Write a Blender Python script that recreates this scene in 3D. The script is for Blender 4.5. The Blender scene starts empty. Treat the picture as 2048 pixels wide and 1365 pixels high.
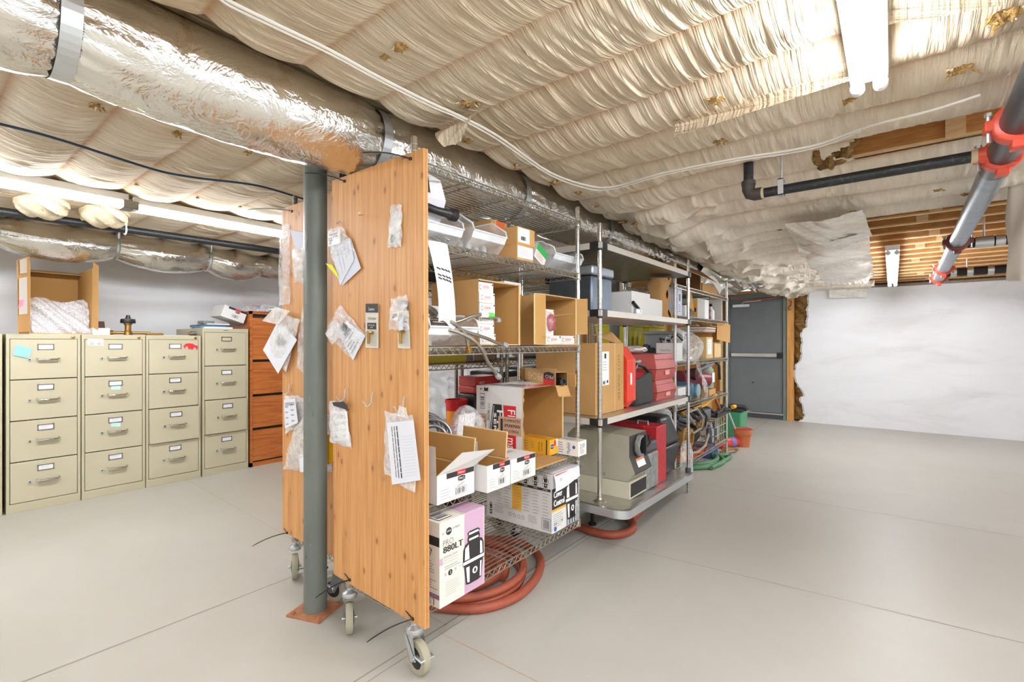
import bpy, math, random
import numpy as np
from mathutils import Vector, Matrix
random.seed(7)
PI = math.pi
scene = bpy.context.scene
COL = scene.collection

# ------------------------------------------------------------------ survey
# camera station: used to turn points measured in the photograph into real
# positions on known planes of the room (metres, z up, y along the aisle)
FPX, TH, HOR, CZ = 967.0, math.radians(38.2), 686.0, 1.25
FW = (-math.sin(TH), math.cos(TH)); RT = (math.cos(TH), math.sin(TH))
def ray(px, py):
    a = (px-1024)/FPX
    return (FW[0]+RT[0]*a, FW[1]+RT[1]*a, (HOR-py)/FPX)
def onZ(px, py, z):
    d = ray(px, py); t = (z-CZ)/d[2]; return Vector((d[0]*t, d[1]*t, z))
def onX(px, py, x):
    d = ray(px, py); t = x/d[0]; return Vector((x, d[1]*t, CZ+d[2]*t))
def onY(px, py, y):
    d = ray(px, py); t = y/d[1]; return Vector((d[0]*t, y, CZ+d[2]*t))

# ------------------------------------------------------------------ materials
def lin(c):
    if isinstance(c, str):
        c = c.lstrip('#'); c = [int(c[i:i+2], 16)/255 for i in (0, 2, 4)]
    return tuple((x/12.92 if x <= .04045 else ((x+.055)/1.055)**2.4) for x in c) + (1,)
MATS = {}
class NT:
    def __init__(s, name):
        s.m = bpy.data.materials.new(name); s.m.use_nodes = True
        s.t = s.m.node_tree; s.n = s.t.nodes; s.b = s.n['Principled BSDF']; s.o = s.n['Material Output']
    def new(s, t, **k):
        n = s.n.new(t)
        for a, v in k.items():
            if a in n.inputs: n.inputs[a].default_value = v
            else: setattr(n, a, v)
        return n
    def link(s, a, b): s.t.links.new(a, b)
    def coord(s, scale=(1, 1, 1), rot=(0, 0, 0), kind='Object'):
        tc = s.new('ShaderNodeTexCoord'); mp = s.new('ShaderNodeMapping')
        mp.inputs['Scale'].default_value = scale; mp.inputs['Rotation'].default_value = rot
        s.link(tc.outputs[kind], mp.inputs['Vector']); return mp.outputs[0]
    def noise(s, vec, scale, detail=4, rough=.55, dist=0):
        n = s.new('ShaderNodeTexNoise'); n.inputs['Scale'].default_value = scale
        n.inputs['Detail'].default_value = detail; n.inputs['Roughness'].default_value = rough
        n.inputs['Distortion'].default_value = dist
        if vec is not None: s.link(vec, n.inputs['Vector'])
        return n.outputs['Fac']
    def ramp(s, fac, stops):
        r = s.new('ShaderNodeValToRGB'); e = r.color_ramp.elements
        e[0].position, e[0].color = stops[0][0], lin(stops[0][1])
        e[1].position, e[1].color = stops[-1][0], lin(stops[-1][1])
        for p, c in stops[1:-1]:
            x = e.new(p); x.color = lin(c)
        s.link(fac, r.inputs[0]); return r.outputs[0]
    def bump(s, h, strength=.3, dist=.01):
        b = s.new('ShaderNodeBump'); b.inputs['Strength'].default_value = strength; b.inputs['Distance'].default_value = dist
        s.link(h, b.inputs['Height']); s.link(b.outputs[0], s.b.inputs['Normal'])
    def mix(s, f, a, b, mode='MIX'):
        n = s.new('ShaderNodeMix'); n.data_type = 'RGBA'; n.blend_type = mode
        if isinstance(f, (int, float)): n.inputs[0].default_value = f
        else: s.link(f, n.inputs[0])
        for v, i in ((a, 6), (b, 7)):
            if isinstance(v, (str, tuple)): n.inputs[i].default_value = lin(v) if isinstance(v, str) else v
            else: s.link(v, n.inputs[i])
        return n.outputs[2]
    def color(s, out): s.link(out, s.b.inputs['Base Color'])
def mat(name, col='#888888', rough=.6, metal=0, spec=.5, emit=None, es=0, var=0, vs=6, bump=0, bs=40, bd=.002):
    if name in MATS: return MATS[name]
    t = NT(name); b = t.b
    b.inputs['Base Color'].default_value = lin(col); b.inputs['Roughness'].default_value = rough
    b.inputs['Metallic'].default_value = metal; b.inputs['Specular IOR Level'].default_value = spec
    if emit: b.inputs['Emission Color'].default_value = lin(emit); b.inputs['Emission Strength'].default_value = es
    if var:
        f = t.noise(t.coord(), vs, 5)
        c = lin(col); d = tuple(max(0, x*(1-var)) for x in c[:3])+(1,); u = tuple(min(1, x*(1+var*.6)) for x in c[:3])+(1,)
        r = t.new('ShaderNodeValToRGB'); e = r.color_ramp.elements
        e[0].position, e[0].color = .3, d; e[1].position, e[1].color = .7, u
        t.link(f, r.inputs[0]); t.color(r.outputs[0])
    if bump: t.bump(t.noise(t.coord(), bs, 3), bump, bd)
    MATS[name] = t.m; return t.m
def film(name, col='#f2f2f0', op=.35, rough=.18, bump=.5, bs=30, trans=.3):
    """thin plastic film: part clear, part white and glossy"""
    if name in MATS: return MATS[name]
    t = NT(name); b = t.b
    b.inputs['Base Color'].default_value = lin(col); b.inputs['Roughness'].default_value = rough
    b.inputs['Specular IOR Level'].default_value = .7
    nz = t.noise(t.coord(), bs, 4, .6, .6); t.bump(nz, bump, .006)
    tr = t.new('ShaderNodeBsdfTransparent'); mx = t.new('ShaderNodeMixShader')
    mr = t.new('ShaderNodeMapRange'); mr.inputs['From Min'].default_value = .35; mr.inputs['From Max'].default_value = .65
    mr.inputs['To Min'].default_value = max(0, op-.15); mr.inputs['To Max'].default_value = min(1, op+.2)
    t.link(nz, mr.inputs['Value']); t.link(mr.outputs[0], mx.inputs[0])
    t.link(tr.outputs[0], mx.inputs[1]); t.link(b.outputs[0], mx.inputs[2]); t.link(mx.outputs[0], t.o.inputs[0])
    MATS[name] = t.m; return t.m

def make_fabric():
    t = NT('ceiling fabric'); v = t.coord()
    big = t.noise(v, 1.3, 4); fine = t.noise(v, 110, 3, .6); mid = t.noise(t.coord((14, 2.2, 1)), 3, 5, .65); mot = t.noise(v, 5, 5, .7)
    c = t.ramp(big, [(.3, '#c5b192'), (.5, '#d3c2a7'), (.7, '#dccfb8')])
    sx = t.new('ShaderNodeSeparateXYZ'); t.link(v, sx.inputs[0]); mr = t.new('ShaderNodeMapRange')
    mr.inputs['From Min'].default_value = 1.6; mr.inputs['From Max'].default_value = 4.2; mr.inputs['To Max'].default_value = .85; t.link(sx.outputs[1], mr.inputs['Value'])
    c = t.mix(mr.outputs[0], c, '#ebe3d6')                      # cloth turns paler towards the far end
    c = t.mix(t.ramp(mid, [(.42, '#000000'), (.8, '#8a8a8a')]), c, '#9c8260')
    c = t.mix(t.ramp(mot, [(.5, '#000000'), (.8, '#666666')]), c, '#a78e6c')
    sv = t.new('ShaderNodeAttribute'); sv.attribute_name = 'seam'
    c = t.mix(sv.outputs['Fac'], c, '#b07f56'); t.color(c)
    t.b.inputs['Roughness'].default_value = .85; t.b.inputs['Specular IOR Level'].default_value = .25
    f1 = t.noise(t.coord((30, 1.6, 1), (0, 0, .08)), 1.6, 3, .55, .5); f2 = t.noise(t.coord((70, 3, 1), (0, 0, -.12)), 1.4, 2, .5, .6)
    ad = t.new('ShaderNodeMath'); ad.operation = 'MULTIPLY_ADD'; ad.inputs[1].default_value = .5; t.link(f2, ad.inputs[0]); t.link(f1, ad.inputs[2])
    b1 = t.new('ShaderNodeBump'); b1.inputs['Distance'].default_value = .02; m2 = t.new('ShaderNodeMapRange'); m2.inputs['From Min'].default_value = 1.7; m2.inputs['From Max'].default_value = 2.9; m2.inputs['To Min'].default_value = .85; m2.inputs['To Max'].default_value = .16; t.link(sx.outputs[1], m2.inputs['Value']); t.link(m2.outputs[0], b1.inputs['Strength']); t.link(ad.outputs[0], b1.inputs['Height'])
    b2 = t.new('ShaderNodeBump'); b2.inputs['Strength'].default_value = .3; b2.inputs['Distance'].default_value = .004
    t.link(fine, b2.inputs['Height']); t.link(b1.outputs[0], b2.inputs['Normal']); t.link(b2.outputs[0], t.b.inputs['Normal']); MATS['fabric'] = t.m
make_fabric()
def make_foil():
    t = NT('foil wrap'); v = t.coord((1, .8, 1))
    vo = t.new('ShaderNodeTexVoronoi'); vo.inputs['Scale'].default_value = 11; vo.feature = 'F1'
    wv = t.noise(v, 6, 4, .6, 1.0)
    mx = t.new('ShaderNodeVectorMath'); mx.operation = 'ADD'; t.link(v, mx.inputs[0])
    cn = t.new('ShaderNodeCombineXYZ'); t.link(wv, cn.inputs[0]); t.link(wv, cn.inputs[1]); t.link(cn.outputs[0], mx.inputs[1])
    t.link(mx.outputs[0], vo.inputs['Vector'])
    n2 = t.noise(v, 24, 4, .6, 1.2)
    ad = t.new('ShaderNodeMath'); ad.operation = 'ADD'; t.link(vo.outputs['Distance'], ad.inputs[0]); t.link(n2, ad.inputs[1])
    t.bump(ad.outputs[0], .2, .02)
    t.b.inputs['Base Color'].default_value = lin('#e6e3dc'); t.b.inputs['Metallic'].default_value = 1
    t.b.inputs['Roughness'].default_value = .2; MATS['foil'] = t.m
make_foil()
def make_ply():
    t = NT('plywood face')
    g = t.noise(t.coord((34, 34, 1.1)), 2.2, 6, .62, .5); g2 = t.noise(t.coord((5, 5, .6)), 2.0, 3, .5, 1.2)
    c = t.ramp(g, [(.3, '#b97f47'), (.5, '#cf9659'), (.7, '#dba76c')])
    c = t.mix(t.ramp(g2, [(.35, '#000000'), (.7, '#8a8a8a')]), c, '#c27f41')
    vo = t.new('ShaderNodeTexVoronoi'); vo.voronoi_dimensions = '2D'; vo.inputs['Scale'].default_value = 1.0; vo.inputs['Randomness'].default_value = 1
    t.link(t.coord((8.5, 1, 4.6), (-PI/2, 0, 0)), vo.inputs['Vector'])
    k = t.ramp(vo.outputs['Distance'], [(.04, '#ffffff'), (.075, '#777777'), (.17, '#000000')])
    km = t.ramp(t.noise(t.coord((1, 1, 1)), 3.2, 2), [(.38, '#000000'), (.5, '#ffffff')]); k = t.mix(1.0, k, km, 'MULTIPLY')
    c = t.mix(k, c, '#99602f'); t.color(c)
    t.b.inputs['Roughness'].default_value = .5; t.bump(g, .08, .002); MATS['ply'] = t.m
make_ply()
def make_wood(name, stops, scale, rough=.6):
    t = NT(name); g = t.noise(t.coord(scale), 2.5, 6, .6, .7)
    t.color(t.ramp(g, stops)); t.b.inputs['Roughness'].default_value = rough; MATS[name] = t.m
make_wood('oak', [(.3, '#8f4a1c'), (.5, '#b2652c'), (.7, '#c57a3d')], (1, 1.2, 22), .42)
make_wood('joist web', [(.3, '#a56f36'), (.5, '#bb8346'), (.72, '#cc965a')], (3, 3, 22), .8)
make_wood('pale wood and lit edge', [(.3, '#d9b27a'), (.5, '#e6c592'), (.72, '#efd3a4')], (2, 16, 16), .7)
make_wood('stud wall', [(.3, '#b9803f'), (.5, '#cf9650'), (.72, '#dca761')], (14, 14, 1), .75)
def make_floor():
    t = NT('painted concrete'); v = t.coord()
    a = t.noise(v, .55, 5, .6, .3); b2 = t.noise(v, 7, 6, .65); s = t.noise(v, 60, 3, .6)
    c = t.ramp(a, [(.3, '#aba89c'), (.5, '#b3b0a6'), (.7, '#bab8af')])
    c = t.mix(t.ramp(b2, [(.45, '#000000'), (.8, '#4a4a4a')]), c, '#ab9f8a')
    c = t.mix(t.ramp(s, [(.62, '#000000'), (.78, '#555555')]), c, '#e2ded4')
    t.color(c); t.b.inputs['Roughness'].default_value = .42; t.b.inputs['Specular IOR Level'].default_value = .35
    t.bump(b2, .04, .004); MATS['floor'] = t.m
make_floor()
def make_wall():
    t = NT('white insulation facing'); v = t.coord()
    a = t.noise(t.coord((.5, .5, 1.6)), 1.6, 6, .6, .6); b2 = t.noise(v, 14, 4)
    c = t.ramp(a, [(.3, '#e4e4e2'), (.48, '#f0f1f2'), (.7, '#f5f7f9')])
    sp = t.noise(v, 9, 3, .8); c = t.mix(t.ramp(sp, [(.68, '#000000'), (.8, '#777777')]), c, '#b9aa94')
    t.color(c); t.b.inputs['Roughness'].default_value = .55; t.bump(b2, .1, .006); MATS['white wall'] = t.m
make_wall()
def make_batt(name, cols):
    t = NT(name); v = t.coord((1, 1, 2.5)); a = t.noise(v, 16, 6, .7, .8); b2 = t.noise(t.coord(), 90, 3, .7)
    t.color(t.ramp(a, [(.3, cols[0]), (.5, cols[1]), (.7, cols[2])])); t.b.inputs['Roughness'].default_value = .95
    t.bump(b2, .9, .01); MATS[name] = t.m
make_batt('brown wool', ['#4f3716', '#7d5c2b', '#a98346'])
make_batt('straw wool', ['#7d5f30', '#b08c50', '#d6ba82'])
make_batt('cream wool', ['#dcc69d', '#eddcb8', '#f6ead0'])
def make_pipe():
    t = NT('black printed pipe'); v = t.coord((1, 1, 1))
    n = t.noise(v, 70, 2, .5); m2 = t.noise(t.coord((.6, 1, 1)), 9, 2)
    c = t.mix(t.ramp(n, [(.6, '#000000'), (.68, '#666666')]), '#1d2022', '#8d8f90')
    t.color(c); t.b.inputs['Roughness'].default_value = .42; MATS['black pipe'] = t.m
make_pipe()

CARD = mat('cardboard', '#c39a63', .8, var=.07, vs=5, spec=.2)
CARDIN = mat('cardboard inside', '#bf9458', .85, var=.05, vs=4, spec=.2)
CARDED = mat('cardboard edge', '#d8b884', .9)
CARDTAN = mat('cardboard tan', '#c69a62', .8, var=.06, vs=7, spec=.2)
WHITEB = mat('white carton', '#dfddd9', .6, spec=.3)
GREYB = mat('white carton grey print', '#d9d6d1', .65)
INK = mat('black ink', '#2b2826', .6)
INK2 = mat('grey ink', '#8e8a86', .7)
INK3 = mat('pale ink', '#bdb8b2', .7)
RED = mat('red ink', '#d8262c', .5)
WHT = mat('white ink', '#f6f5f2', .55)
PINK = mat('mauve ink', '#c9a5bd', .6)
YEL = mat('amber ink', '#efae14', .6)
BLUE = mat('blue ink', '#2f5fae', .6)
GREEN = mat('green ink', '#3f7d3a', .6)
TAN = mat('tan label', '#c8a182', .7)
PAPER = mat('paper', '#e4e5ea', .8, spec=.2)
PAPERB = mat('bluish paper', '#dfe2ee', .8, spec=.2)
LIP = mat('shelf lip', '#d6d1c6', .5, .35)
CHROME = mat('chrome', '#cfcdc8', .18, 1)
CHROMED = mat('worn chrome', '#bdb7ab', .3, 1, var=.2, vs=30)
STEEL = mat('brushed steel', '#d2cfc8', .42, 1, var=.1, vs=8)
STEELD = mat('dull steel', '#8f8d86', .4, 1, var=.2, vs=12)
GALV = mat('galvanised', '#9ba4ac', .38, 1, var=.18, vs=10)
ZINC = mat('zinc', '#cfd3d5', .38, .85)
BLACK = mat('black plastic', '#1e1e20', .4)
BLACKM = mat('matte black', '#262524', .7)
DGREY = mat('dark grey', '#44464a', .55)
GREYP = mat('grey paint', '#7c827f', .45, var=.1, vs=5)
COLM = mat('column paint', '#6d726a', .42, var=.16, vs=4)
PUTTY = mat('putty enamel', '#bbb396', .38, var=.03, vs=3)
PUTTYD = mat('putty enamel drawer', '#beb69a', .36, var=.03, vs=3)
GAP = mat('dark gap', '#2c2a25', .9)
BRASS = mat('brass', '#b18a4a', .35, 1)
RUST = mat('rusty plate', '#a8704d', .8, var=.3, vs=30)
RUBBER = mat('grey rubber', '#a29c86', .65)
REDHOSE = mat('red rubber', '#9a4b33', .55, var=.12, vs=20)
GRNHOSE = mat('green hose', '#4f8059', .5)
ORANGE = mat('orange cord', '#e2552b', .5)
TERRA = mat('terracotta', '#bd6a3d', .75, var=.1, vs=10)
REDP = mat('red plastic', '#e2422c', .38)
REDOLD = mat('faded red plastic', '#b5524c', .5, var=.1, vs=8)
MAROON = mat('maroon enamel', '#7d2a33', .45)
REDM = mat('red enamel', '#b3202a', .5, var=.25, vs=30)
BEIGE = mat('beige enamel', '#a9a491', .5, var=.1, vs=6)
BEIGEL = mat('pale beige enamel', '#c4bfa9', .5, var=.07, vs=6)
COUP = mat('red coupling', '#d24a32', .4)
DOORG = mat('grey door', '#707476', .5, var=.08, vs=4)
JAMB = mat('door frame green', '#728079', .5, var=.1, vs=8)
YELTOTE = mat('yellow tote', '#d9cf1f', .4)
BLUEM = mat('blue machine', '#41687c', .5)
GREENB = mat('green bin', '#3f8f63', .4)
YELT = mat('yellow tool', '#e3a51a', .45)
FILM = film('clear film', '#ffffff', op=.27, rough=.12)
FILMW = film('milky film', '#fbf9f4', op=.42, rough=.25)
BUBBLE = film('bubble film', '#fafafc', op=.5, rough=.15, bump=.9, bs=75)
BINP = film('clear bin plastic', '#f4f9fc', op=.24, rough=.22, bump=.05, bs=5)
BINR = film('clear bin rim', '#f8fcff', op=.7, rough=.3, bump=.05, bs=5)
SHEET = film('hanging sheeting', '#f3ede2', op=.88, rough=.25, bump=.5, bs=12)
PATT = film('patterned film', '#f6f5f4', op=.5, rough=.2, bump=.6, bs=30)
LAMPL = mat('lamp tube left', '#ffffff', .3, emit='#f6f8ff', es=80)
LAMPFILL = mat('added fill tube', '#ffffff', .3, emit='#f6f8ff', es=180)  # stronger tubes for the added fill lights on the right
LAMP = mat('lamp tube', '#ffffff', .3, emit='#f6f8ff', es=88)
LAMPW = mat('lamp housing', '#f4f4f2', .35)
NOTEB = mat('turquoise note', '#8fdcd8', .8)
NOTEY = mat('yellow note', '#e8f02c', .7)
NOTEP = mat('pink note', '#f58aa0', .8)
STICKY = mat('pale note', '#bfe3dc', .8)

# ------------------------------------------------------------------ mesh builder
GLY = {}
def glyphs(s):
    if s not in GLY:
        cu = bpy.data.curves.new('t', 'FONT'); cu.body = s; cu.size = 1; cu.resolution_u = 2
        o = bpy.data.objects.new('t', cu); COL.objects.link(o)
        bpy.context.view_layer.update()
        me = bpy.data.meshes.new_from_object(o.evaluated_get(bpy.context.evaluated_depsgraph_get()))
        GLY[s] = ([tuple(v.co[:2]) for v in me.vertices], [tuple(p.vertices) for p in me.polygons])
        bpy.data.objects.remove(o); bpy.data.curves.remove(cu); bpy.data.meshes.remove(me)
    return GLY[s]
class MB:
    def __init__(s): s.v = []; s.f = []; s.m = []; s.mats = []; s.M = None
    def mi(s, m):
        if m not in s.mats: s.mats.append(m)
        return s.mats.index(m)
    def add(s, vs, fs, m):
        n = len(s.v); k = s.mi(m)
        for p in vs:
            p = Vector(p); s.v.append(s.M @ p if s.M else p)
        for f in fs: s.f.append([n+i for i in f]); s.m.append(k)
    def poly(s, pts, m): s.add(pts, [list(range(len(pts)))], m)
    def box(s, a, b, m):
        x0, y0, z0 = a; x1, y1, z1 = b
        s.add([(x0, y0, z0), (x1, y0, z0), (x1, y1, z0), (x0, y1, z0), (x0, y0, z1), (x1, y0, z1), (x1, y1, z1), (x0, y1, z1)],
              [(3, 2, 1, 0), (4, 5, 6, 7), (0, 1, 5, 4), (1, 2, 6, 5), (2, 3, 7, 6), (3, 0, 4, 7)], m)
    def hexa(s, p, m):   # eight corners: bottom ring, top ring
        s.add(p, [(3, 2, 1, 0), (4, 5, 6, 7), (0, 1, 5, 4), (1, 2, 6, 5), (2, 3, 7, 6), (3, 0, 4, 7)], m)
    def slab(s, p, t, m, mi=None, me=None):   # quad p seen from outside, thickness t inwards
        p = [Vector(q) for q in p]; n = (p[1]-p[0]).cross(p[-1]-p[0]).normalized()*-t; k = len(p)
        e = abs(t); q = [p[i]+n+((p[(i+1) % k]-p[i]).normalized()+(p[i-1]-p[i]).normalized())*e for i in range(k)]   # mitred rim
        s.poly(p, m); s.poly(q[::-1], mi or m)
        for i in range(k):
            j = (i+1) % k; s.poly([p[j], p[i], q[i], q[j]], me or mi or m)
    def tube(s, pts, r, m, seg=8, closed=False, caps=True):
        pts = [Vector(p) for p in pts]; n = len(pts); rr = r if isinstance(r, (list, tuple)) else [r]*n
        vs = []; prev = None
        for i, p in enumerate(pts):
            a = pts[(i-1) % n] if (closed or i > 0) else p; b = pts[(i+1) % n] if (closed or i < n-1) else p
            t = (b-a).normalized()
            if prev is None:
                u = Vector((0, 0, 1)) if abs(t.z) < .9 else Vector((1, 0, 0)); u = (u-t*u.dot(t)).normalized()
            else:
                u = prev-t*prev.dot(t); u = u.normalized() if u.length > 1e-6 else t.orthogonal().normalized()
            prev = u; w = t.cross(u)
            for k in range(seg):
                an = 2*PI*k/seg; vs.append(p+(u*math.cos(an)+w*math.sin(an))*rr[i])
        fs = []
        for i in range(n if closed else n-1):
            for k in range(seg):
                a = i*seg+k; b = i*seg+(k+1) % seg; c = ((i+1) % n)*seg+(k+1) % seg; d = ((i+1) % n)*seg+k
                fs.append((a, b, c, d))
        if caps and not closed: fs.append(tuple(range(seg))[::-1]); fs.append(tuple((n-1)*seg+k for k in range(seg)))
        s.add(vs, fs, m)
    def cyl(s, a, b, r, m, r1=None, seg=14): s.tube([a, b], [r, r if r1 is None else r1], m, seg)
    def lathe(s, c, prof, m, seg=20, ax='Z', cap=True):
        c = Vector(c); vs = []; fs = []; n = len(prof)
        for r, h in prof:
            for k in range(seg):
                a = 2*PI*k/seg; x, y = r*math.cos(a), r*math.sin(a)
                vs.append(c+Vector({'Z': (x, y, h), 'X': (h, x, y), 'Y': (y, h, x)}[ax]))
        for i in range(n-1):
            for k in range(seg):
                fs.append((i*seg+k, i*seg+(k+1) % seg, (i+1)*seg+(k+1) % seg, (i+1)*seg+k))
        if cap: fs.append(tuple(range(seg))[::-1]); fs.append(tuple((n-1)*seg+k for k in range(seg)))
        s.add(vs, fs, m)
    def grid(s, fn, nu, nv, m):
        vs = [fn(i/nu, j/nv) for j in range(nv+1) for i in range(nu+1)]; w = nu+1
        s.add(vs, [(j*w+i, j*w+i+1, (j+1)*w+i+1, (j+1)*w+i) for j in range(nv) for i in range(nu)], m)
    def blob(s, c, r, m, seed=0, amp=.2, nu=12, nv=8):
        rnd = random.Random(seed); ph = [rnd.uniform(0, 6.28) for _ in range(6)]; c = Vector(c)
        def fn(u, v):
            a = 2*PI*u; b = PI*v
            k = 1+amp*(math.sin(3*a+ph[0])*math.sin(2*b+ph[1])+.6*math.sin(5*a+ph[2])*math.sin(4*b+ph[3]))*math.sin(b)
            return c+Vector((r[0]*k*math.sin(b)*math.cos(a), r[1]*k*math.sin(b)*math.sin(a), -r[2]*k*math.cos(b)))
        s.grid(fn, nu, nv, m)
    def text(s, st, o, u, v, h, m, al='L', w=None):
        vs, fs = glyphs(st)
        if not vs: return
        xs = [p[0] for p in vs]; x0, x1 = min(xs), max(xs); k = h/.7; kx = k
        if w: kx = w/max(1e-6, x1-x0)
        off = {'L': -x0, 'C': -(x0+x1)/2, 'R': -x1}[al]
        o, u, v = Vector(o), Vector(u).normalized(), Vector(v).normalized()
        s.add([o+u*((p[0]+off)*kx)+v*(p[1]*k) for p in vs], fs, m)
    def build(s, name, parent=None, smooth=True, loc=None, bevel=0, ang=.6):
        if loc is None:
            if s.v:
                xs, ys, zs = zip(*[tuple(p) for p in s.v]); loc = Vector(((min(xs)+max(xs))/2, (min(ys)+max(ys))/2, min(zs)))
            else: loc = Vector((0, 0, 0))
        loc = Vector(loc); me = bpy.data.meshes.new(name)
        me.from_pydata([tuple(p-loc) for p in s.v], [], s.f)
        for m in s.mats: me.materials.append(m)
        me.polygons.foreach_set('material_index', s.m)
        if smooth:
            me.polygons.foreach_set('use_smooth', [True]*len(me.polygons))
            me.set_sharp_from_angle(angle=ang)
        me.update(); o = bpy.data.objects.new(name, me); COL.objects.link(o)
        WL[o.name] = loc
        if parent:
            o.parent = parent; o.location = loc-WL[parent.name]
        else: o.location = loc
        if bevel:
            b = o.modifiers.new('bevel', 'BEVEL'); b.width = bevel; b.segments = 2; b.limit_method = 'ANGLE'; b.angle_limit = .7
        return o
WL = {}
def tag(o, label, cat, group=None, kind=None):
    if label: o['label'] = label
    if cat: o['category'] = cat
    if group: o['group'] = group
    if kind: o['kind'] = kind
    return o
def thing(name, label, cat, loc, group=None):
    o = bpy.data.objects.new(name, None); o.empty_display_size = .05; COL.objects.link(o); o.location = loc
    WL[o.name] = Vector(loc); return tag(o, label, cat, group)
def solo(mb, name, label, cat, group=None, kind=None, **k): return tag(mb.build(name, **k), label, cat, group, kind)
def struct(mb, name, label=None, **k):
    o = mb.build(name, **k); o['kind'] = 'structure'
    if label: o['label'] = label
    o['category'] = name.split('_')[0]; return o

# ------------------------------------------------------------------ printed carton
class Carton:
    """closed carton; faces '-Y' (towards the near end), '+X' (towards the aisle), '+Z'; decals in face fractions"""
    def __init__(s, x0, y0, z0, dx, dy, dz, m, rot=0, mb=None):
        s.d = (dx, dy, dz); s.mb = mb or MB(); s.mb.M = Matrix.Translation((x0, y0, z0)) @ Matrix.Rotation(rot, 4, 'Z')
        s.mb.box((0, 0, 0), (dx, dy, dz), m)
    def fr(s, f):
        dx, dy, dz = s.d; X, Y, Z = Vector((1, 0, 0)), Vector((0, 1, 0)), Vector((0, 0, 1)); O = Vector((0, 0, 0))
        return {'-Y': (O, X*dx, Z*dz, -Y), '+X': (X*dx, Y*dy, Z*dz, X), '+Z': (Z*dz, X*dx, Y*dy, Z), '-X': (Y*dy, -Y*dy, Z*dz, -X),
                'T': (Z*dz+X*dx, Y*dy, -X*dx, Z)}[f]
    def pt(s, f, u, v, l=1):
        o, a, b, n = s.fr(f); return o+a*u+b*v+n*(.0006*l)
    def poly(s, f, pts, m, l=1): s.mb.poly([s.pt(f, u, v, l) for u, v in pts], m)
    def rect(s, f, u0, v0, u1, v1, m, l=1): s.poly(f, [(u0, v0), (u1, v0), (u1, v1), (u0, v1)], m, l)
    def ell(s, f, u, v, ru, rv, m, l=1, n=20): s.poly(f, [(u+ru*math.cos(2*PI*i/n), v+rv*math.sin(2*PI*i/n)) for i in range(n)], m, l)
    def text(s, f, u, v, st, h, m, l=1, al='L', w=None, rot=0):
        o, a, b, n = s.fr(f); p = s.pt(f, u, v, l); A, B = a.normalized(), b.normalized()
        c, sn = math.cos(rot), math.sin(rot)
        s.mb.text(st, p, A*c+B*sn, B*c-A*sn, h, m, al, w)
    def bars(s, f, u0, v0, u1, v1, seed=1, l=2, vert=True, frame=True):
        rnd = random.Random(seed)
        if frame:
            s.rect(f, u0, v0, u1, v1, INK, l); e, g = (u1-u0)*.04, (v1-v0)*.04
            s.rect(f, u0+e, v0+g, u1-e, v1-g, WHT, l+1)
        x = .12
        while x < .88:
            w = rnd.choice((.02, .035, .05))
            if vert: s.rect(f, u0+(u1-u0)*x, v0+(v1-v0)*.1, u0+(u1-u0)*(x+w), v1-(v1-v0)*.1, INK, l+2)
            else: s.rect(f, u0+(u1-u0)*.1, v0+(v1-v0)*x, u1-(u1-u0)*.1, v0+(v1-v0)*(x+w), INK, l+2)
            x += w+rnd.choice((.02, .03, .045))
    def lines(s, f, u0, v0, u1, v1, n, m=INK3, l=2, th=.25, seed=3):
        rnd = random.Random(seed)
        for i in range(n):
            v = v1-(v1-v0)*(i+.5)/n; h = (v1-v0)/n*th
            s.rect(f, u0, v-h/2, u0+(u1-u0)*rnd.uniform(.6, 1), v+h/2, m, l)
    def disposer(s, f, u0, v0, u1, v1, l=2):
        """drawing of a waste disposer: collar, body, band and foot"""
        q = lambda a, b: (u0+(u1-u0)*a, v0+(v1-v0)*b)
        P = lambda pts, m, k: s.poly(f, [q(a, b) for a, b in pts], m, l+k)
        P([(.24, .80), (.76, .80), (.80, .84), (.76, .92), (.80, .97), (.70, 1), (.30, 1), (.20, .97), (.24, .92), (.20, .84)], INK, 0)
        P([(.28, .82), (.72, .82), (.72, .86), (.28, .86)], WHT, 1); P([(.26, .93), (.74, .93), (.72, .97), (.28, .97)], WHT, 1)
        P([(.0, .40), (.02, .68), (.10, .77), (.24, .80), (.76, .80), (.90, .77), (.98, .68), (1, .40)], INK, 0)
        P([(.08, .48), (.10, .70), (.26, .76), (.30, .48)], WHT, 1); P([(.80, .48), (.80, .74), (.90, .70), (.92, .48)], WHT, 1)
        P([(.0, .40), (1, .40), (1, .46), (0, .46)], WHT, 2); P([(.0, .38), (1, .38), (1, .40), (0, .40)], INK, 2)
        P([(.05, .38), (.14, .02), (.30, 0), (.70, 0), (.86, .02), (.95, .38)], INK, 0)
        P([(.14, .34), (.20, .05), (.30, .04), (.30, .34)], WHT, 1); P([(.80, .34), (.78, .04), (.84, .05), (.88, .34)], WHT, 1)
        s.ell(f, *q(.55, .22), (u1-u0)*.12, (v1-v0)*.065, WHT, l+2); s.ell(f, *q(.55, .22), (u1-u0)*.05, (v1-v0)*.04, INK, l+3)
    def shield(s, f, u, v, w, h, l=3, m=INK):
        P = [(-.5, .3), (0, .5), (.5, .3), (.5, -.3), (0, -.5), (-.5, -.3)]
        s.poly(f, [(u+w*a, v+h*b) for a, b in P], WHT, l); s.poly(f, [(u+w*a*.9, v+h*b*.86) for a, b in P], m, l+1)
        dx = s.fr(f)[1].length
        s.text(f, u, v-h*.16, 'PRO', h*s.fr(f)[2].length*.32, WHT, l+2, 'C', w*dx*.66)
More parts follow.
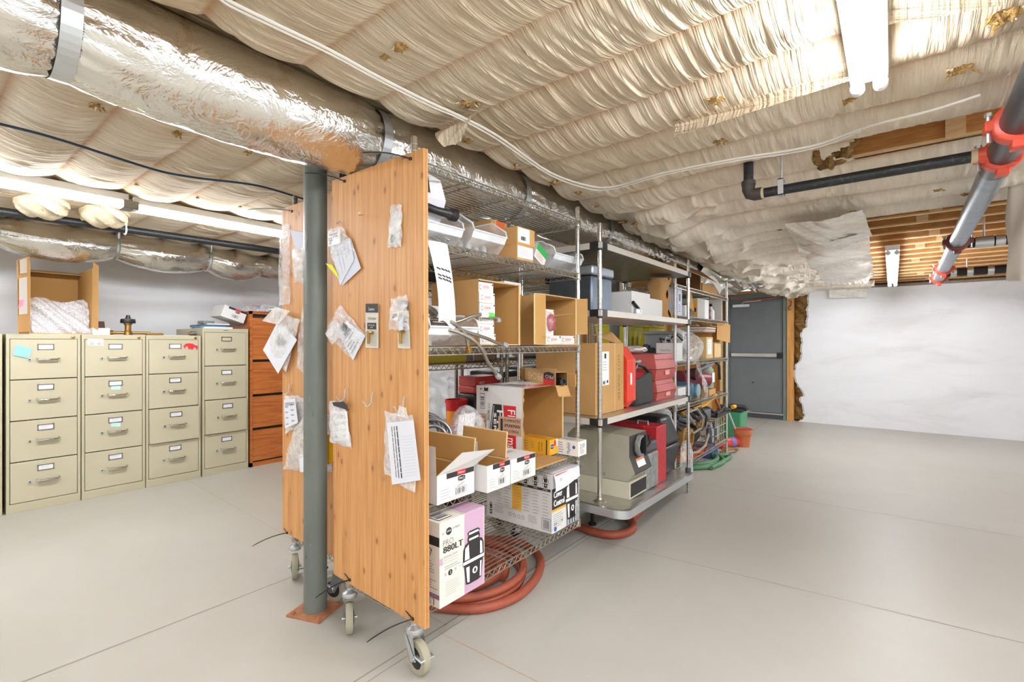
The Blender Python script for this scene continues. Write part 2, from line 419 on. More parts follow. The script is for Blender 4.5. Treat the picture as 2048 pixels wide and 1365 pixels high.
# ================================================================== the room
def vnoise(x, y, seed):
    """smooth value noise on arrays"""
    r = np.random.RandomState(seed).rand(256, 256); xi = np.floor(x).astype(int); yi = np.floor(y).astype(int)
    fx, fy = x-xi, y-yi; fx = fx*fx*(3-2*fx); fy = fy*fy*(3-2*fy)
    g = lambda a, b: r[a % 256, b % 256]
    return (g(xi, yi)*(1-fx)+g(xi+1, yi)*fx)*(1-fy)+(g(xi, yi+1)*(1-fx)+g(xi+1, yi+1)*fx)*fy
XL, XR, Y0, YF = -5.9, 3.6, -2.6, 8.87
JS = .306
def zj(y): return 2.225-.012*y          # underside of the joists
def joist_y(k): return .56+JS*k
def in_open(x, y):                       # bays where the fabric has been taken down
    return ((y > 2.70) & (y < 3.005) & (x > -.19+.05*np.sin(y*40))) | ((y > 4.24) & (y < 8.75) & (x > -.22+.03*np.sin(y*7)))
def npmesh(name, X, Y, Z, keep, m, attr=None):
    ny, nx = X.shape; co = np.stack([X, Y, Z], -1).reshape(-1, 3)
    idx = np.arange(nx*ny).reshape(ny, nx)
    q = np.stack([idx[:-1, :-1], idx[1:, :-1], idx[1:, 1:], idx[:-1, 1:]], -1).reshape(-1, 4)
    if keep is not None: q = q[keep.reshape(-1)]
    used = np.unique(q); re = -np.ones(nx*ny, int); re[used] = np.arange(len(used)); q = re[q]; co = co[used]
    me = bpy.data.meshes.new(name); me.vertices.add(len(co)); me.vertices.foreach_set('co', co.astype(np.float32).ravel())
    me.loops.add(q.size); me.loops.foreach_set('vertex_index', q.astype(np.int32).ravel())
    me.polygons.add(len(q)); me.polygons.foreach_set('loop_start', (np.arange(len(q))*4).astype(np.int32))
    me.polygons.foreach_set('loop_total', np.full(len(q), 4, np.int32)); me.polygons.foreach_set('use_smooth', np.ones(len(q), bool))
    if attr is not None:
        at = me.attributes.new('seam', 'FLOAT', 'POINT'); at.data.foreach_set('value', attr.reshape(-1)[used].astype(np.float32))
    me.materials.append(m); me.update(calc_edges=True); me.validate()
    o = bpy.data.objects.new(name, me); COL.objects.link(o); WL[o.name] = Vector((0, 0, 0)); return o

# ---- fabric ceiling under the joists: sags between the seams, gathered in fine folds
xs = np.concatenate([np.arange(XL, -3.2, .024), np.arange(-3.2, 1.3, .0062), np.arange(1.3, XR, .04)])
ys = np.concatenate([np.arange(Y0, -.3, .04), np.arange(-.3, 3.6, .0204), np.arange(3.6, YF+.03, .0255)])
X, Y = np.meshgrid(xs, ys)
def fabric(X, Y):
    k = np.floor((Y-.56)/JS); p = (Y-.56)/JS-k; s = np.sin(PI*p)
    far = np.clip((Y-2.9)/1.2, 0, 1); left = np.clip((-1.9-X)/.5, 0, 1)
    sag = (.022+.024*vnoise(X*.9+k*7.3, k*3.1+Y*.3, 3)+.03*far)*np.abs(s)**(.8-.25*far)
    dr = 2*vnoise(X*.5+k*3.7, k*1.9, 16)-1
    w = X*30+2.2*np.abs(s)*dr+1.6*(p-.5)*dr+1.0*vnoise(X*2.5, Y*4, 5)+k*5.3
    f1 = np.abs(2*vnoise(w, Y*.9+k*9.7, 6)-1); f2 = np.abs(2*vnoise(w*2.3+3, Y*1.6+k*4.1, 8)-1)
    patch = np.clip(vnoise(X*1.1+k*2.3, Y*1.1, 9)*1.5-.1, .4, 1.2)
    amp = (.0095*patch)*(1-.55*far)*(1+.25*left)
    fold = amp*(1.15*(1-f1)**2.2+.75*(1-f2)**2.0)*(.25+.75*np.abs(s)**.6)
    big = .03*(vnoise(X*.7, Y*.7, 11)-.5)
    star = np.zeros_like(X)
    rnd = np.random.RandomState(4)
    for i in range(46):                   # staples that pull the cloth up
        cx = rnd.uniform(-3.4, 1.6); cy = .56+JS*rnd.randint(-2, 12)
        r = np.hypot(X-cx, (Y-cy)*1.3); a = np.arctan2(Y-cy, X-cx)
        star += np.exp(-(r/.11)**2)*(.010+.008*np.sin(a*11+cx*5)*np.clip(r/.05, 0, 1))
    z = zj(Y)-.004-sag-fold+big*np.abs(s)+star*.9
    tumble = np.exp(-((X+1.28)/.30)**2)*np.clip((Y-2.3)/1.0, 0, 1)   # loose heaped cloth beside the duct
    z -= tumble*(.02+.10*(1-np.abs(2*vnoise(X*7.2+Y*1.5, Y*4.6-X*2.0, 21)-1))**1.3)
    d = np.abs(X+1.83); z = np.where(d < .24, np.maximum(z, 2.285-.45*np.clip(d-.12, 0, 1)), z)
    seam = np.clip(1-np.abs(p-np.round(p))*JS/.022, 0, 1)*(.3+.7*vnoise(X*3, Y*1, 13))*np.clip(1.3-far-.25*left, 0, 1)
    return z, seam
Z, SE = fabric(X, Y)
Xc, Yc = (X[:-1, :-1]+X[1:, 1:])/2, (Y[:-1, :-1]+Y[1:, 1:])/2
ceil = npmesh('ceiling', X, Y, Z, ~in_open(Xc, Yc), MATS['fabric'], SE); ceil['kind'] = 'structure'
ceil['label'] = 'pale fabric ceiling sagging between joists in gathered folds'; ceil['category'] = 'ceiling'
def zfab(x, y):
    z, _ = fabric(np.array([[x]]), np.array([[y]])); return float(z[0, 0])

# ---- joists that show in the open bays, and the boards over them
for k in list(range(6, 10))+list(range(12, 28)):
    y = joist_y(k); z = zj(y); b = MB(); x0, x1 = -1.0, XR
    b.box((x0, y-.019, z+.010), (x1, y+.019, z+.29), MATS['joist web'])
    b.box((x0, y-.0195, z), (x1, y+.0195, z+.010), MATS['pale wood and lit edge'])  # paler underside: lamp light from below put into the colour
    rnd = random.Random(k)
    if k in (6, 7): xb = [.1]
    else: xb = [rnd.uniform(.1, .5), rnd.uniform(1.3, 2.2)]
    for x in xb: b.box((x, y-.03, z+.004), (x+.07, y-.0192, z+.27), MATS['pale wood and lit edge'])
    nm = {6: 'first joist edging the narrow open bay by the red coupling', 7: 'second joist, far side of the narrow open bay'}.get(k)
    if k in (8, 9): lab, grp = 'wooden joist hidden in fabric just past the narrow open bay', 'joists past the narrow bay'
    elif nm: lab, grp = nm, 'joists at the narrow bay'
    else: lab, grp = 'wooden joist with light painted on its lower edge in the wide open ceiling bay', 'joists in the wide open bay'
    solo(b, 'ceiling_joist', lab, 'joist', grp, smooth=False)
b = MB(); b.box((XL-.1, Y0, 2.5), (XR, 9.2, 2.54), MATS['joist web'])
for q in range(20): pass
struct(b, 'trim_1', 'board deck above the joists', smooth=False)

# ---- floor with saw-cut joints
b = MB(); b.box((XL-.1, Y0, -.12), (XR, 9.2, 0), MATS['floor'])
JT = mat('floor joint', '#8f897b', .9); RS = mat('rust line', '#b99a78', .9)
def seam(p, q, w, m):
    p, q = Vector(p), Vector(q); n = (q-p).normalized().cross(Vector((0, 0, 1)))*w/2
    b.poly([p-n+Vector((0, 0, .0008)), q-n+Vector((0, 0, .0008)), q+n+Vector((0, 0, .0008)), p+n+Vector((0, 0, .0008))], m)
seam((-2.52, Y0, 0), (-2.51, 8.8, 0), .007, JT); seam((-1.555, -.6, 0), (-1.57, 8.8, 0), .007, JT); seam((-1.51, -.6, 0), (-1.53, 3.2, 0), .004, JT)
seam((-5.9, 1.66, 0), (-1.55, 1.5, 0), .003, RS); seam((-1.54, 1.445, 0), (1.5, 1.52, 0), .0035, RS); seam((-1.55, 2.72, 0), (1.6, 3.0, 0), .0035, JT)
seam((-1.3, 4.4, 0), (1.8, 4.5, 0), .0035, JT)
struct(b, 'floor', 'pale painted concrete floor with scored joints', smooth=False)

# ---- left wall: lumpy white facing, crumpled foil-like towards the back
ys2 = np.arange(Y0, 9.0, .035); zs2 = np.arange(0, 2.4, .03); YY, ZZ = np.meshgrid(ys2, zs2)
XX = XL+.05*vnoise(YY*1.1, ZZ*3.2, 31)+.05*np.exp(-((ZZ-1.75+.06*np.sin(YY*1.3))/.09)**2)*(.4+vnoise(YY*.8, ZZ, 33))+.012*vnoise(YY*9, ZZ*9, 35)
XX += np.clip((YY-3.6)/.8, 0, 1)*.10*(1-np.abs(2*vnoise(YY*7, ZZ*8+YY*3, 37)-1))*np.clip((1.6-ZZ)/.3, 0, 1)
o = npmesh('wall_left', XX, YY, ZZ, None, MATS['white wall']); o['kind'] = 'structure'; o['label'] = 'lumpy white faced wall behind the filing cabinets'; o['category'] = 'wall'

# ---- far wall: white facing with a ragged left edge, studs to the left of the door
b = MB(); rnd = random.Random(12); edge = []
ragged = [(0, 1597), (.10, 1608), (.2, 1605), (.36, 1598), (.42, 1606), (.52, 1600), (.66, 1588), (.9, 1589), (.95, 1600), (1.2, 1602), (1.45, 1601), (1.5, 1612), (1.7, 1613), (1.9, 1614), (2.09, 1618)]
for z, px in ragged: edge.append((onY(px, 700, YF).x, z))
def edge_x(z):
    for (xa, za), (xb, zb) in zip(edge, edge[1:]):
        if za <= z <= zb: return xa+(xb-xa)*(z-za)/(zb-za)
    return edge[-1][0]
nz, nx = 60, 120; ph = [rnd.uniform(0, 6) for _ in range(8)]
def wallpt(u, v):
    z = 2.085*v; x0 = edge_x(z)+.008*math.sin(z*31)+.006*math.sin(z*77); x = x0+(XR-x0)*u**1.3
    z2 = z-.012*max(0, x)*v
    d = .012*math.sin(x*2.1+z*1.7+ph[0])+.008*math.sin(x*4.3-z*5+ph[1])+.014*math.sin(z*6+x*.7+ph[2])*max(0, z-1.2)
    return (x, YF-.02-abs(d)-(.0 if u > .01 else -.02), z2)
b.grid(wallpt, nx, nz, MATS['white wall'])
b.grid(lambda u, v: Vector(wallpt(u, v))+Vector((0, .04, 0)), nx, 20, MATS['white wall'])
b.box((-1.9, YF+.16, 0), (XR, YF+.2, 2.5), MATS['joist web'])
b.box((onY(1620, 700, YF).x, YF+.03, 2.06), (XR, YF+.07, 2.1), MATS['pale wood and lit edge'])
struct(b, 'wall_far', 'white faced far wall with torn left edge beside the door')
b = MB(); b.box((XL, YF+.08, 0), (-2.25, YF+.12, 2.5), MATS['stud wall'])
x = -2.32
while x > XL: b.box((x-.04, YF-.02, 0), (x, YF+.08, 2.5), MATS['pale wood and lit edge']); x -= .2
b.box((XL, YF-.02, 2.02), (-1.2, YF+.1, 2.12), MATS['stud wall'])
struct(b, 'wall_back', 'bare wooden stud wall left of the grey door', smooth=False)
# brown wool strip between the door stud and the torn facing
b = MB(); rnd = random.Random(5)
def wool(u, v):
    z = .03+2.02*v; x0 = onY(1588, 700, YF).x; x1 = onY(1622, 700, YF).x
    return (x0+(x1-x0)*u, YF+.06-.05*math.sin(PI*u)**.5-.02*math.sin(z*13+u*3)-.015*math.sin(z*37+u*11), z)
b.grid(wool, 10, 90, MATS['brown wool'])
solo(b, 'insulation_batt', 'brown insulation strip showing between door stud and torn white facing', 'insulation')
b = MB()
def rimw(u, v):
    x = -1.05+(XR+1.05)*u; return (x, YF+.09-.05*math.sin(PI*v)-.02*math.sin(x*9+v*4), 2.05+.3*v+.02*math.sin(x*14))
b.grid(rimw, 120, 10, MATS['brown wool'])
solo(b, 'rim_insulation', 'brown insulation along the top of the white far wall', 'insulation')

# ---- door
dx0, dx1 = onY(1462, 700, YF).x-.02, onY(1567, 700, YF).x
b = MB(); b.box((dx0-.05, YF-.03, 0), (dx0, YF+.08, 2.07), JAMB); b.box((dx1, YF-.03, -.0), (dx1+.055, YF+.08, 2.07), JAMB)
b.box((dx0-.05, YF-.03, 2.0), (dx1+.055, YF+.08, 2.07), JAMB)
b.box((dx0, YF-.02, 0), (dx1, YF+.08, .075), DGREY); b.box((dx0, YF-.035, .075), (dx1, YF+.03, .095), STEEL)
fr = struct(b, 'door_1', 'grey steel exit door in a green grey frame', smooth=False)
b = MB(); b.box((dx0+.004, YF+.005, .1), (dx1-.004, YF+.045, 1.996), DOORG)
b.poly([(dx0+.33, YF+.004, .58), (dx0+.39, YF+.004, .6), (dx0+.37, YF+.004, .57)], BLACKM)
lf = b.build('door_leaf', fr, smooth=False); lf['label'] = 'flat grey door leaf'
b = MB(); b.box((dx0+.03, YF-.05, 1.015), (dx1-.09, YF+.0, 1.075), STEEL); b.box((dx1-.09, YF-.06, 1.0), (dx1-.02, YF+.005, 1.09), BLACK)
b.build('push_bar', fr, bevel=.004)
b = MB(); b.box((dx0+.06, YF-.06, 1.85), (dx0+.32, YF+.0, 1.9), ZINC); b.tube([(dx0+.2, YF-.05, 1.9), (dx0+.24, YF-.1, 1.93), (dx0+.5, YF-.06, 1.95)], .011, ZINC)
b.build('door_closer', fr, bevel=.006)
b = MB(); xa = dx1+.057; b.box((xa, YF-.05, 0), (xa+.09, YF+.08, 2.06), MATS['stud wall'])
st = solo(b, 'door_stud', 'raw wooden stud on the right side of the grey door', 'stud', smooth=False)
b = MB(); b.tube([(xa+.03, YF-.06, 1.93), (xa+.07, YF-.07, 1.9), (xa+.06, YF-.075, 1.85), (xa+.02, YF-.07, 1.81), (xa+.03, YF-.07, 1.77), (xa+.06, YF-.065, 1.79)], .007, DGREY)
solo(b, 'wall_hook', 'small grey hook on the stud beside the grey door', 'hook')
b = MB(); pts = [onY(p[0], p[1], YF-.09) for p in ((1440, 592), (1470, 596), (1500, 602), (1540, 598), (1575, 590), (1600, 580), (1625, 572))]
b.tube(pts, .006, ORANGE, 6); solo(b, 'orange_cord', 'thin orange cord strung across the top of the grey door', 'cord')

# ---- fluorescent strip lights
def strip(name, x, y0, y1, z, label, group, wide=.1, glow=True):
    t = thing('strip_light', label, 'light', (x, (y0+y1)/2, z), group)
    b = MB(); b.box((x-wide/2, y0, z-.0), (x+wide/2, y1, z+.045), LAMPW); b.build('housing', t, bevel=.004)
    for s in (-1, 1):
        q = x+s*wide*.3; b = MB(); b.cyl((q, y0+.03, z-.02), (q, y1-.03, z-.02), .016, LAMPL if x < -3 else LAMPFILL if x > 1 else LAMP, seg=12); b.build('tube', t)
        for yy in (y0+.005, y1-.03):
            b = MB(); b.lathe((q, yy, z-.02), [(.0, 0), (.02, 0), (.02, .025), (0, .025)], LAMPW, 14, 'Y'); b.build('lamp_holder', t)
    return t
strip('a', -.06, .72, 1.96, 2.10, 'bright strip light on the near ceiling above the aisle', 'strip lights over the aisle')
strip('b', .0, 5.28, 6.72, 2.045, 'bright strip light, nearer of the pair under the bare joists', 'strip lights under the bare joists')
strip('c', .0, 6.74, 8.1, 2.03, 'bright strip light, farther of the pair under the bare joists', 'strip lights under the bare joists')
strip('d', -3.82, -.32, .9, 2.14, 'strip light above the left filing cabinets, nearer half of the row', 'strip lights above the cabinets')
strip('e', -3.82, .92, 2.14, 2.13, 'strip light above the right filing cabinets, farther half of the row', 'strip lights above the cabinets')
strip('l', -3.82, -1.56, -.34, 2.145, 'strip light row continuing past the left edge of the photo', 'strip lights out of view')
strip('f', -3.82, 4.2, 5.42, 2.09, 'added fill strip light far back behind the racks', 'strip lights out of view')  # unseen lamp added as fill over the back rows
strip('g', .0, -1.9, -.68, 2.15, 'added fill strip light overhead behind the viewpoint', 'strip lights out of view')  # added for fill from behind the camera, no such lamp seen
strip('h', 2.2, 2.2, 3.42, 2.09, 'added fill strip light off to the right of the aisle', 'strip lights out of view')  # invented lamp that brightens the shelf fronts
strip('k', 1.3, -1.7, -.48, 2.13, 'added fill strip light behind the viewpoint on the aisle side', 'strip lights out of view')  # put in to lighten the carton faces turned to the near end
strip('i', 2.3, -.3, .92, 2.12, 'added fill strip light off to the right behind the viewpoint', 'strip lights out of view')  # extra unseen source, fills the shelves from the right
b = MB(); p = (-3.82, .91, 2.115); b.box((p[0]-.05, p[1]-.04, p[2]-.02), (p[0]+.06, p[1]+.04, p[2]+.03), STEELD)
solo(b, 'light_coupler', 'dark metal coupler joining the two lights above the cabinets', 'coupler', bevel=.004)

# ---- main foil duct above the racks
STR = [-.75, .28, 1.28, 2.28, 3.35, 4.5, 5.45]
def duct_axis(y):
    sag = 0
    for a, c in zip(STR, STR[1:]):
        if a <= y <= c: sag = math.sin(PI*(y-a)/(c-a))
    z = 2.128-.012*sag-.018*max(0, y-3.0)**1.0*.9; return Vector((-1.81, y, z)), .152+.012*sag
def duct_fn(ax, r0, y0, y1, straps, seed, rx=1.0, ruf=1.0):
    rnd = random.Random(seed); ph = [rnd.uniform(0, 6.28) for _ in range(12)]
    def fn(u, v):
        y = y0+(y1-y0)*v; c, r = ax(y); a = 2*PI*u
        near = min([abs(y-s) for s in straps]+[9])
        pin = math.exp(-(near/.055)**2)
        k = 1-.10*pin+ruf*(.008+.06*math.exp(-(near/.14)**2))*math.sin(a*17+ph[0]+6*math.sin(y*3))*.4
        k += ruf*.009*math.sin(y*37+a*3+ph[1])*math.sin(a*5+y*9+ph[2])+ruf*.006*math.sin(y*61+a*8+ph[3])
        return c+Vector((math.cos(a)*r*k*rx, 0, math.sin(a)*r*k))
    return fn
b = MB(); b.grid(duct_fn(duct_axis, .15, -1.4, 5.6, STR, 3), 72, 380, MATS['foil'])
du = thing('foil_duct', 'large foil wrapped round duct running over the racks', 'duct', (-1.81, 2.2, 1.97))
b.build('duct_wrap', du, ang=1.2)
for s in STR[1:]:
    c, r = duct_axis(s); b = MB(); r *= .965
    vs = []
    for i in range(49):
        a = 2*PI*i/48; vs.append((c.x+math.cos(a)*r, c.z+math.sin(a)*r))
    for i in range(48):
        (xa_, za_), (xb_, zb_) = vs[i], vs[i+1]
        b.poly([(xa_, s-.022, za_), (xa_, s+.022, za_), (xb_, s+.022, zb_), (xb_, s-.022, zb_)], ZINC)
    b.build('strap', du, ang=1.2)
# the far tail of the duct, a bunch of foil and cloth
b = MB()
def tail(u, v):
    y = 5.45+1.5*v; a = 2*PI*u; r = .15*(1-.5*v)+.03*math.sin(a*6+v*9); return (-1.80+.33*v+math.cos(a)*r*(1+.8*v), y, 2.04-.05*v+math.sin(a)*r*.8+.02*math.sin(v*20+a*3))
b.grid(tail, 40, 50, MATS['foil']); solo(b, 'duct_tail', 'loose flared foil end of the large duct above the far rack', 'duct end')

# ---- second foil duct along the left wall
ST2 = [-.25, .45, 1.15, 1.85, 2.35]
def ax2(y):
    sag = 0
    for a, c in zip(ST2, ST2[1:]):
        if a <= y <= c: sag = math.sin(PI*(y-a)/(c-a))
    return Vector((-5.22, y, 2.075-.03*sag-.02*(y > 1.2)*(y-1.2))), .118+.03*sag
b = MB(); b.grid(duct_fn(ax2, .12, -.8, 2.55, ST2, 8, 1.1, 1.3), 56, 200, MATS['foil'])
d2 = thing('foil_duct', 'sagging foil duct along the left wall above the cabinets', 'duct', (-5.22, .9, 1.93)); b.build('duct_wrap', d2, ang=1.2)
for s in ST2[:4]:
    c, r = ax2(s); b = MB(); b.tube([c+Vector((math.cos(2*PI*i/16)*r*1.03, 0, math.sin(2*PI*i/16)*r*.94)) for i in range(16)], .012, ZINC, 5, closed=True)
    b.tube([c+Vector((.12, 0, .05)), c+Vector((.13, 0, .2))], .008, ZINC, 5); b.build('strap', d2)
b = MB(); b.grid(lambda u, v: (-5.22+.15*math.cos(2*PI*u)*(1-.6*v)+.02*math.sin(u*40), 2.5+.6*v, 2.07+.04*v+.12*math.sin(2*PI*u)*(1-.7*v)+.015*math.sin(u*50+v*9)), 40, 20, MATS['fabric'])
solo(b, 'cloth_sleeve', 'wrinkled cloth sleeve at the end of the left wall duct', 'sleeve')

# ---- pipes and cables on the left
b = MB(); ya, yb = -1.2, 2.6; b.cyl((-4.5, ya, 2.085), (-4.5, yb, 2.105), .028, MATS['black pipe'], seg=16)
lp = thing('drain_pipe', 'long dark grey pipe slung below the left ceiling', 'pipe', (-4.5, .7, 2.06)); b.build('pipe', lp)
for y in (-.1, 1.05):
    b = MB(); b.box((-4.506, y-.012, 2.1), (-4.494, y+.012, 2.2), WHT); b.tube([(-4.5+.034*math.cos(i*PI/6), y, 2.093+.034*math.sin(i*PI/6)) for i in range(12)], .006, WHT, 5, closed=True); b.build('hanger', lp)
def along(pts, drop, m, r, name, label, cat):
    out = []
    for px, py in pts:
        z = 2.12
        for _ in range(6):
            p = onZ(px, py, z); z = zj(p.y)-drop
        out.append(onZ(px, py, z))
    sm = []
    for i in range(len(out)-1):
        p0, p1, p2, p3 = out[max(0, i-1)], out[i], out[i+1], out[min(len(out)-1, i+2)]
        for t in (0, .25, .5, .75):
            sm.append(.5*((2*p1)+(p2-p0)*t+(2*p0-5*p1+4*p2-p3)*t*t+(3*p1-p0-3*p2+p3)*t**3))
    sm.append(out[-1]); b = MB(); b.tube(sm, r, m, 6); return solo(b, name, label, cat)
CABW = mat('white cable', '#ddd8cc', .4); CABB = mat('dark blue cable', '#24405e', .4); CABL = mat('light blue cable', '#4f7fb0', .4)
along([(430, -20), (455, 0), (560, 52), (660, 100), (760, 155), (860, 205), (920, 232), (1000, 275), (1100, 345), (1180, 372), (1230, 373), (1330, 345), (1480, 316), (1560, 304), (1640, 288), (1740, 252), (1860, 222), (1960, 190)], .088, CABW, .0048, 'ceiling_cable', 'white cable looping under the ceiling, upper of the two', 'cable')
along([(432, -12), (458, 10), (562, 60), (662, 108), (762, 162), (862, 212), (922, 238), (1000, 282), (1100, 350), (1180, 378), (1230, 377), (1330, 349), (1480, 320), (1560, 309), (1640, 293), (1720, 262)], .092, CABW, .0046, 'ceiling_cable', 'white cable looping under the ceiling, lower of the two', 'cable')
along([(-60, 232), (0, 248), (80, 268), (160, 292), (240, 318), (330, 345), (410, 358), (480, 366), (530, 375), (590, 393), (650, 412)], .085, CABB, .006, 'ceiling_cable', 'dark blue cable under the left ceiling beside the duct', 'cable')
along([(-60, 364), (0, 371), (60, 378), (140, 390), (205, 401), (270, 412), (340, 426), (420, 445), (490, 456), (560, 470), (640, 490)], .08, CABL, .0042, 'ceiling_cable', 'light blue cable below the left strip lights', 'cable')
for (pa, pb, lab, sd) in (((25, 148), 0, 'cream insulation batt above the brown box, left of two', 2), ((152, 252), 0, 'cream insulation batt above the brown box, right of two', 6)):
    b = MB(); y0 = .455 if sd == 2 else .775; y1 = y0+.27
    rnd = random.Random(sd)
    def ins(u, v, y0=y0, y1=y1, sd=sd):
        a = 2*PI*u; s = math.sin(PI*v)**.35
        return (-4.42+.2*math.cos(a)*s+.02*math.sin(a*5+v*8+sd), y0+(y1-y0)*v, 2.165+.085*math.sin(a)*s+.012*math.sin(a*7+v*12+sd))
    b.grid(ins, 36, 24, MATS['cream wool']); solo(b, 'insulation_batt', lab, 'insulation')

# ---- black branch pipe and the big silver main on the right
yp = 2.68; zp = 2.0
xa_, xb_ = onY(1497, 385, yp).x, onY(1962, 312, yp).x
br = thing('branch_pipe', 'black printed pipe hanging below the ceiling with an elbow', 'pipe', ((xa_+xb_)/2, yp, zp-.03))
b = MB(); b.cyl((xa_+.05, yp, zp), (xb_, yp, zp), .0235, MATS['black pipe'], seg=18); b.cyl((xa_, yp, zp+.05), (xa_, yp, 2.19), .0235, MATS['black pipe'], seg=18); b.build('pipe', br)
b = MB(); IR = mat('dark iron', '#4a4441', .55, .3)
b.tube([(xa_, yp, zp+.062), (xa_, yp, zp+.03), (xa_+.008, yp, zp+.008), (xa_+.03, yp, zp), (xa_+.06, yp, zp)], .031, IR, 16)
b.lathe((xa_, yp, zp+.052), [(.034, 0), (.034, .02)], IR, 16); b.build('elbow', br)
b = MB(); b.lathe((xa_+.06, yp, zp), [(.026, 0), (.026, .012)], mat('sealant', '#cdb892', .8), 16, 'X'); b.lathe((xb_-.03, yp, zp), [(.026, 0), (.026, .022)], MATS.get('sealant'), 16, 'X'); b.build('sealant_ring', br)
xh = onY(1563, 375, yp).x
b = MB(); b.cyl((xh, yp, zp+.03), (xh, yp, 2.19), .0055, ZINC, seg=8); b.build('hanger_rod', br)
b = MB(); b.box((xh-.012, yp-.029, zp-.03), (xh+.012, yp-.025, zp+.05), ZINC); b.box((xh-.012, yp+.025, zp-.03), (xh+.012, yp+.029, zp+.05), ZINC); b.box((xh-.012, yp-.029, zp-.03), (xh+.012, yp+.029, zp-.026), ZINC); b.box((xh-.012, yp-.029, zp+.045), (xh+.012, yp+.029, zp+.05), ZINC); b.build('hanger_clip', br)
sp = thing('sprinkler_main', 'thick silver pipe with red couplings running to the far wall', 'pipe', (.4, 5.0, 1.94))
def mx(y): return .335+(y-2.2)*.0165
def seg(y0, y1, m, r=.052): b = MB(); b.cyl((mx(y0), y0, zp), (mx(y1), y1, zp), r, m, seg=24); return b
seg(1.6, 2.92, mat('dark steel pipe', '#56585a', .35, .7)).build('pipe', sp)
seg(2.86, 4.86, GALV, .05).build('pipe', sp); seg(4.8, 7.7, GALV, .05).build('pipe', sp)
def coupling(y, m=COUP, r=.07):
    b = MB(); b.lathe((mx(y), y-.035, zp), [(r*.78, 0), (r, .008), (r, .062), (r*.78, .07)], m, 24, 'Y')
    for s in (-1, 1): b.box((mx(y)+s*r*.95-.02, y-.03, zp-.018), (mx(y)+s*r*.95+.02, y+.03, zp+.018), m)
    b.box((mx(y)-.02, y-.03, zp-r*1.28), (mx(y)+.02, y+.03, zp-r*.9), m)
    c = b.build('coupling', sp, bevel=.004)
    for s in (-1, 1):
        b = MB(); b.cyl((mx(y)+s*r*1.05, y, zp-.05), (mx(y)+s*r*1.05, y, zp+.05), .007, ZINC, seg=8); b.lathe((mx(y)+s*r*1.05, y, zp+.04), [(.012, 0), (.012, .012)], ZINC, 6); b.build('bolt', c)
coupling(2.36); coupling(2.72, r=.066); coupling(4.86, mat('old coupling', '#7a4238', .6)); coupling(6.55); coupling(7.45)
b = MB(); b.lathe((xb_-.01, yp, zp), [(.026, 0), (.031, .01), (.033, .05), (.045, .085), (.045, .12)], COUP, 18, 'X'); b.build('branch_outlet', sp)
def rpipe(px0, px1, py, y, name, label, r=.03):
    p, q = onY(px0, py, y), onY(px1, py, y); z = p.z
    t = thing('side_pipe', label, 'pipe', ((p.x+q.x)/2, y, z-r))
    b = MB(); b.cyl((p.x, y, z), (2.4, y, z), r, BLACKM, seg=16); b.build('pipe', t)
    for f in (.2, .45, .75):
        x = p.x+(q.x-p.x)*f; b = MB(); b.lathe((x, y, z), [(r*1.18, 0), (r*1.18, .05)], ZINC, 16, 'X'); b.build('clamp', t)
    x = p.x+(q.x-p.x)*.45; b = MB(); b.cyl((x, y, z+r), (x, y, 2.2), .006, ZINC, seg=8); b.build('hanger_rod', t)
rpipe(1935, 2010, 487, 4.95, 'a', 'black side pipe with clamps joining the silver main midway', .036)
rpipe(1875, 2010, 547, 7.2, 'b', 'black side pipe near the far wall below the bare joists', .045)
b = MB(); p = onY(1889, 510, 7.3); b.cyl((p.x, 7.3, 2.02), (p.x, 7.3, 2.3), .06, mat('pale pipe wrap', '#ddd0b4', .8), seg=14); solo(b, 'pipe_riser', 'short cream wrapped riser above the far end of the silver main', 'pipe')
for (px, y) in ((1943, 3.95),):
    p = onY(px, 420, y); b = MB(); b.cyl((p.x, y, 1.98), (p.x, y, 2.2), .006, ZINC, seg=8); solo(b, 'hanger_rod', 'thin threaded rod beside the silver main at the edge of the fabric', 'rod')

# ---- loose hanging sheets
def sheet(name, corners, label, cat, m, fold=.02, nf=9, sag=.0, nu=50, nv=24, seed=1, curl=0):
    A, B, C_, D = [Vector(p) for p in corners]; n = (B-A).cross(D-A).normalized(); rnd = random.Random(seed); ph = [rnd.uniform(0, 6) for _ in range(5)]
    b = MB()
    def fn(u, v):
        p = (A*(1-u)+B*u)*(1-v)+(D*(1-u)+C_*u)*v
        q = u*nf*.6-v*7; w = .55*math.sin(q+ph[0])+.25*math.sin(q*2.3+u*3+ph[1])+.2*math.sin(v*5+ph[2])+.16*math.sin(q*6.1+ph[3]+math.sin(v*9))+.1*math.sin(q*11+u*5+ph[4])
        return p+n*(fold*w*(.3+.7*v))-Vector((0, 0, sag*math.sin(PI*u)*math.sin(PI*min(1, v+.2))))+n*curl*math.sin(PI*v)
    b.grid(fn, nu, nv, m); return solo(b, name, label, cat)
sheet('hanging_sheet', [onZ(1570, 448, 2.035), onZ(1724, 421, 2.035), onZ(1748, 476, 1.98), onZ(1602, 510, 2.0)], 'crumpled pale sheeting hanging at the edge of the bare joists, upper fold', 'sheeting', SHEET, .028, 16, .03, seed=2)
sheet('hanging_sheet', [onZ(1600, 492, 2.01), onZ(1738, 462, 1.995), onZ(1742, 522, 1.97), onZ(1622, 540, 2.0)], 'crumpled pale sheeting below the upper fold, middle drape', 'sheeting', SHEET, .026, 10, .03, seed=5)
sheet('hanging_sheet', [onZ(1628, 530, 2.02), onZ(1744, 512, 2.0), onZ(1748, 556, 1.96), onZ(1650, 568, 1.99)], 'crumpled pale sheeting reaching the far wall, lowest drape', 'sheeting', SHEET, .026, 11, .03, seed=7)
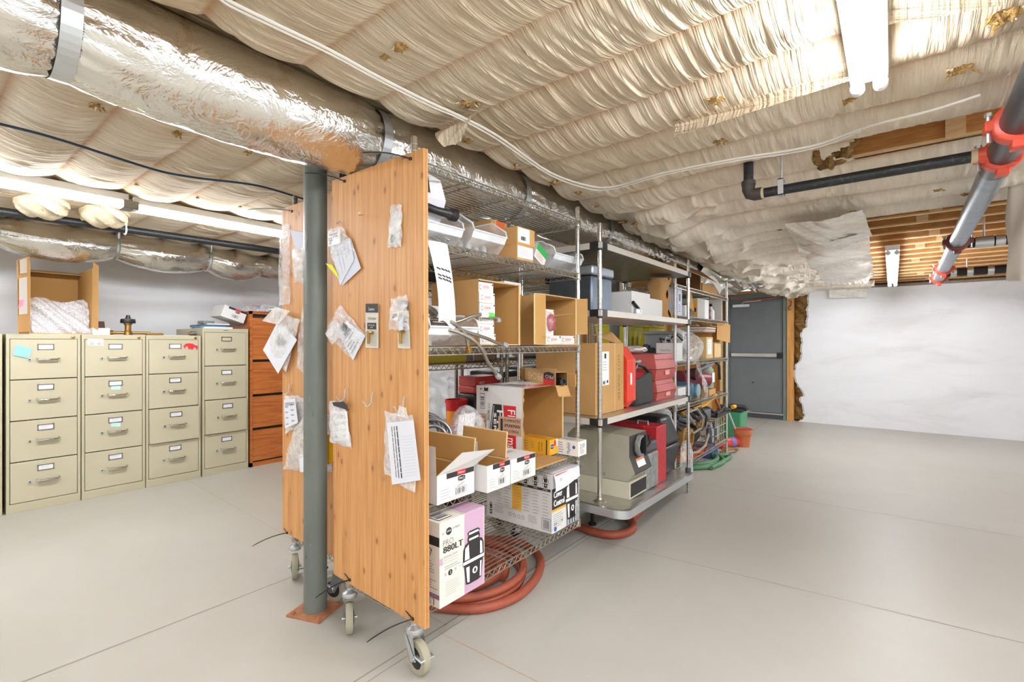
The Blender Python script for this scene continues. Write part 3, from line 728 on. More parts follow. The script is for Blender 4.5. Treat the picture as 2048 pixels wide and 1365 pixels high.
sheet('hanging_sheet', [onY(1658, 560, 8.72), onY(1740, 554, 8.72), onY(1733, 595, 8.76), onY(1658, 597, 8.76)], 'flat square sheeting tail hanging over the top of the white wall', 'sheeting', SHEET, .01, 5, 0, seed=8)
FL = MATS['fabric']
def zfd(px, py, d):
    z = 2.1
    for _ in range(6): p = onZ(px, py, z); z = zj(p.y)-d
    return onZ(px, py, z)
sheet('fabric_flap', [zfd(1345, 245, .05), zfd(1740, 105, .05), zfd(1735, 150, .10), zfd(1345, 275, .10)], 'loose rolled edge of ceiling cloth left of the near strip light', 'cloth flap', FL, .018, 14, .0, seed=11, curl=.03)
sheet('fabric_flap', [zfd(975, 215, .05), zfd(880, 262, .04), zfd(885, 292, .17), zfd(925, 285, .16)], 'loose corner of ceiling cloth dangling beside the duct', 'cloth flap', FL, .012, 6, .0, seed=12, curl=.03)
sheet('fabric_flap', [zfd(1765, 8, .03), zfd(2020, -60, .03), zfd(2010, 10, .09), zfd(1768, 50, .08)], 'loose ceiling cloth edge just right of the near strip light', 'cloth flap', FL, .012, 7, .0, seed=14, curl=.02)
b = MB()
WRAP = mat('white wrap', '#ded5c9', .8)
def drape(u, v):
    a = PI*(1.02-.9*u); return (.74-.235*-math.cos(a) if False else .76+.245*math.cos(a)+.006*math.sin(v*11+u*20), 3.92-.16*math.sin(a)+.008*math.sin(u*30+v*5), 2.22-.625*v+.015*math.sin(u*16)*(v > .9))
b.grid(drape, 40, 40, WRAP); b.grid(lambda u, v: (.52+.48*u, 3.93, 2.22-.62*v), 4, 4, WRAP)
solo(b, 'fabric_column', 'cloth wrapped column hanging at the right edge past the silver pipe', 'cloth drop')

# ---- tufts of wool poking through the cloth
def tuft(px, py, s, seed, m='straw wool'):
    rnd = random.Random(seed); p = zfd(px, py, .055)
    for _ in range(3): zc = zfab(p.x, p.y); p = onZ(px, py, zc-.004)
    b = MB()
    for i in range(16):
        d = Vector((rnd.uniform(-1, 1), rnd.uniform(-.8, .8), rnd.uniform(-.8, .1)))*s*.55
        q = p+Vector((rnd.uniform(-1, 1)*s*.5, rnd.uniform(-1, 1)*s*.35, .004))
        b.tube([q, q+d*.5+Vector((0, 0, -.003)), q+d], [s*.10, s*.075, s*.02], MATS[m] if i % 4 else MATS['cream wool'], 5)
    b.blob(p, (s*.5, s*.36, s*.2), MATS[m], seed, .35, 10, 6)
    return b
TUFTS = [(800, 95, .05), (770, 115, .03), (1335, 105, .05), (1432, 200, .05), (930, 205, .04), (945, 210, .04), (905, 228, .03), (937, 282, .045), (1033, 332, .04), (1108, 365, .045), (1157, 386, .04), (1193, 413, .03), (1920, 140, .06), (1905, 200, .06), (1440, 284, .04), (1505, 302, .045), (1697, 202, .035), (1880, 350, .05), (1875, 380, .05), (1935, 388, .05), (2010, 32, .07), (355, 268, .045), (190, 213, .05), (497, 305, .04), (380, 420, .03), (275, 370, .025), (395, 396, .022), (480, 414, .022), (1705, 424, .04), (1660, 382, .04), (735, 222, .03), (1245, 445, .05), (1285, 470, .05), (1560, 460, .03), (1350, 470, .03), (1270, 448, .05)]
for i, (px, py, s) in enumerate(TUFTS):
    solo(tuft(px, py, s, i), 'insulation_tuft', 'tuft of brown insulation poking through the ceiling cloth', 'insulation tuft', 'insulation tufts in the ceiling cloth')
p = zfd(1655, 306, .0); b = MB(); b.blob(p+Vector((0, .02, .02)), (.075, .12, .09), MATS['brown wool'], 77, .4, 24, 16); b.blob(p+Vector((.05, .02, .03)), (.06, .1, .07), MATS['brown wool'], 78, .4, 20, 12)
solo(b, 'insulation_clump', 'big brown clump of insulation at the end of the narrow open bay', 'insulation clump')
# ---- steel columns
def column(x, y, r, label, zt=2.1):
    t = thing('steel_column', label, 'column', (x, y, 0)); b = MB(); b.lathe((x, y, .008), [(r, 0), (r, zt-.02)], COLM, 40); c = b.build('shaft', t)
    if y < 2:
        b = MB(); rnd = random.Random(3)
        for i in range(14):
            a = rnd.uniform(3.6, 5.6); z = rnd.uniform(.15, 1.9); h = rnd.uniform(.01, .04); w = rnd.uniform(.02, .05)
            P = lambda aa, zz: (x+math.cos(aa)*(r+.0006), y+math.sin(aa)*(r+.0006), zz)
            b.poly([P(a, z), P(a+w, z), P(a+w*.8, z+h), P(a+.01, z+h)], BLACKM if i % 3 else mat('scratch', '#a9aea8', .6))
        b.build('scuffs', c)
        b = MB(); b.M = Matrix.Translation((x, y, 0)) @ Matrix.Rotation(.35, 4, 'Z'); b.box((-.09, -.085, 0), (.09, .085, .009), RUST)
        for sx in (-.07, .07):
            for sy in (-.065, .065): b.lathe((sx, sy, .009), [(.008, 0), (.008, .008)], RUST, 6)
        b.build('base_plate', t)
column(-2.115, 1.205, .0515, 'dark grey steel column in front of the plywood panels', 2.12)
column(-2.13, 4.32, .05, 'dark grey steel column far back behind the steel shelves', 2.1)
b = MB(); p = Vector((-2.02, 1.3, 2.0)); b.lathe((-2.0, 1.28, 1.98), [(.035, 0), (.02, .01), (.02, .06), (.035, .08), (.035, .1)], BLACK, 14); solo(b, 'black_bracket', 'black bracket beside the column head under the duct', 'bracket')
# ================================================================== filing cabinets
CX = -5.05
def cabinet(y0, y1, H, label, pulled=(), tint=PUTTY, dep=.68, slot=False):
    g = .003; y0 += g; y1 -= g; t = thing('filing_cabinet', label, 'filing cabinet', (CX-dep/2, (y0+y1)/2, 0), 'putty filing cabinets along the left wall')
    W = y1-y0; b = MB(); rim = .018
    b.box((CX-dep, y0, 0), (CX-.02, y1, H), tint)                                   # shell
    b.box((CX-.02, y0, H-.036), (CX, y1, H), tint); b.box((CX-.02, y0, 0), (CX, y1, .066), tint)
    b.box((CX-.02, y0, .066), (CX, y0+rim, H-.036), tint); b.box((CX-.02, y1-rim, .066), (CX, y1, H-.036), tint)
    b.box((CX-.021, y0+rim, .066), (CX-.0185, y1-rim, H-.036), GAP)
    if slot: b.box((CX, (y0+y1)/2-.02, H-.02), (CX+.001, (y0+y1)/2+.02, H-.016), GAP)
    b.build('body', t, bevel=.002)
    if not slot:
        b = MB(); b.lathe((CX, y1-.045, H-.02), [(.011, 0), (.011, .006), (.007, .008)], BRASS, 14, 'X'); b.build('lock', t)
    n = 4; z0 = .066; h = (H-.036-z0)/n
    for i in range(n):
        zz = z0+i*h; off = .022 if i in pulled else 0; b = MB()
        b.box((CX-.03, y0+rim+.003, zz+.004), (CX+.003+off, y1-rim-.003, zz+h-.003), PUTTYD)
        d = b.build('drawer', t, bevel=.003)
        xf = CX+.003+off; yc = y0+W*.54; zc = zz+h*.48
        b = MB(); hw = .062                                                          # bail handle: arms, bar, shell
        b.tube([(xf, yc-hw, zc+.012), (xf+.018, yc-hw, zc+.008), (xf+.026, yc-hw+.012, zc+.004), (xf+.026, yc+hw-.012, zc+.004), (xf+.018, yc+hw, zc+.008), (xf, yc+hw, zc+.012)], .006, CHROME, 8)
        b.grid(lambda u, v: (xf+.024*math.sin(PI*(.15+.8*v)), yc-hw*.9+hw*1.8*u, zc+.004-.022*v), 8, 5, PUTTYD)
        b.build('handle', d)
        b = MB(); lz = zz+h*.80; lw, lh = .046, .022; hy = yc-.012
        for a, c2 in (((xf, hy-lw, lz-lh), (xf+.004, hy+lw, lz-lh+.006)), ((xf, hy-lw, lz+lh-.006), (xf+.004, hy+lw, lz+lh)), ((xf, hy-lw, lz-lh), (xf+.004, hy-lw+.006, lz+lh)), ((xf, hy+lw-.006, lz-lh), (xf+.004, hy+lw, lz+lh))): b.box(a, c2, STEELD)
        if not (slot and i == 3): 
            b.box((xf, hy-lw+.006, lz-lh+.006), (xf+.0015, hy+lw-.006, lz+lh-.006), PAPER)
            if not slot:
                for q in range(2): b.box((xf+.0015, hy-lw*.6, lz-.004+q*.009), (xf+.002, hy+lw*(.3+.2*q), lz-.002+q*.009), INK3)
        b.build('label_holder', d)
        b = MB(); b.box((xf, yc-hw-.045, zc-.006), (xf+.012, yc-hw-.03, zc+.012), ZINC); b.box((xf+.012, yc-hw-.042, zc-.002), (xf+.014, yc-hw-.034, zc+.008), GAP); b.build('latch', d, bevel=.002)
    return t
cabinet(.045, .47, 1.315, 'putty four drawer filing cabinet cut off by the left edge of the photo')
cabinet(.483, .899, 1.315, 'putty filing cabinet with the turquoise note, big brown box on its top')
cabinet(.899, 1.32, 1.315, 'putty filing cabinet with a white sticker on its top drawer corner')
cabinet(1.32, 1.745, 1.315, 'putty filing cabinet with the red toy car magnet', pulled=(1,))
cabinet(1.752, 2.165, 1.386, 'taller putty filing cabinet next to the brown wooden drawers', pulled=(1,), slot=True)
# wooden lateral cabinet
t = thing('wooden_cabinet', 'brown oak finish drawer cabinet at the end of the filing row', 'cabinet', (-5.38, 2.55, 0))
wx, wy0, wy1, wh = -5.06, 2.185, 3.1, 1.57; OAK = MATS['oak']
b = MB(); b.box((wx-.5, wy0, 0), (wx-.03, wy1, wh), OAK); b.box((wx-.03, wy0, wh-.03), (wx, wy1, wh), OAK); b.box((wx-.03, wy0, 0), (wx, wy0+.025, wh), OAK); b.box((wx-.03, wy0, 0), (wx, wy1, .04), OAK); b.box((wx-.029, wy0+.02, .04), (wx-.027, wy1, wh-.03), GAP); b.build('body', t)
zs = [.055, .39, .73, 1.08, 1.53]
for a, c2 in zip(zs, zs[1:]):
    b = MB(); b.box((wx-.026, wy0+.028, a+.0), (wx-.004, wy1-.01, c2-.028), OAK); b.build('drawer', t)
# notes and stickers on the drawers
def onfront(px, py, off=.004): return onX(px, py, CX+off)
def note(name, quad, m, label, cat, off=.0045, lift=0):
    b = MB(); p = [onfront(x, y, off) for x, y in quad]; p[2].x += lift; p[3].x += lift
    b.slab(p[::-1] if False else p, .0006, m); return solo(b, name, label, cat, smooth=False)
note('sticky_note', [(31, 690), (64, 697), (58, 717), (26, 711)], NOTEB, 'tilted turquoise note stuck on the top drawer at far left', 'note', .006, .004)
note('sticky_note', [(222, 772), (241, 772), (241, 780), (222, 780)], STICKY, 'small pale note under the second drawer label, upper of two', 'note')
note('sticky_note', [(222, 846), (241, 846), (241, 854), (222, 854)], STICKY, 'small pale note under the third drawer label, lower of two', 'note')
b = MB(); p = [onfront(x, y) for x, y in ((175, 678), (207, 679), (207, 692), (175, 691))]; b.slab(p, .0006, WHT)
for px in (184, 198): c = onfront(px, 688, .0052); b.tube([c+Vector((0, .008*math.cos(a*PI/5), .008*math.sin(a*PI/5))) for a in range(10)], .0022, INK2, 4, closed=True)
for py in (681.5, 684): b.poly([onfront(x, y, .0052) for x, y in ((179, py), (203, py+.3), (203, py+1.1), (179, py+.8))], INK3)
solo(b, 'drawer_sticker', 'white sticker with two round outlines on a drawer corner', 'sticker', smooth=False)
t = thing('toy_car_magnet', 'flat red toy car magnet on the top drawer', 'magnet', onfront(382, 698, .003))
b = MB(); prof = [(367, 693), (371, 688), (378, 687), (386, 688), (390, 691), (395, 692), (396, 697), (393, 700), (370, 697)]
b.slab([onfront(x, y, .008) for x, y in prof][::-1], -.004, RED) if False else b.poly([onfront(x, y, .009) for x, y in prof[::-1]], RED)
fr_ = [onfront(x, y, .009) for x, y in prof]; bk = [onfront(x, y, .003) for x, y in prof]
for i in range(len(prof)): j = (i+1) % len(prof); b.poly([fr_[i], fr_[j], bk[j], bk[i]], RED)
b.build('car_body', t, smooth=False)
for px, py in ((373, 696), (389, 698)): b = MB(); c = onfront(px, py, .004); b.lathe(c, [(.010, 0), (.010, .007)], WHT, 16, 'X'); b.lathe(c, [(.005, 0), (.005, .008)], RED, 12, 'X'); b.build('wheel', t)

# ---- things on top of the cabinets
CT = 1.3155
def open_box(name, label, x0, y0, z0, x1, y1, z1, mo, mi, openface, flaps=(), group=None, th=.005, cat='box'):
    """box without one face; flaps: list of (quad, label) parts"""
    t = thing(name, label, cat, ((x0+x1)/2, (y0+y1)/2, z0), group); b = MB()
    F = {'-Y': [(x0, y0, z0), (x1, y0, z0), (x1, y0, z1), (x0, y0, z1)], '+Y': [(x1, y1, z0), (x0, y1, z0), (x0, y1, z1), (x1, y1, z1)],
         '+X': [(x1, y0, z0), (x1, y1, z0), (x1, y1, z1), (x1, y0, z1)], '-X': [(x0, y1, z0), (x0, y0, z0), (x0, y0, z1), (x0, y1, z1)],
         '+Z': [(x0, y0, z1), (x1, y0, z1), (x1, y1, z1), (x0, y1, z1)], '-Z': [(x0, y1, z0), (x1, y1, z0), (x1, y0, z0), (x0, y0, z0)]}
    for k, q in F.items():
        if k != openface: b.slab(q, th, mo, mi, CARDED)
    body = b.build('box_body', t, smooth=False)
    for q, n in flaps:
        f = MB(); f.slab(q, .004, mo, mi, CARDED); f.build(n, t, smooth=False)
    return t, body
# big open carton with bubble wrap
y0, y1 = onX(60, 665, -5.08).y, onX(188, 665, -5.08).y; x0, x1 = -5.62, -5.1; zt = onX(60, 570, -5.1).z+.13
t = thing('cardboard_box', 'big open brown carton stuffed with bubble wrap on the left cabinet', 'box', ((x0+x1)/2, (y0+y1)/2, CT)); b = MB()
z2 = onX(60, 525, -5.12).z
b.slab([(x0, y1, CT), (x0, y0, CT), (x0, y0, z2), (x0, y1, z2)], .005, CARD, CARDIN); b.slab([(x0, y0, CT), (x1, y0, CT), (x1, y0, z2), (x0, y0, z2)], .005, CARD, CARDIN, CARDED)
b.slab([(x1, y1, CT), (x0, y1, CT), (x0, y1, z2), (x1, y1, z2)], .005, CARD, CARDIN, CARDED); b.slab([(x0, y1, CT), (x1, y1, CT), (x1, y0, CT), (x0, y0, CT)], .005, CARD, CARDIN, CARDED)
b.slab([(x0, y0, z2), (x0+.16, y0, z2-.03), (x0+.16, y1, z2-.03), (x0, y1, z2)], .005, CARD, CARDIN, CARDED)
b.build('box_body', t, smooth=False)
b = MB(); b.slab([onX(36, 665, -5.0), onX(60, 663, -5.1), onX(60, 513, -5.1), onX(34, 520, -5.0)], .005, CARDTAN, CARDIN, CARDED); f = b.build('left_flap', t, smooth=False)
b = MB(); b.slab([onX(40, 548, -4.998), onX(54, 546, -5.045), onX(54, 516, -5.045), onX(39, 521, -4.998)], .0008, mat('pale tape', '#cfc5b4', .3)); b.slab([onX(38, 630, -4.99), onX(55, 628, -5.06), onX(54, 554, -5.055), onX(38, 557, -4.99)], .0008, mat('label pale', '#d8d2c9', .4)); b.build('tape_label', f, smooth=False)
b = MB(); b.slab([onX(183, 655, -5.1), onX(196, 660, -5.02), onX(197, 532, -5.02), onX(186, 524, -5.1)], .005, CARDTAN, CARDIN, CARDED); b.build('right_flap', t, smooth=False)
b = MB(); b.slab([onX(36, 618, -4.985), onX(46, 612, -5.0), onX(48, 600, -5.0), onX(39, 600, -4.985)], .0008, NOTEP); solo(b, 'sticky_note', 'pink note on the left flap of the bubble wrap carton', 'note', smooth=False)
b = MB(); rnd = random.Random(4)
b.grid(lambda u, v: (x1-.03-.16*v**2+.03*math.sin(u*9+v*7)+.012*math.sin(u*31+v*23), y0+.012+(y1-y0-.024)*u, CT+.008+.27*v+.015*math.sin(u*8)*v), 50, 40, BUBBLE)
b.grid(lambda u, v: (x1-.12-.2*v**2+.03*math.sin(u*7+v*5), y0+.012+(y1-y0-.024)*u, CT+.008+.25*v), 20, 16, mat('bubble core', '#d8d8da', .5))
solo(b, 'bubble_wrap', 'clear bubble wrap filling the big brown carton', 'bubble wrap')
# small white box with brown inside
p = onX(203, 660, -5.1)
t, bd = open_box('small_box', 'small open white box beside the bubble wrap carton', -5.22, onX(184, 660, -5.1).y, CT, -5.07, onX(218, 660, -5.1).y, CT+.055, WHITEB, CARDIN, '+Z')
b = MB(); ya, yb = onX(184, 660, -5.1).y, onX(218, 660, -5.1).y; b.slab([(-5.22, yb, CT+.055), (-5.22, ya, CT+.055), (-5.25, ya, CT+.115), (-5.25, yb, CT+.115)], .003, WHITEB, mat('dark box inside', '#5b4234', .8)); b.build('lid', t, smooth=False)
b = MB(); b.box((-5.21, ya+.01, CT+.005), (-5.08, yb-.01, CT+.045), mat('brown filling', '#6b4a36', .9)); solo(b, 'box_filling', 'dark brown contents of the small white box', 'contents', smooth=False)
# brass valve
y = onX(256, 660, -5.12).y; t = thing('brass_valve', 'brass valve with a black knob lying on the cabinet tops', 'valve', (-5.12, y, CT))
b = MB(); b.cyl((-5.12, y-.13, CT+.02), (-5.12, y+.16, CT+.018), .012, BRASS); b.lathe((-5.12, y-.13, CT+.02), [(.018, 0), (.018, .03)], BRASS, 10, 'Y'); b.lathe((-5.12, y, CT), [(.03, 0), (.03, .03), (.022, .035), (.022, .085), (.03, .09), (.03, .1)], BRASS, 18); b.box((-5.13, y+.13, CT+.002), (-5.1, y+.25, CT+.02), BRASS); b.build('body', t)
b = MB(); b.lathe((-5.12, y, CT+.1), [(.05, 0), (.054, .012), (.05, .036), (.02, .04), (.016, .055), (.012, .07)], BLACK, 18); b.build('knob', t)
y = onX(388, 660, -5.1).y; b = MB(); b.lathe((-5.1, y-.03, CT+.02), [(.019, 0), (.019, .05), (.01, .055)], STEELD, 14, 'Y'); b.lathe((-5.1, y-.045, CT+.02), [(.012, 0), (.012, .02)], BRASS, 12, 'Y'); solo(b, 'pipe_fitting', 'small metal fitting lying beside the taller cabinet', 'fitting')
b = MB(); b.box((-5.45, 1.40, CT), (-5.15, 1.68, CT+.004), PAPER); solo(b, 'paper_sheet', 'white papers lying flat on the cabinet with the car magnet', 'paper', smooth=False)
C4 = 1.3865
b = MB(); b.box((-5.4, 1.78, C4), (-5.08, 2.03, C4+.014), PAPER); b.box((-5.38, 1.76, C4+.014), (-5.1, 1.98, C4+.024), mat('teal folder', '#3f93b5', .5)); solo(b, 'folder_stack', 'blue folder and papers on the taller cabinet', 'folders', smooth=False)
b = MB(); b.box((-5.4, 1.77, C4+.0245), (-5.1, 2.05, C4+.036), DGREY); b.box((-5.38, 1.82, C4+.036), (-5.12, 2.02, C4+.048), PAPER); solo(b, 'paper_stack', 'dark binder with paper on top of the blue folder', 'papers', smooth=False)
b = MB(); b.box((-5.3, 1.8, C4+.0485), (-5.16, 1.9, C4+.075), GREYP); solo(b, 'grey_case', 'small grey case on the paper stack', 'case', bevel=.004)
c = Carton(-5.36, 1.90, C4+.052, .26, .21, .11, WHITEB); c.mb.M = Matrix.Translation((-5.36, 1.93, C4+.065)) @ Matrix.Rotation(-.33, 4, 'X') @ Matrix.Rotation(-.1, 4, 'Y'); 
c = Carton(0, 0, 0, .26, .22, .115, WHITEB, mb=MB()); vv = c.mb
def retrans(c, M):
    for i, p in enumerate(c.mb.v): c.mb.v[i] = M @ p
c.rect('+X', .2, .82, 1, 1, INK); c.rect('+X', .48, .84, .74, 1.0, RED, 2); c.shield('+X', .61, .72, .22, .24); c.bars('+X', .42, .2, .7, .48, 3)
retrans(c, Matrix.Translation((-5.36, 1.93, C4+.125)) @ Matrix.Rotation(-.32, 4, 'X')); c.mb.M = None
solo(c.mb, 'white_box', 'white printed box leaning on papers atop the taller cabinet', 'box', smooth=False)
b = MB()
b.grid(lambda u, v: (-5.28+.16*math.cos(2*PI*u)*(1-.3*v), 2.52+.34*math.sin(2*PI*u)*(1-.35*v)+.02*math.sin(u*40), wh+.004+.09*v*(1-.3*v)+.02*math.sin(u*30+v*6)*v), 60, 14, FILM)
b.grid(lambda u, v: (-5.28+.11*(2*u-1), 2.52+.2*(2*v-1), wh+.066+.018*math.sin(u*9)*math.sin(v*11)), 14, 14, FILM)
solo(b, 'plastic_bag', 'crumpled clear plastic bag on the brown wooden cabinet', 'plastic bag')
b = MB(); b.cyl((-5.08, 2.62, wh+.035), (-5.2, 2.44, wh+.03), .022, ZINC, seg=16); b.lathe((-5.08, 2.62, wh+.035), [(.012, -.001), (.012, .002)], BLACK, 12, 'X'); solo(b, 'pipe_piece', 'short metal pipe piece beside the plastic bag', 'pipe')

# ================================================================== wire racks
def wire_shelf(x0, x1, y0, y1, z, m, sp=.027, r=.0025, tr=.034, R=.0036):
    """open wire deck: two rods and a zigzag round the rim, long wires, cross rods"""
    b = MB(); i = .012; X0, X1, Y0_, Y1_ = x0-i, x1+i, y0-i, y1+i
    for (p, q) in (((X1, Y0_), (X1, Y1_)), ((X0, Y0_), (X0, Y1_)), ((X0, Y0_), (X1, Y0_)), ((X0, Y1_), (X1, Y1_))):
        for zz in (z-.004, z-tr): b.cyl((p[0], p[1], zz), (q[0], q[1], zz), R, m, seg=6)
        L = math.hypot(q[0]-p[0], q[1]-p[1]); n = max(4, int(L/.0205)); n += n % 2
        b.tube([(p[0]+(q[0]-p[0])*k/n, p[1]+(q[1]-p[1])*k/n, z-(.006 if k % 2 else tr-.002)) for k in range(n+1)], .0027, m, 5)
    n = int((X1-X0)/sp)
    for k in range(1, n):
        x = X0+(X1-X0)*k/n; b.cyl((x, Y0_, z-.002), (x, Y1_, z-.002), r, m, seg=5)
    n = max(2, int((Y1_-Y0_)/.3))
    for k in range(1, n):
        y = Y0_+(Y1_-Y0_)*k/n; b.cyl((X0, y, z-.009), (X1, y, z-.009), R, m, seg=6); b.cyl((X0, y, z-tr), (X1, y, z-tr), R*.8, m, seg=5)
    for x in (x0, x1):
        for y in (y0, y1): b.lathe((x, y, z-.042), [(.0165, 0), (.0185, .008), (.016, .045)], m, 14)
    return b
def post(x, y, z0, z1, m, lean=(0, 0), rings=True):
    b = MB(); b.cyl((x, y, z0), (x+lean[0], y+lean[1], z1), .0127, m, seg=16)
    if rings:
        z = z0+.03
        while z < z1-.02:
            f = (z-z0)/(z1-z0); b.lathe((x+lean[0]*f, y+lean[1]*f, z), [(.0128, 0), (.0130, .0008), (.0128, .0016)], ZINC, 14, cap=False); z += .0254
    b.lathe((x+lean[0], y+lean[1], z1), [(.0127, 0), (.009, .004), (.0, .005)], m, 14); return b
def caster(x, y, rack, ang, z1=.205, brake=False, m=ZINC):
    c, s = math.cos(ang), math.sin(ang); M = Matrix.Translation((x, y, 0)) @ Matrix.Rotation(ang, 4, 'Z'); off = -.032
    b = MB(); b.M = M; b.cyl((0, 0, .165), (0, 0, z1+.03), .0115, m, seg=14); b.lathe((0, 0, .142), [(.03, 0), (.033, .008), (.03, .02), (.018, .026), (.012, .03)], m, 20)
    for sd in (-1, 1):
        y_ = sd*.0245
        b.hexa([(.02, y_-.002, .142), (-.03, y_-.002, .142), (-.03, y_+.002, .142), (.02, y_+.002, .142), (.0, y_-.002, .15), (0, y_-.002, .15), (0, y_+.002, .15), (.0, y_+.002, .15)], m)
        b.poly([(.022, y_, .146), (off-.018, y_, .06), (off+.018, y_, .05), (.03, y_, .13)], m); b.poly([(.022, y_+.002*sd, .146), (off-.018, y_+.002*sd, .06), (off+.018, y_+.002*sd, .05), (.03, y_+.002*sd, .13)], m)
        b.poly([(-.026, y_, .146), (.022, y_, .146), (off-.018, y_, .06)], m)
    b.cyl((off, -.032, .063), (off, .032, .063), .007, m, seg=10)
    ck = b.build('caster', rack, loc=(x, y, 0))
    b = MB(); b.M = M; b.lathe((off, -.016, .0635), [(.045, 0), (.06, .001), (.0635, .008), (.0635, .024), (.06, .031), (.045, .032)], RUBBER, 28, 'Y'); b.lathe((off, -.018, .0635), [(.0, 0), (.018, -.001), (.046, .003), (.046, .033), (.018, .037), (0, .037)], BLACKM, 24, 'Y'); b.build('wheel', ck)
    if brake:
        b = MB(); b.M = M; b.box((off-.06, -.03, .075), (off-.01, .03, .083), m); b.lathe((off, -.034, .066), [(.016, 0), (.016, .006)], m, 14, 'Y'); b.build('brake', ck, bevel=.002)
    return ck
def rack(name, label, x0, x1, y0, y1, shelves, zt, m, mp, cast=True, group=None, sp=.027, angs=(.8, .8, .8, .8)):
    t = thing(name, label, 'shelving', ((x0+x1)/2, (y0+y1)/2, 0), group)
    for z in shelves: wire_shelf(x0, x1, y0, y1, z, m, sp).build('wire_shelf', t)
    for k, (x, y) in enumerate(((x1, y0), (x0, y0), (x1, y1), (x0, y1))):
        post(x, y, .2 if cast else .012, zt, mp).build('post', t)
        if cast and angs[k] is None: continue
        if cast: caster(x, y, t, angs[k], brake=(k in (0,)))
        else: b = MB(); b.lathe((x, y, 0), [(.018, 0), (.018, .008), (.011, .014)], m, 12); b.build('foot', t)
    return t
G = 'chrome wire racks'
R1 = (-1.866, -1.438, 1.223, 2.445)
S1 = [.225, .612, 1.235, 1.655, 1.955]
rack('wire_rack', 'chrome wire rack on casters, nearest the aisle, end covered by plywood', *R1, S1, 2.036, CHROMED, CHROME, True, None, angs=(3.0, 2.55, None, 1.2))
rack('wire_rack', 'chrome wire rack behind the second plywood panel and steel column', -2.52, -2.09, 1.32, 2.54, [.225, .62, 1.125, 1.6, 1.93], 2.036, CHROMED, STEELD, True, None, angs=(.3, 2.66, PI/2, PI/2))
rack('wire_rack', 'wire rack in the back row beyond the steel column', -2.52, -2.09, 2.6, 3.82, [.225, .75, 1.13, 1.7], 1.9, CHROMED, STEELD, True, None, angs=(-PI/2, -PI/2, .8, .8))
R4 = (-1.91, -1.465, 4.12, 5.757)
rack('wire_rack', 'far wire rack crammed with pumps and boxes beside the grey door', *R4, [.175, .70, 1.085, 1.49, 1.755], 1.93, CHROMED, STEEL, False, None, sp=.03)
rack('wire_rack', 'back row wire rack holding the yellow tote', -2.55, -2.12, 4.55, 5.9, [.225, .7, 1.2, 1.75], 1.9, CHROMED, STEELD, False, None)

# ---- solid steel shelf unit with its sloping tray
t = thing('steel_shelf_unit', 'solid steel shelf unit with sloping rounded bottom tray', 'shelving', (-1.6, 3.3, 0))
a0, a1, c0, c1 = -1.91, -1.34, 2.53, 4.08
def leanx(z): f = min(1, max(0, (z-.3)/.6)); return -1.386+.046*f, 2.60-.07*f
for z, sl in ((1.80, 0), (1.405, 0), (.768, .0)):
    b = MB(); h = .036; z2 = z+.0; o = .018
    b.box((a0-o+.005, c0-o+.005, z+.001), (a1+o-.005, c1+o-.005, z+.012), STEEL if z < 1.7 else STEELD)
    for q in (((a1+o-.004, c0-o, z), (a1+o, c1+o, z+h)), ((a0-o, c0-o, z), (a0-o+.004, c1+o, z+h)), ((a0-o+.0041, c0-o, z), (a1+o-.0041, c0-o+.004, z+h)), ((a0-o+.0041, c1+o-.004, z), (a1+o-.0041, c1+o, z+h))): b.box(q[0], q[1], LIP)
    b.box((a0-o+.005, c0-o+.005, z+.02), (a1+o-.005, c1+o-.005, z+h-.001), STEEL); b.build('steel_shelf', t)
    for x in (a0, a1):
        for y in (c0, c1):
            b = MB(); sx = 1 if x > -1.6 else -1; sy = 1 if y > 3 else -1
            b.box((x+sx*.019 if sx > 0 else x-.0215, y-.055 if sy > 0 else y-.0, z-.003), (x+.0215 if sx > 0 else x-.019, y+.0 if sy > 0 else y+.055, z+h+.004), BLACK)
            b.box((x-.055 if sx > 0 else x, y+.019 if sy > 0 else y-.0215, z-.003), (x if sx > 0 else x+.055, y+.0215 if sy > 0 else y-.019, z+h+.004), BLACK)
            b.lathe((x, y, z-.012), [(.016, 0), (.018, .006), (.018, h+.012), (.016, h+.016)], BLACK, 16); b.build('corner_clamp', t)
def bent(p, q, z1, base):
    b = MB(); b.tube([base, (p, q, .75), (p, q, z1)], .0135, CHROME, 16)
    z = .8
    while z < z1-.03: b.lathe((p, q, z), [(.0136, 0), (.0138, .0008), (.0136, .0016)], ZINC, 14, cap=False); z += .0254
    return b
tz = lambda y: .30-(y-2.55)*.0862
base = (-1.386, 2.615, tz(2.615))
b = bent(a1, c0, 1.945, base); b.build('post', t)
b = MB(); b.lathe((base[0], base[1], base[2]-.002), [(.044, 0), (.042, .004), (.03, .012), (.019, .024), (.016, .034)], mat('flange metal', '#b9b3a4', .35, 1), 24); b.build('post_flange', t)
post(a0, c0, .05, 1.945, CHROME).build('post', t); post(a1, c1, .0, 1.94, CHROME).build('post', t); post(a0, c1, .0, 1.94, CHROME).build('post', t)
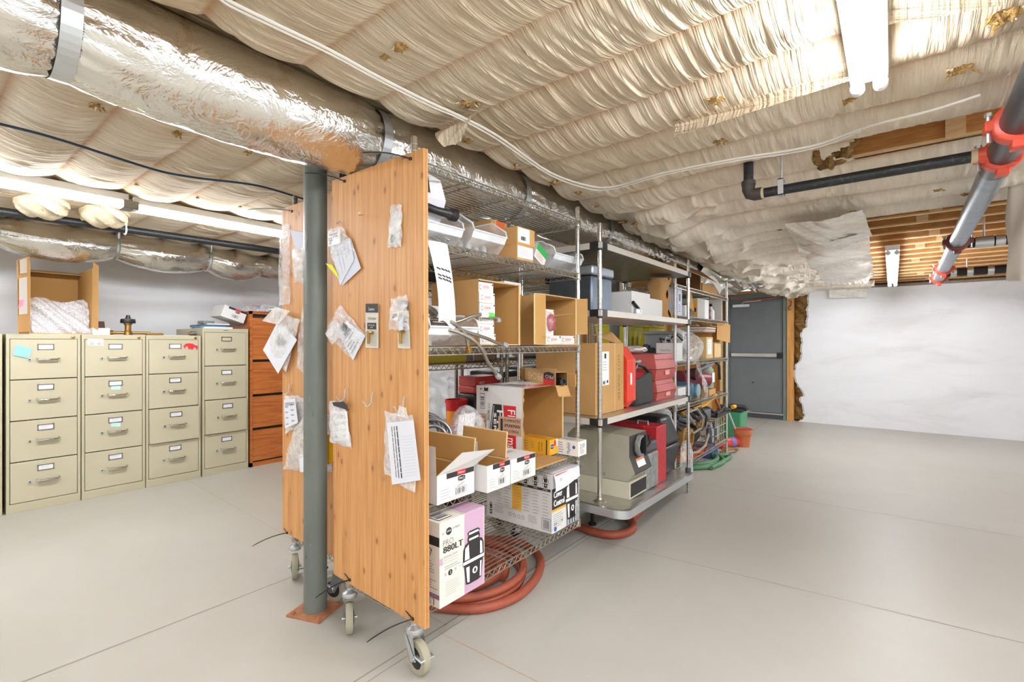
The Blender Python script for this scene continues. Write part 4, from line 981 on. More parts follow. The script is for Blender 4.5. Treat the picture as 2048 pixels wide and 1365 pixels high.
# tray: rounded near corner, rolled lip
out = [(-1.95, 2.535)]; cxr, cyr, rr = -1.265, 2.605, .075
out.append((cxr, 2.53))
for i in range(9):
    a = -PI/2+PI/2*i/8; out.append((cxr+rr*math.cos(a), cyr+rr*math.sin(a)))
out += [(-1.322, 4.10), (-1.95, 4.10)]
b = MB(); top = [Vector((x, y, tz(y))) for x, y in out]; b.poly(top, STEEL)
n = len(top); cx_, cy_ = -1.6, 3.3
for i in range(n):
    j = (i+1) % n; p, q = top[i], top[j]
    u = lambda p: Vector((p.x+(.014 if p.x > cx_ else -.014), p.y+(.014 if p.y > cy_ else -.014), p.z-.004))
    dn = Vector((0, 0, -.048)); b.poly([u(p)+dn, u(q)+dn, u(q), u(p)], ZINC); b.poly([u(p), u(q), q, p], mat('bright lip', '#d7d6d0', .25, 1)); b.poly([p+dn, q+dn, u(q)+dn, u(p)+dn], ZINC)
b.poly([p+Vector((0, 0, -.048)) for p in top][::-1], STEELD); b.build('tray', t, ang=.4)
b = MB(); b.lathe((a1, c1, tz(c1)-.06), [(.02, 0), (.022, .01), (.022, .09), (.018, .1)], DGREY, 16); b.build('corner_clamp', t)
for x, y in ((-1.78, 2.75), (-1.62, 2.95), (-1.75, 3.8), (-1.6, 3.75)):
    b = MB(); z = tz(y)-.05; b.lathe((x, y, 0), [(.028, 0), (.028, .012), (.012, .02), (.012, z-.01), (.03, z-.008), (.03, z)], BLACKM, 14); b.build('tray_foot', t)

# ================================================================== plywood panels
PY1, PY2 = 1.192, 1.292
t = thing('plywood_panel', 'large knotty plywood panel tied to the end of the near rack', 'panel', (-1.65, PY1, .2))
P1 = [onY(846.5, 296, PY1), onY(664, 362, PY1), onY(667.5, 1149, PY1), onY(849.5, 1260, PY1)]
b = MB(); b.hexa([P1[2], P1[3], P1[3]+Vector((.004, .018, 0)), P1[2]+Vector((0, .018, 0)), P1[1], P1[0], P1[0]+Vector((.004, .018, 0)), P1[1]+Vector((0, .018, 0))], MATS['ply'])
e0, e1 = P1[3], P1[0]
EDG = mat('ply edge', '#d39b5c', .6, var=.1, vs=40); EDG2 = mat('ply edge dark', '#9c602f', .7)
b.poly([e0+Vector((.0006, 0, 0)), e0+Vector((.0046, .018, 0)), e1+Vector((.0046, .018, 0)), e1+Vector((.0006, 0, 0))], EDG)
for k in (.3, .62): b.poly([e0+Vector((.0012+.004*k, .018*k, 0)), e0+Vector((.0012+.004*k, .018*k+.003, 0)), e1+Vector((.0012+.004*k, .018*k+.003, 0)), e1+Vector((.0012+.004*k, .018*k, 0))], EDG2)
b.build('board', t, smooth=False)
t2 = thing('plywood_panel', 'plywood panel behind the steel column on the second rack', 'panel', (-2.35, PY2, .2))
Q = [onY(565, 422, PY2), onY(568.5, 1066, PY2)]; xr = -2.03
b = MB(); b.box((Q[0].x, PY2, Q[1].z), (xr, PY2+.018, Q[0].z+.012), MATS['ply']); b.build('board', t2, smooth=False)
def ztie(p, tip, seed, label, plane):
    rnd = random.Random(seed); p, tip = Vector(p), Vector(tip); b = MB()
    b.box((p.x-.006, p.y-.006, p.z-.005), (p.x+.006, p.y, p.z+.005), BLACK)
    b.tube([p+Vector((.0, -.003, 0)), p+Vector((-.03, -.002, .012)), p+Vector((-.045, .002, .014))], .0028, BLACK, 5)
    m_ = (p+tip)/2+Vector((0, 0, .02)); pts = [p+Vector((0, -.004, 0))]
    for i in range(1, 9):
        s = i/8; pts.append((p*(1-s)**2+m_*2*s*(1-s)+tip*s*s)+Vector((0, -.005, 0)))
    b.tube(pts, [.0027]*8+[.0018], BLACK, 5); solo(b, 'cable_tie', label, 'cable tie')
ztie(onY(822, 318, PY1), onY(728, 306, PY1-.04), 1, 'black cable tie at the top right corner of the near plywood', PY1)
ztie(onY(690, 363, PY1), onY(612, 347, PY1-.1), 2, 'black cable tie at the top left corner of the near plywood', PY1)
ztie(onY(826, 1238, PY1), onY(736, 1284, PY1-.06), 3, 'black cable tie hanging from the bottom right of the near plywood', PY1)
ztie(onY(700, 1160, PY1), onY(633, 1196, PY1-.12), 4, 'black cable tie hanging from the bottom left of the near plywood', PY1)
ztie(onY(584, 423, PY2), onY(497, 420, PY2-.05), 5, 'black cable tie at the top of the second plywood', PY2)
ztie(onY(575, 1066, PY2), onY(506, 1093, PY2-.08), 6, 'black cable tie at the bottom left of the second plywood', PY2)
ztie(onY(655, 1135, PY2), onY(596, 1140, PY2-.02), 7, 'black cable tie low behind the steel column', PY2)

# ---- hooks, bags and cards hung on the plywood
def P(px, py, off=0, pl=None): return onY(px, py, (PY1 if pl is None else pl)-off)
def hook(px, py, label, pl=None, L=.055):
    p = P(px, py, .002, pl); b = MB()
    b.tube([p+Vector((0, .004, 0)), p+Vector((0, -.006, 0)), p+Vector((0, -.01, -.012)), p+Vector((-.0, -.012, -L*.72))]+[p+Vector((-.0-.016*(1-math.cos(a)), -.014-.01*math.sin(a)*.9, -L*.72-.016*math.sin(a))) for a in (.6, 1.2, 1.8, 2.4)]+[p+Vector((-.032, -.03, -L*.62))], .0026, ZINC, 7)
    solo(b, 'wire_hook', label, 'hook')
hook(694, 778, 'bent metal hook carrying the patterned bag on the plywood'); hook(748, 786, 'empty metal hook in the middle of the near plywood'); hook(811, 795, 'metal hook carrying the bag with the striped sheet')
hook(582, 769, 'metal hook on the second plywood above the silver packets', PY2)
b = MB(); p = P(728, 430, .0); b.tube([p, p+Vector((.01, -.03, -.01)), p+Vector((.03, -.045, -.012)), p+Vector((.045, -.05, -.006))], .0016, ZINC, 6); solo(b, 'bent_nail', 'thin bent wire sticking out of the upper plywood', 'wire')
def bag(name, label, quad, m, off=.006, th=.02, pl=None, seed=1, wr=.5, parts=(), tie=None):
    """pouch hanging flat on the board: quad TL,TR,BR,BL in photo points"""
    A, B, C_, D = [P(x, y, off, pl) for x, y in quad]; rnd = random.Random(seed); ph = [rnd.uniform(0, 6) for _ in range(6)]
    t = thing(name, label, 'bag', ((A+B+C_+D)/4)); b = MB()
    def face(sg):
        def fn(u, v):
            p = (A*(1-u)+B*u)*(1-v)+(D*(1-u)+C_*u)*v
            bul = math.sin(PI*u)**.6*math.sin(PI*min(1, .08+v*.92))**.6
            w = (math.sin(u*11+v*5+ph[0])+math.sin(v*17-u*4+ph[1])*.7+math.sin(u*23+v*19+ph[2])*.4)*.1*wr
            return p+Vector((.004*math.sin(v*15+ph[3])*(abs(u-.5)*2), -(th*(bul*(.75+w)) if sg > 0 else -.001), .003*math.sin(u*13+ph[4])*(abs(v-.5)*2)))
        return fn
    b.grid(face(1), 22, 26, m); b.grid(lambda u, v: face(-1)(1-u, v), 6, 8, m); b.build('pouch', t)
    for nm, q, pm, o2, extra in parts:
        b = MB(); qq = [P(x, y, off+o2, pl) for x, y in q]; b.slab(qq[::-1], .0012, pm)
        if extra: extra(b, qq)
        b.build(nm, t, smooth=False)
    return t
def ruled(m, n, u0=.1, u1=.9, v0=.1, v1=.9, th=.25, seed=2, vert=False, o=.0008):
    def f(b, q):
        A, B, C_, D = q; rnd = random.Random(seed); nr = Vector((0, -1, 0))*o
        L = lambda u, v: (A*(1-u)+B*u)*(1-v)+(D*(1-u)+C_*u)*v+nr
        for i in range(n):
            a = (i+.5)/n; h = .5/n*th; e = rnd.uniform(.55, 1)
            if vert: u = u0+(u1-u0)*a; b.poly([L(u+h*(u1-u0), v0), L(u-h*(u1-u0), v0), L(u-h*(u1-u0), v0+(v1-v0)*e), L(u+h*(u1-u0), v0+(v1-v0)*e)][::-1], m)
            else: v = v0+(v1-v0)*a; b.poly([L(u0, v+h), L(u0+(u1-u0)*e, v+h), L(u0+(u1-u0)*e, v-h), L(u0, v-h)], m)
    return f
def both(*fs):
    def f(b, q):
        for g in fs: g(b, q)
    return f
bag('parts_bag', 'narrow clear bag hanging high on the right of the near plywood', [(782, 411), (804, 409), (803, 494), (775, 495)], FILMW, th=.022, seed=3, parts=[('paper_insert', [(786, 425), (800, 423), (799, 488), (779, 490)], PAPER, .004, ruled(GREEN, 3, .1, .6, .7, .95)), ])
bag('parts_bag', 'clear bag of papers with a bright yellow note on the near plywood', [(655, 462), (685, 452), (708, 500), (664, 520)], FILM, th=.03, seed=5, off=.012, parts=[
    ('instruction_sheet', [(664, 500), (702, 478), (722, 537), (684, 572)], PAPERB, -.004, None), ('instruction_sheet', [(660, 492), (700, 476), (708, 520), (680, 571)], PAPER, .0, ruled(mat('blue rule', '#b9c3e6', .8), 4, .2, .9, .2, .9, .12, vert=True)),
    ('label_card', [(655, 468), (680, 459), (681, 486), (656, 494)], WHT, .012, ruled(INK2, 4, .1, .8, .1, .9, .4)), ('yellow_note', [(651, 527), (676, 556), (673, 545), (664, 530)], NOTEY, .006, None)])
b = MB(); p = P(677, 446, .004); b.tube([p+Vector((0, .004, .01)), p, p+Vector((.02, -.02, -.012)), p+Vector((.04, -.03, .0))], .0018, ZINC, 6); solo(b, 'wire_hook', 'thin wire hook above the bag with the yellow note', 'hook')
bag('parts_bag', 'tilted clear bag with instruction sheet left of the carded parts', [(650, 668), (681, 610), (732, 672), (706, 722)], FILM, th=.024, seed=7, off=.006, parts=[('instruction_sheet', [(672, 660), (693, 642), (731, 672), (706, 721)], PAPER, .003, both(ruled(INK2, 5, .1, .8, .35, .9, .2), ruled(INK, 2, .3, .8, .05, .3, .5))), ('clear_bundle', [(650, 668), (672, 640), (690, 665), (664, 690)], FILM, .02, None)])
def card(name, quad, label, seed):
    t = thing(name, label, 'carded part', P(sum(q[0] for q in quad)/4, sum(q[1] for q in quad)/4, .004)); q = [P(x, y, .005) for x, y in quad]; A, B, C_, D = q
    L = lambda u, v, o=.001: (A*(1-u)+B*u)*(1-v)+(D*(1-u)+C_*u)*v+Vector((0, -o, 0))
    b = MB(); b.slab([D, C_, B, A], .0015, mat('card stock', '#d9d2c1', .7))
    R_ = lambda u0, v0, u1, v1, m, o=.001: b.poly([L(u0, v1, o), L(u1, v1, o), L(u1, v0, o), L(u0, v0, o)], m)
    R_(.02, 0, .98, .2, INK); R_(.15, .43, .85, .58, INK)
    U = (B-A).normalized(); V = (A-D).normalized()
    b.text('Lasco', L(.5, .15, .002), U, V, .012, WHT, 'C'); b.text('TST2020K', L(.2, .36, .0016), U, V, .009, INK, 'L'); b.text('HOT WATER', L(.5, .5, .0022), U, V, .005, WHT, 'C'); b.text('STEM', L(.5, .55, .0022), U, V, .005, WHT, 'C')
    for i in range(9): R_(.12, .70+i*.03, .9, .705+i*.03, INK2)
    b.build('backing_card', t, smooth=False)
    b = MB(); p = L(.45, .62, .012); b.tube([p, L(.43, .78, .012), L(.41, .9, .012)], [.008, .0065, .006], BRASS, 10); b.cyl(L(.3, .645, .012), L(.75, .65, .012), .0055, BRASS, seg=8); b.build('brass_stem', t)
    return t
card('carded_part', [(731, 608), (757, 608), (757, 697), (731, 696)], 'card mounted brass stem with black header, uncovered, on the near plywood', 1)
card('carded_part', [(794, 600), (817, 603), (821, 698), (796, 697)], 'card mounted brass stem half hidden by a clear bag', 2)
bag('parts_bag', 'small clear bag in front of the right carded stem', [(782, 600), (814, 590), (818, 660), (777, 660)], FILM, th=.03, seed=9, off=.018, parts=[('label_card', [(784, 626), (799, 622), (795, 643), (781, 639)], WHT, .012, ruled(INK, 3, .15, .8, .2, .8, .4)), ('fitting', [(796, 640), (806, 635), (806, 660), (798, 662)], ZINC, .008, None)])
def brand_rows(b, q):
    A, B, C_, D = q; L = lambda u, v, o=.001: (A*(1-u)+B*u)*(1-v)+(D*(1-u)+C_*u)*v+Vector((0, -o, 0)); U = (B-A).normalized(); V = (A-D).normalized()
    for v in (.28, .47, .66, .88): b.text('Lasco', L(.08, v), U, V, .010, INK, 'L'); b.text('Lasco', L(.55, v-.03), U, V, .010, INK, 'L')
    for v in (.12, .18): b.poly([L(.1, v+.02), L(.9, v+.05), L(.9, v+.03), L(.1, v)], INK)
bag('parts_bag', 'patterned bag of plumbing parts hanging beside the steel column', [(659, 802), (690, 806), (704, 836), (704, 900), (661, 884)] [:2]+[(704, 898), (660, 884)], PATT, th=.03, seed=11, off=.006, parts=[('label_card', [(666, 821), (694, 823), (699, 882), (667, 883)], WHT, .004, brand_rows), ('black_header', [(664, 805), (688, 804), (699, 822), (667, 812)], INK, .022, None)])
def stripes(b, q):
    A, B, C_, D = q; L = lambda u, v, o=.001: (A*(1-u)+B*u)*(1-v)+(D*(1-u)+C_*u)*v+Vector((0, -o, 0))
    for u, w in ((.18, .018), (.27, .022), (.36, .035)):
        v = .07
        while v < .9:
            h = random.Random(int(v*1000+u*77)).uniform(.05, .16); b.poly([L(u, v+h), L(u+w, v+h), L(u+w, v), L(u, v)], INK); v += h+.012
    for i in range(14): v = .25+i*.05; b.poly([L(.5, v+.003), L(.92, v+.003), L(.92, v), L(.5, v)], INK3)
bag('parts_bag', 'white bag with a long striped sheet, lowest on the near plywood', [(770, 823), (826, 832), (832, 960), (768, 950)], FILMW, th=.03, seed=13, off=.004, parts=[('instruction_sheet', [(773, 846), (827, 841), (841, 961), (784, 970)], PAPER, .038, stripes), ('bag_tail', [(790, 964), (832, 958), (830, 986), (812, 978)], FILMW, .02, None), ('knot', [(798, 812), (812, 816), (816, 838), (794, 832)], FILMW, .03, None)])
# second panel
bag('parts_bag', 'long crinkled clear tube bag hanging left on the second plywood', [(564, 450), (579, 450), (580, 608), (558, 612)], FILM, th=.04, seed=15, pl=PY2)
bag('parts_bag', 'clear bag with folded paper high on the second plywood', [(583, 500), (618, 496), (617, 566), (590, 565)], FILMW, th=.03, seed=17, pl=PY2, parts=[('instruction_sheet', [(580, 460), (611, 466), (606, 500), (592, 503)], PAPERB, .006, None), ('instruction_sheet', [(612, 520), (619, 510), (619, 570), (605, 567)], PAPERB, .02, None)])
bag('parts_bag', 'tied white bag with a big paper sheet on the second plywood', [(566, 628), (600, 640), (572, 745), (526, 702)], FILMW, th=.03, seed=19, pl=PY2, off=.02, parts=[('instruction_sheet', [(557, 640), (594, 680), (556, 748), (526, 700)], PAPER, .012, ruled(INK2, 3, .3, .7, .25, .5, .3)), ('bag_ear', [(524, 642), (550, 614), (580, 622), (556, 650)], FILMW, .03, None)])
bag('parts_bag', 'thin clear bag hanging close to the left of the steel column', [(606, 618), (618, 625), (608, 748), (594, 735)], FILM, th=.03, seed=21, pl=PY2)
bag('parts_bag', 'silver patterned packet on a hook low on the second plywood', [(568, 792), (592, 792), (600, 852), (570, 868)], PATT, th=.03, seed=23, pl=PY2, off=.012, parts=[('label_card', [(568, 800), (590, 798), (596, 846), (570, 858)], PAPER, .03, brand_rows)])
bag('parts_bag', 'silver patterned packet half behind the steel column', [(592, 790), (612, 800), (614, 850), (592, 858)], PATT, th=.02, seed=25, pl=PY2, off=.006)
bag('shopping_bag', 'bulging milky plastic bag low on the second plywood behind the column', [(602, 835), (664, 828), (664, 945), (566, 940)], FILMW, th=.09, seed=27, pl=PY2, off=.004, parts=[('yellow_pack', [(655, 870), (667, 868), (667, 925), (655, 930)], YELT, .03, None), ('clear_cup', [(597, 910), (618, 905), (616, 945), (600, 945)], BINR, .06, None)])
# ================================================================== near rack contents
def box_top_line(c): c.rect('+Z', 0, .49, 1, .51, INK3)
# --- bottom shelf
z = S1[0]+.003
c = Carton(-1.66, 1.284, z, .296, .259, .328, mat('aged white carton', '#e6dfd2', .65))
F = '+X'
c.rect(F, .53, .0, .985, 1, PINK); c.rect(F, .0, .50, .07, .58, PINK); c.rect(F, .0, .0, .53, .02, WHT)
c.ell(F, .19, .87, .06, .045, INK, 2); c.text(F, .19, .862, 'sink', .010, WHT, 3, 'C'); c.text(F, .05, .85, 'in', .012, INK2, 2); c.text(F, .27, .875, 'erator', .012, INK2, 2)
c.text(F, .07, .712, 'PRO', .023, INK2, 2, w=.056)
for q in (0, .004, .008): c.text(F, .07+q, .628, '880LT', .025, INK, 2+q*100, w=.108)
c.text(F, .09, .565, 'Evolution Series', .0085, INK2, 2, w=.075); c.text(F, .09, .53, 'More Performance', .0075, INK3, 2, w=.08); c.text(F, .09, .498, 'in a Compact Size', .0075, INK3, 2, w=.075)
c.ell(F, .22, .37, .045, .035, INK, 2); c.text(F, .22, .357, '2', .011, WHT, 3, 'C'); c.ell(F, .12, .37, .02, .018, PINK, 2); c.ell(F, .33, .38, .02, .018, PINK, 2); c.ell(F, .45, .40, .03, .025, INK3, 2); c.ell(F, .45, .40, .024, .02, WHT, 3)
c.lines(F, .1, .42, .5, .47, 2, INK2); c.lines(F, .12, .10, .48, .28, 7, INK3)
c.disposer(F, .49, .10, .985, .76, 3)
F = '-Y'
c.rect(F, .0, .72, 1, .83, INK); c.rect(F, 0, .10, 1, .155, mat('dark mauve', '#8c6a86', .6)); c.bars(F, .58, .015, .9, .095, 5); c.disposer(F, .60, .58, .86, .71, 2); c.lines(F, .55, .2, .97, .54, 11, INK2); c.lines(F, .1, .2, .45, .66, 13, INK3)
F = '+Z'
c.rect(F, .0, .0, .55, 1, GREYB); c.rect(F, .0, .0, .35, 1, mat('brown ink', '#6d5f52', .6), 2); c.rect(F, .5, .55, .99, 1, PINK, 2); c.rect(F, .1, .62, .62, .97, INK, 3); c.text(F, .3, .78, 'ise', .02, WHT, 4); c.bars(F, .62, .06, .93, .34, 8, 3); box_top_line(c)
solo(c.mb, 'disposer_box', 'white and mauve disposer carton reading PRO 880LT on the lowest shelf', 'box', smooth=False)
c = Carton(-1.885, 2.155, z, .459, .27, .318, GREYB)
F = '-Y'
c.rect(F, .30, .70, .985, .745, INK, 2)
for i, u in enumerate((.47, .62, .765, .91)): c.disposer(F, u-.045, .76, u+.045, .95, 2); c.text(F, u, .715, '1 HP SERIES', .006, WHT, 3, 'C', .03)
c.rect(F, .415, .26, .56, .80, YEL, 1)
for i, u in enumerate((.22, .34, .49, .64, .78, .92)):
    for k in range(8): c.lines(F, u-.05, .28+k*.052, u+.05, .30+k*.052, 1, INK2, 2, .35, seed=i*9+k)
for k in range(9): c.rect(F, .14, .275+k*.052, .98, .278+k*.052, INK3, 3)
c.text(F, .55, 1.0-.045, 'FOOD WASTE DISPOSALS', .011, INK, 2); c.rect(F, .1, .245, .55, .25, INK2, 2)
c.disposer(F, .04, .06, .10, .28, 2); c.lines(F, .13, .12, .3, .26, 5, INK2)
for i, u in enumerate((.38, .45, .52, .58)): c.ell(F, u, .15, .022, .035, INK2, 2); c.ell(F, u, .15, .016, .026, GREYB, 3)
c.lines(F, .66, .10, .82, .23, 5, INK2); c.bars(F, .86, .05, .985, .24, 4)
F = '+X'
c.rect(F, .0, .0, .5, 1, WHITEB); c.rect(F, .0, .40, 1, .75, INK, 2); [(c.text(F, .06+q, .59, 'Cover', .034, WHT, 3+q*90, w=.082), c.text(F, .06+q, .445, 'Control', .034, WHT, 3+q*90, w=.104)) for q in (0, .006, .012)]
c.rect(F, .0, .36, .52, .40, YEL, 3); c.lines(F, .05, .08, .48, .32, 7, INK2); c.ell(F, .12, .06, .05, .04, BLUE, 3); c.text(F, .08, .12, '3/4', .014, INK, 3); c.text(F, .34, .13, '10', .014, INK, 3)
c.rect(F, .54, .0, .99, .26, mat('grey blue ink', '#8a939c', .5), 2); c.disposer(F, .5, .10, .99, .92, 4)
for i in range(7): c.rect(F, .6+i*.05, .02, .62+i*.05, .24, INK if i % 2 else WHT, 4)
F = '+Z'
c.rect(F, .2, .0, .8, 1, WHT); 
for v in (.3, .5, .7): c.rect(F, .0, v, 1, v+.02, INK2, 2)
solo(c.mb, 'disposer_box', 'white disposer carton reading Cover Control under the white open boxes', 'box', smooth=False)
b = MB(); q = [Vector((-1.404, 2.158, z+.228)), Vector((-1.402, 2.42, z+.258)), Vector((-1.416, 2.41, z+.319)), Vector((-1.416, 2.158, z+.317)), ]
b.grid(lambda u, v: (q[0]*(1-u)+q[1]*u)*(1-v)+(q[3]*(1-u)+q[2]*u)*v+Vector((.006*math.sin(u*5+v*3), 0, 0)), 10, 8, PAPER)
b.grid(lambda u, v: (-1.416-.12*v, 2.158+.252*u, z+.3225+.002*math.sin(u*6)), 6, 5, PAPER)
L = lambda u, v: (q[0]*(1-u)+q[1]*u)*(1-v)+(q[3]*(1-u)+q[2]*u)*v+Vector((.0085, 0, .001))
b.poly([L(.02, .93), L(.02, 1.0), L(.55, 1.0), L(.42, .95)], RED); b.tube([L(.2+.03*math.cos(i), .6+.08*math.sin(i)) for i in (0, 1, 2, 3, 4, 5)], .0012, INK2, 4, closed=True)
solo(b, 'paper_sheet', 'white paper with a red corner draped over the Cover Control carton', 'paper')

# --- waist shelf: open white boxes
z = S1[1]+.003
def pro_face(c, F='+X'):
    c.rect(F, .24, .80, .99, .99, INK); c.rect(F, .52, .84, .75, 1.0, RED, 2); c.text(F, .635, .88, 'Fluidmaster', .008, WHT, 3, 'C', c.fr(F)[1].length*.18)
    c.shield(F, .635, .70, .22, .24, 3); c.lines(F, .5, .56, .8, .62, 1, INK3); c.poly(F, [(.52, .45), (.53, .43), (.72, .52), (.71, .545)], INK2, 2)
    c.bars(F, .48, .15, .78, .40, 7, 2); c.lines(F, .08, .1, .4, .5, 4, INK3); c.lines(F, .3, .03, .8, .12, 2, INK3)
def white_open(x0, y0, x1, y1, h, label, flaps, top_open=True):
    t = thing('white_box', label, 'box', ((x0+x1)/2, (y0+y1)/2, z), 'white plumbing boxes on the waist shelf'); b = MB()
    b.slab([(x0, y0, z), (x1, y0, z), (x1, y0, z+h), (x0, y0, z+h)], .004, WHITEB, CARDIN, CARDED); b.slab([(x1, y0, z), (x1, y1, z), (x1, y1, z+h), (x1, y0, z+h)], .004, WHITEB, CARDIN, CARDED)
    b.slab([(x1, y1, z), (x0, y1, z), (x0, y1, z+h), (x1, y1, z+h)], .004, WHITEB, CARDIN, CARDED); b.slab([(x0, y1, z), (x0, y0, z), (x0, y0, z+h), (x0, y1, z+h)], .004, WHITEB, CARDIN, CARDED)
    b.poly([(x0, y0, z+.004), (x1, y0, z+.004), (x1, y1, z+.004), (x0, y1, z+.004)], CARDIN); b.poly([(x0, y1, z), (x1, y1, z), (x1, y0, z), (x0, y0, z)], WHITEB)
    c = Carton.__new__(Carton); c.d = (x1-x0, y1-y0, h); c.mb = MB(); c.mb.M = Matrix.Translation((x0, y0, z)); pro_face(c)
    n = len(b.v)
    c.mb.M = None
    for f, k in zip(c.mb.f, c.mb.m): b.poly([c.mb.v[i] for i in f], c.mb.mats[k])
    b.build('box_body', t, smooth=False)
    for q, nm, mo, mi, ex in flaps:
        f = MB(); f.slab(q, .004, mo, mi, CARDED)
        if ex: ex(f, [Vector(p) for p in q])
        f.build(nm, t, smooth=False)
    return t
def er(f, q):   # end of a green printed word on the near flap: q bl,br,tr,tl
    U = (q[1]-q[0]).normalized(); V = (q[3]-q[0]).normalized(); n = Vector((0, -.001, 0)); p = q[0]+(q[1]-q[0])*.62+(q[3]-q[0])*.40+n
    f.text('er.', p, U, V, .034, GREEN, 'L'); f.text('.com', q[0]+(q[1]-q[0])*.62+(q[3]-q[0])*.28+n, U, V, .008, INK2, 'L')
x1, y0, y1, h = -1.394, 1.299, 1.512, .114; x0 = -1.70
white_open(x0, y0, x1, y1, h, 'open white box with raised brown flaps, nearest the plywood on the waist shelf', [
    ([(x0, y0, z+h), (x1-.004, y0, z+h), (x1-.004, y0-.004, z+h+.115), (x0, y0-.004, z+h+.115)], 'near_flap', WHITEB, CARDIN, er),
    ([(x1, y1, z+h), (x0, y1, z+h), (x0, y1+.012, z+h+.115), (x1, y1+.012, z+h+.115)], 'far_flap', WHITEB, CARDIN, None),
    ([(x1, y0, z+h), (x1, y1, z+h), (x1+.055, y1+.07, z+h+.065), (x1+.055, y0+.085, z+h+.085)], 'front_flap', WHITEB, GREYB, None)])
x1, y0, y1 = -1.343, 1.537, 1.692; x0 = -1.64
white_open(x0, y0, x1, y1, h, 'open white box with raised brown flap, middle of the three on the waist shelf', [
    ([(x0, y0, z+h), (x1-.05, y0, z+h), (x1-.05, y0-.006, z+h+.10), (x0, y0-.006, z+h+.10)], 'near_flap', WHITEB, CARDIN, er),
    ([(x1-.02, y1, z+h), (x0, y1, z+h), (x0, y1+.01, z+h+.12), (x1-.02, y1+.01, z+h+.12)], 'far_flap', WHITEB, CARDIN, None)])
c = Carton(-1.66, 1.703, z, .312, .191, .108, WHITEB); pro_face(c)
c.text('T', .12, .30, 'Fluidm', .034, INK2, 2); c.ell('T', .09, .2, .06, .12, RED, 2); c.ell('T', .09, .2, .04, .08, WHT, 3)
solo(c.mb, 'white_box', 'closed white box, farthest of the three at the front of the waist shelf', 'box', 'white plumbing boxes on the waist shelf', smooth=False)
b = MB(); b.box((-1.52, 1.905, z-.001), (-1.40, 2.25, z+.006), CARD); solo(b, 'cardboard_sheet', 'flat brown cardboard lying between the white box and the yellow box', 'cardboard', smooth=False)

# big white carton on its side, torn open towards the aisle
fx0, fx1, fy0, fy1, fz = -1.845, -1.52, 2.02, 2.42, z+.395
t, body = open_box('pro_box', 'large white carton with red and black print on its side, torn open', fx0, fy0, z, fx1, fy1, fz, WHITEB, CARDIN, '+X')
c = Carton.__new__(Carton); c.d = (fx1-fx0, fy1-fy0, fz-z); c.mb = MB(); c.mb.M = Matrix.Translation((fx0, fy0, z)); F = '-Y'; R9 = -PI/2
c.poly(F, [(.60, .755), (.87, .755), (.87, .03), (.60, .03), (.63, .4)], RED); c.rect(F, .60, .40, .88, .44, WHT, 2)
for q in (0, .006): c.text(F, .70+q, .70, 'Fluid', .05, WHT, 3+q*90, rot=R9, w=.115); c.text(F, .70+q, .32, 'mast', .05, WHT, 3+q*90, rot=R9, w=.1)
c.poly(F, [(.38, .76), (.57, .76), (.60, .4), (.57, .04), (.38, .04), (.31, .4)], INK, 2); c.poly(F, [(.40, .74), (.41, .74), (.34, .4), (.41, .06), (.40, .06), (.33, .4)], WHT, 3)
for q in (0, .006): c.text(F, .47+q, .68, 'PRO', .045, WHT, 4+q*90, rot=R9, w=.21); c.text(F, .40+q, .64, 'SERIES', .018, WHT, 4+q*90, rot=R9, w=.19)
c.text(F, .25, .66, 'PRO45', .014, INK, 2, rot=R9); c.text(F, .335, .76, 'FOR PROFESSIONAL INSTALLATION', .009, INK, 2, rot=R9-.0, w=.25) if False else c.text(F, .285, .76, 'FOR PROFESSIONAL INSTALLATION', .008, INK, 2, rot=R9, w=.25)
c.bars(F, .09, .68, .20, .89, 9, 2, vert=False); c.rect(F, .0, .40, .24, .61, TAN, 3); c.rect(F, .50, .36, .985, .60, TAN, 5); c.rect(F, .55, .38, .60, .57, INK, 6)
c.text(F, .63, .535, 'PLUMBMASTER', .015, INK, 6, w=.108)
for q in (0, .004): c.text(F, .63+q, .465, 'SPEAKMAN', .017, INK, 6+q*90, w=.106)
c.text(F, .63, .395, 'WOLVERINE', .014, INK, 6, w=.098)
c.text(F, .22, .575, 'WOLVERINE', .010, INK, 4, rot=PI, w=.05); c.text(F, .23, .525, 'SPEAKMAN', .014, INK, 4, rot=PI, w=.07); c.text(F, .23, .465, 'PLUMBMASTER', .012, INK, 4, rot=PI, w=.07)
c.poly(F, [(.18, .93), (.27, .93), (.27, .985), (.225, .97), (.18, .985)], INK, 2); c.ell(F, .11, .955, .025, .015, INK2, 2)
F = '+Z'; c.poly(F, [(.1, .15), (.9, .12), (.95, .30), (.1, .33)], INK2, 2); c.poly(F, [(.3, .3), (.97, .28), (.97, .5), (.35, .5)], INK, 2); c.poly(F, [(.75, .2), (.99, .2), (.99, .9), (.80, .85)], RED, 3); c.text(F, .4, .37, 'PRO', .04, WHT, 3)
c.mb.M = None; c.mb.build('print', t, smooth=False)
b = MB(); rnd = random.Random(2)
for (p, q, s) in (((fx1, fy0, z), (fx1, fy0, fz), 1), ((fx1, fy0, fz), (fx1, fy1, fz), 2)):
    p, q = Vector(p), Vector(q); pr = []
    for i in range(40): pr.append((p.lerp(q, i/39), rnd.uniform(.002, .014)))
    for (a, ra), (e, re_) in zip(pr, pr[1:]): b.poly([a, e, e+Vector((re_, 0, 0)), a+Vector((ra, 0, 0))], CARDED); b.poly([a+Vector((0, -.001, .001)), a+Vector((ra, -.001, .001)), e+Vector((re_, -.001, .001)), e+Vector((0, -.001, .001))], CARDED)
b.build('torn_edge', t, smooth=False)
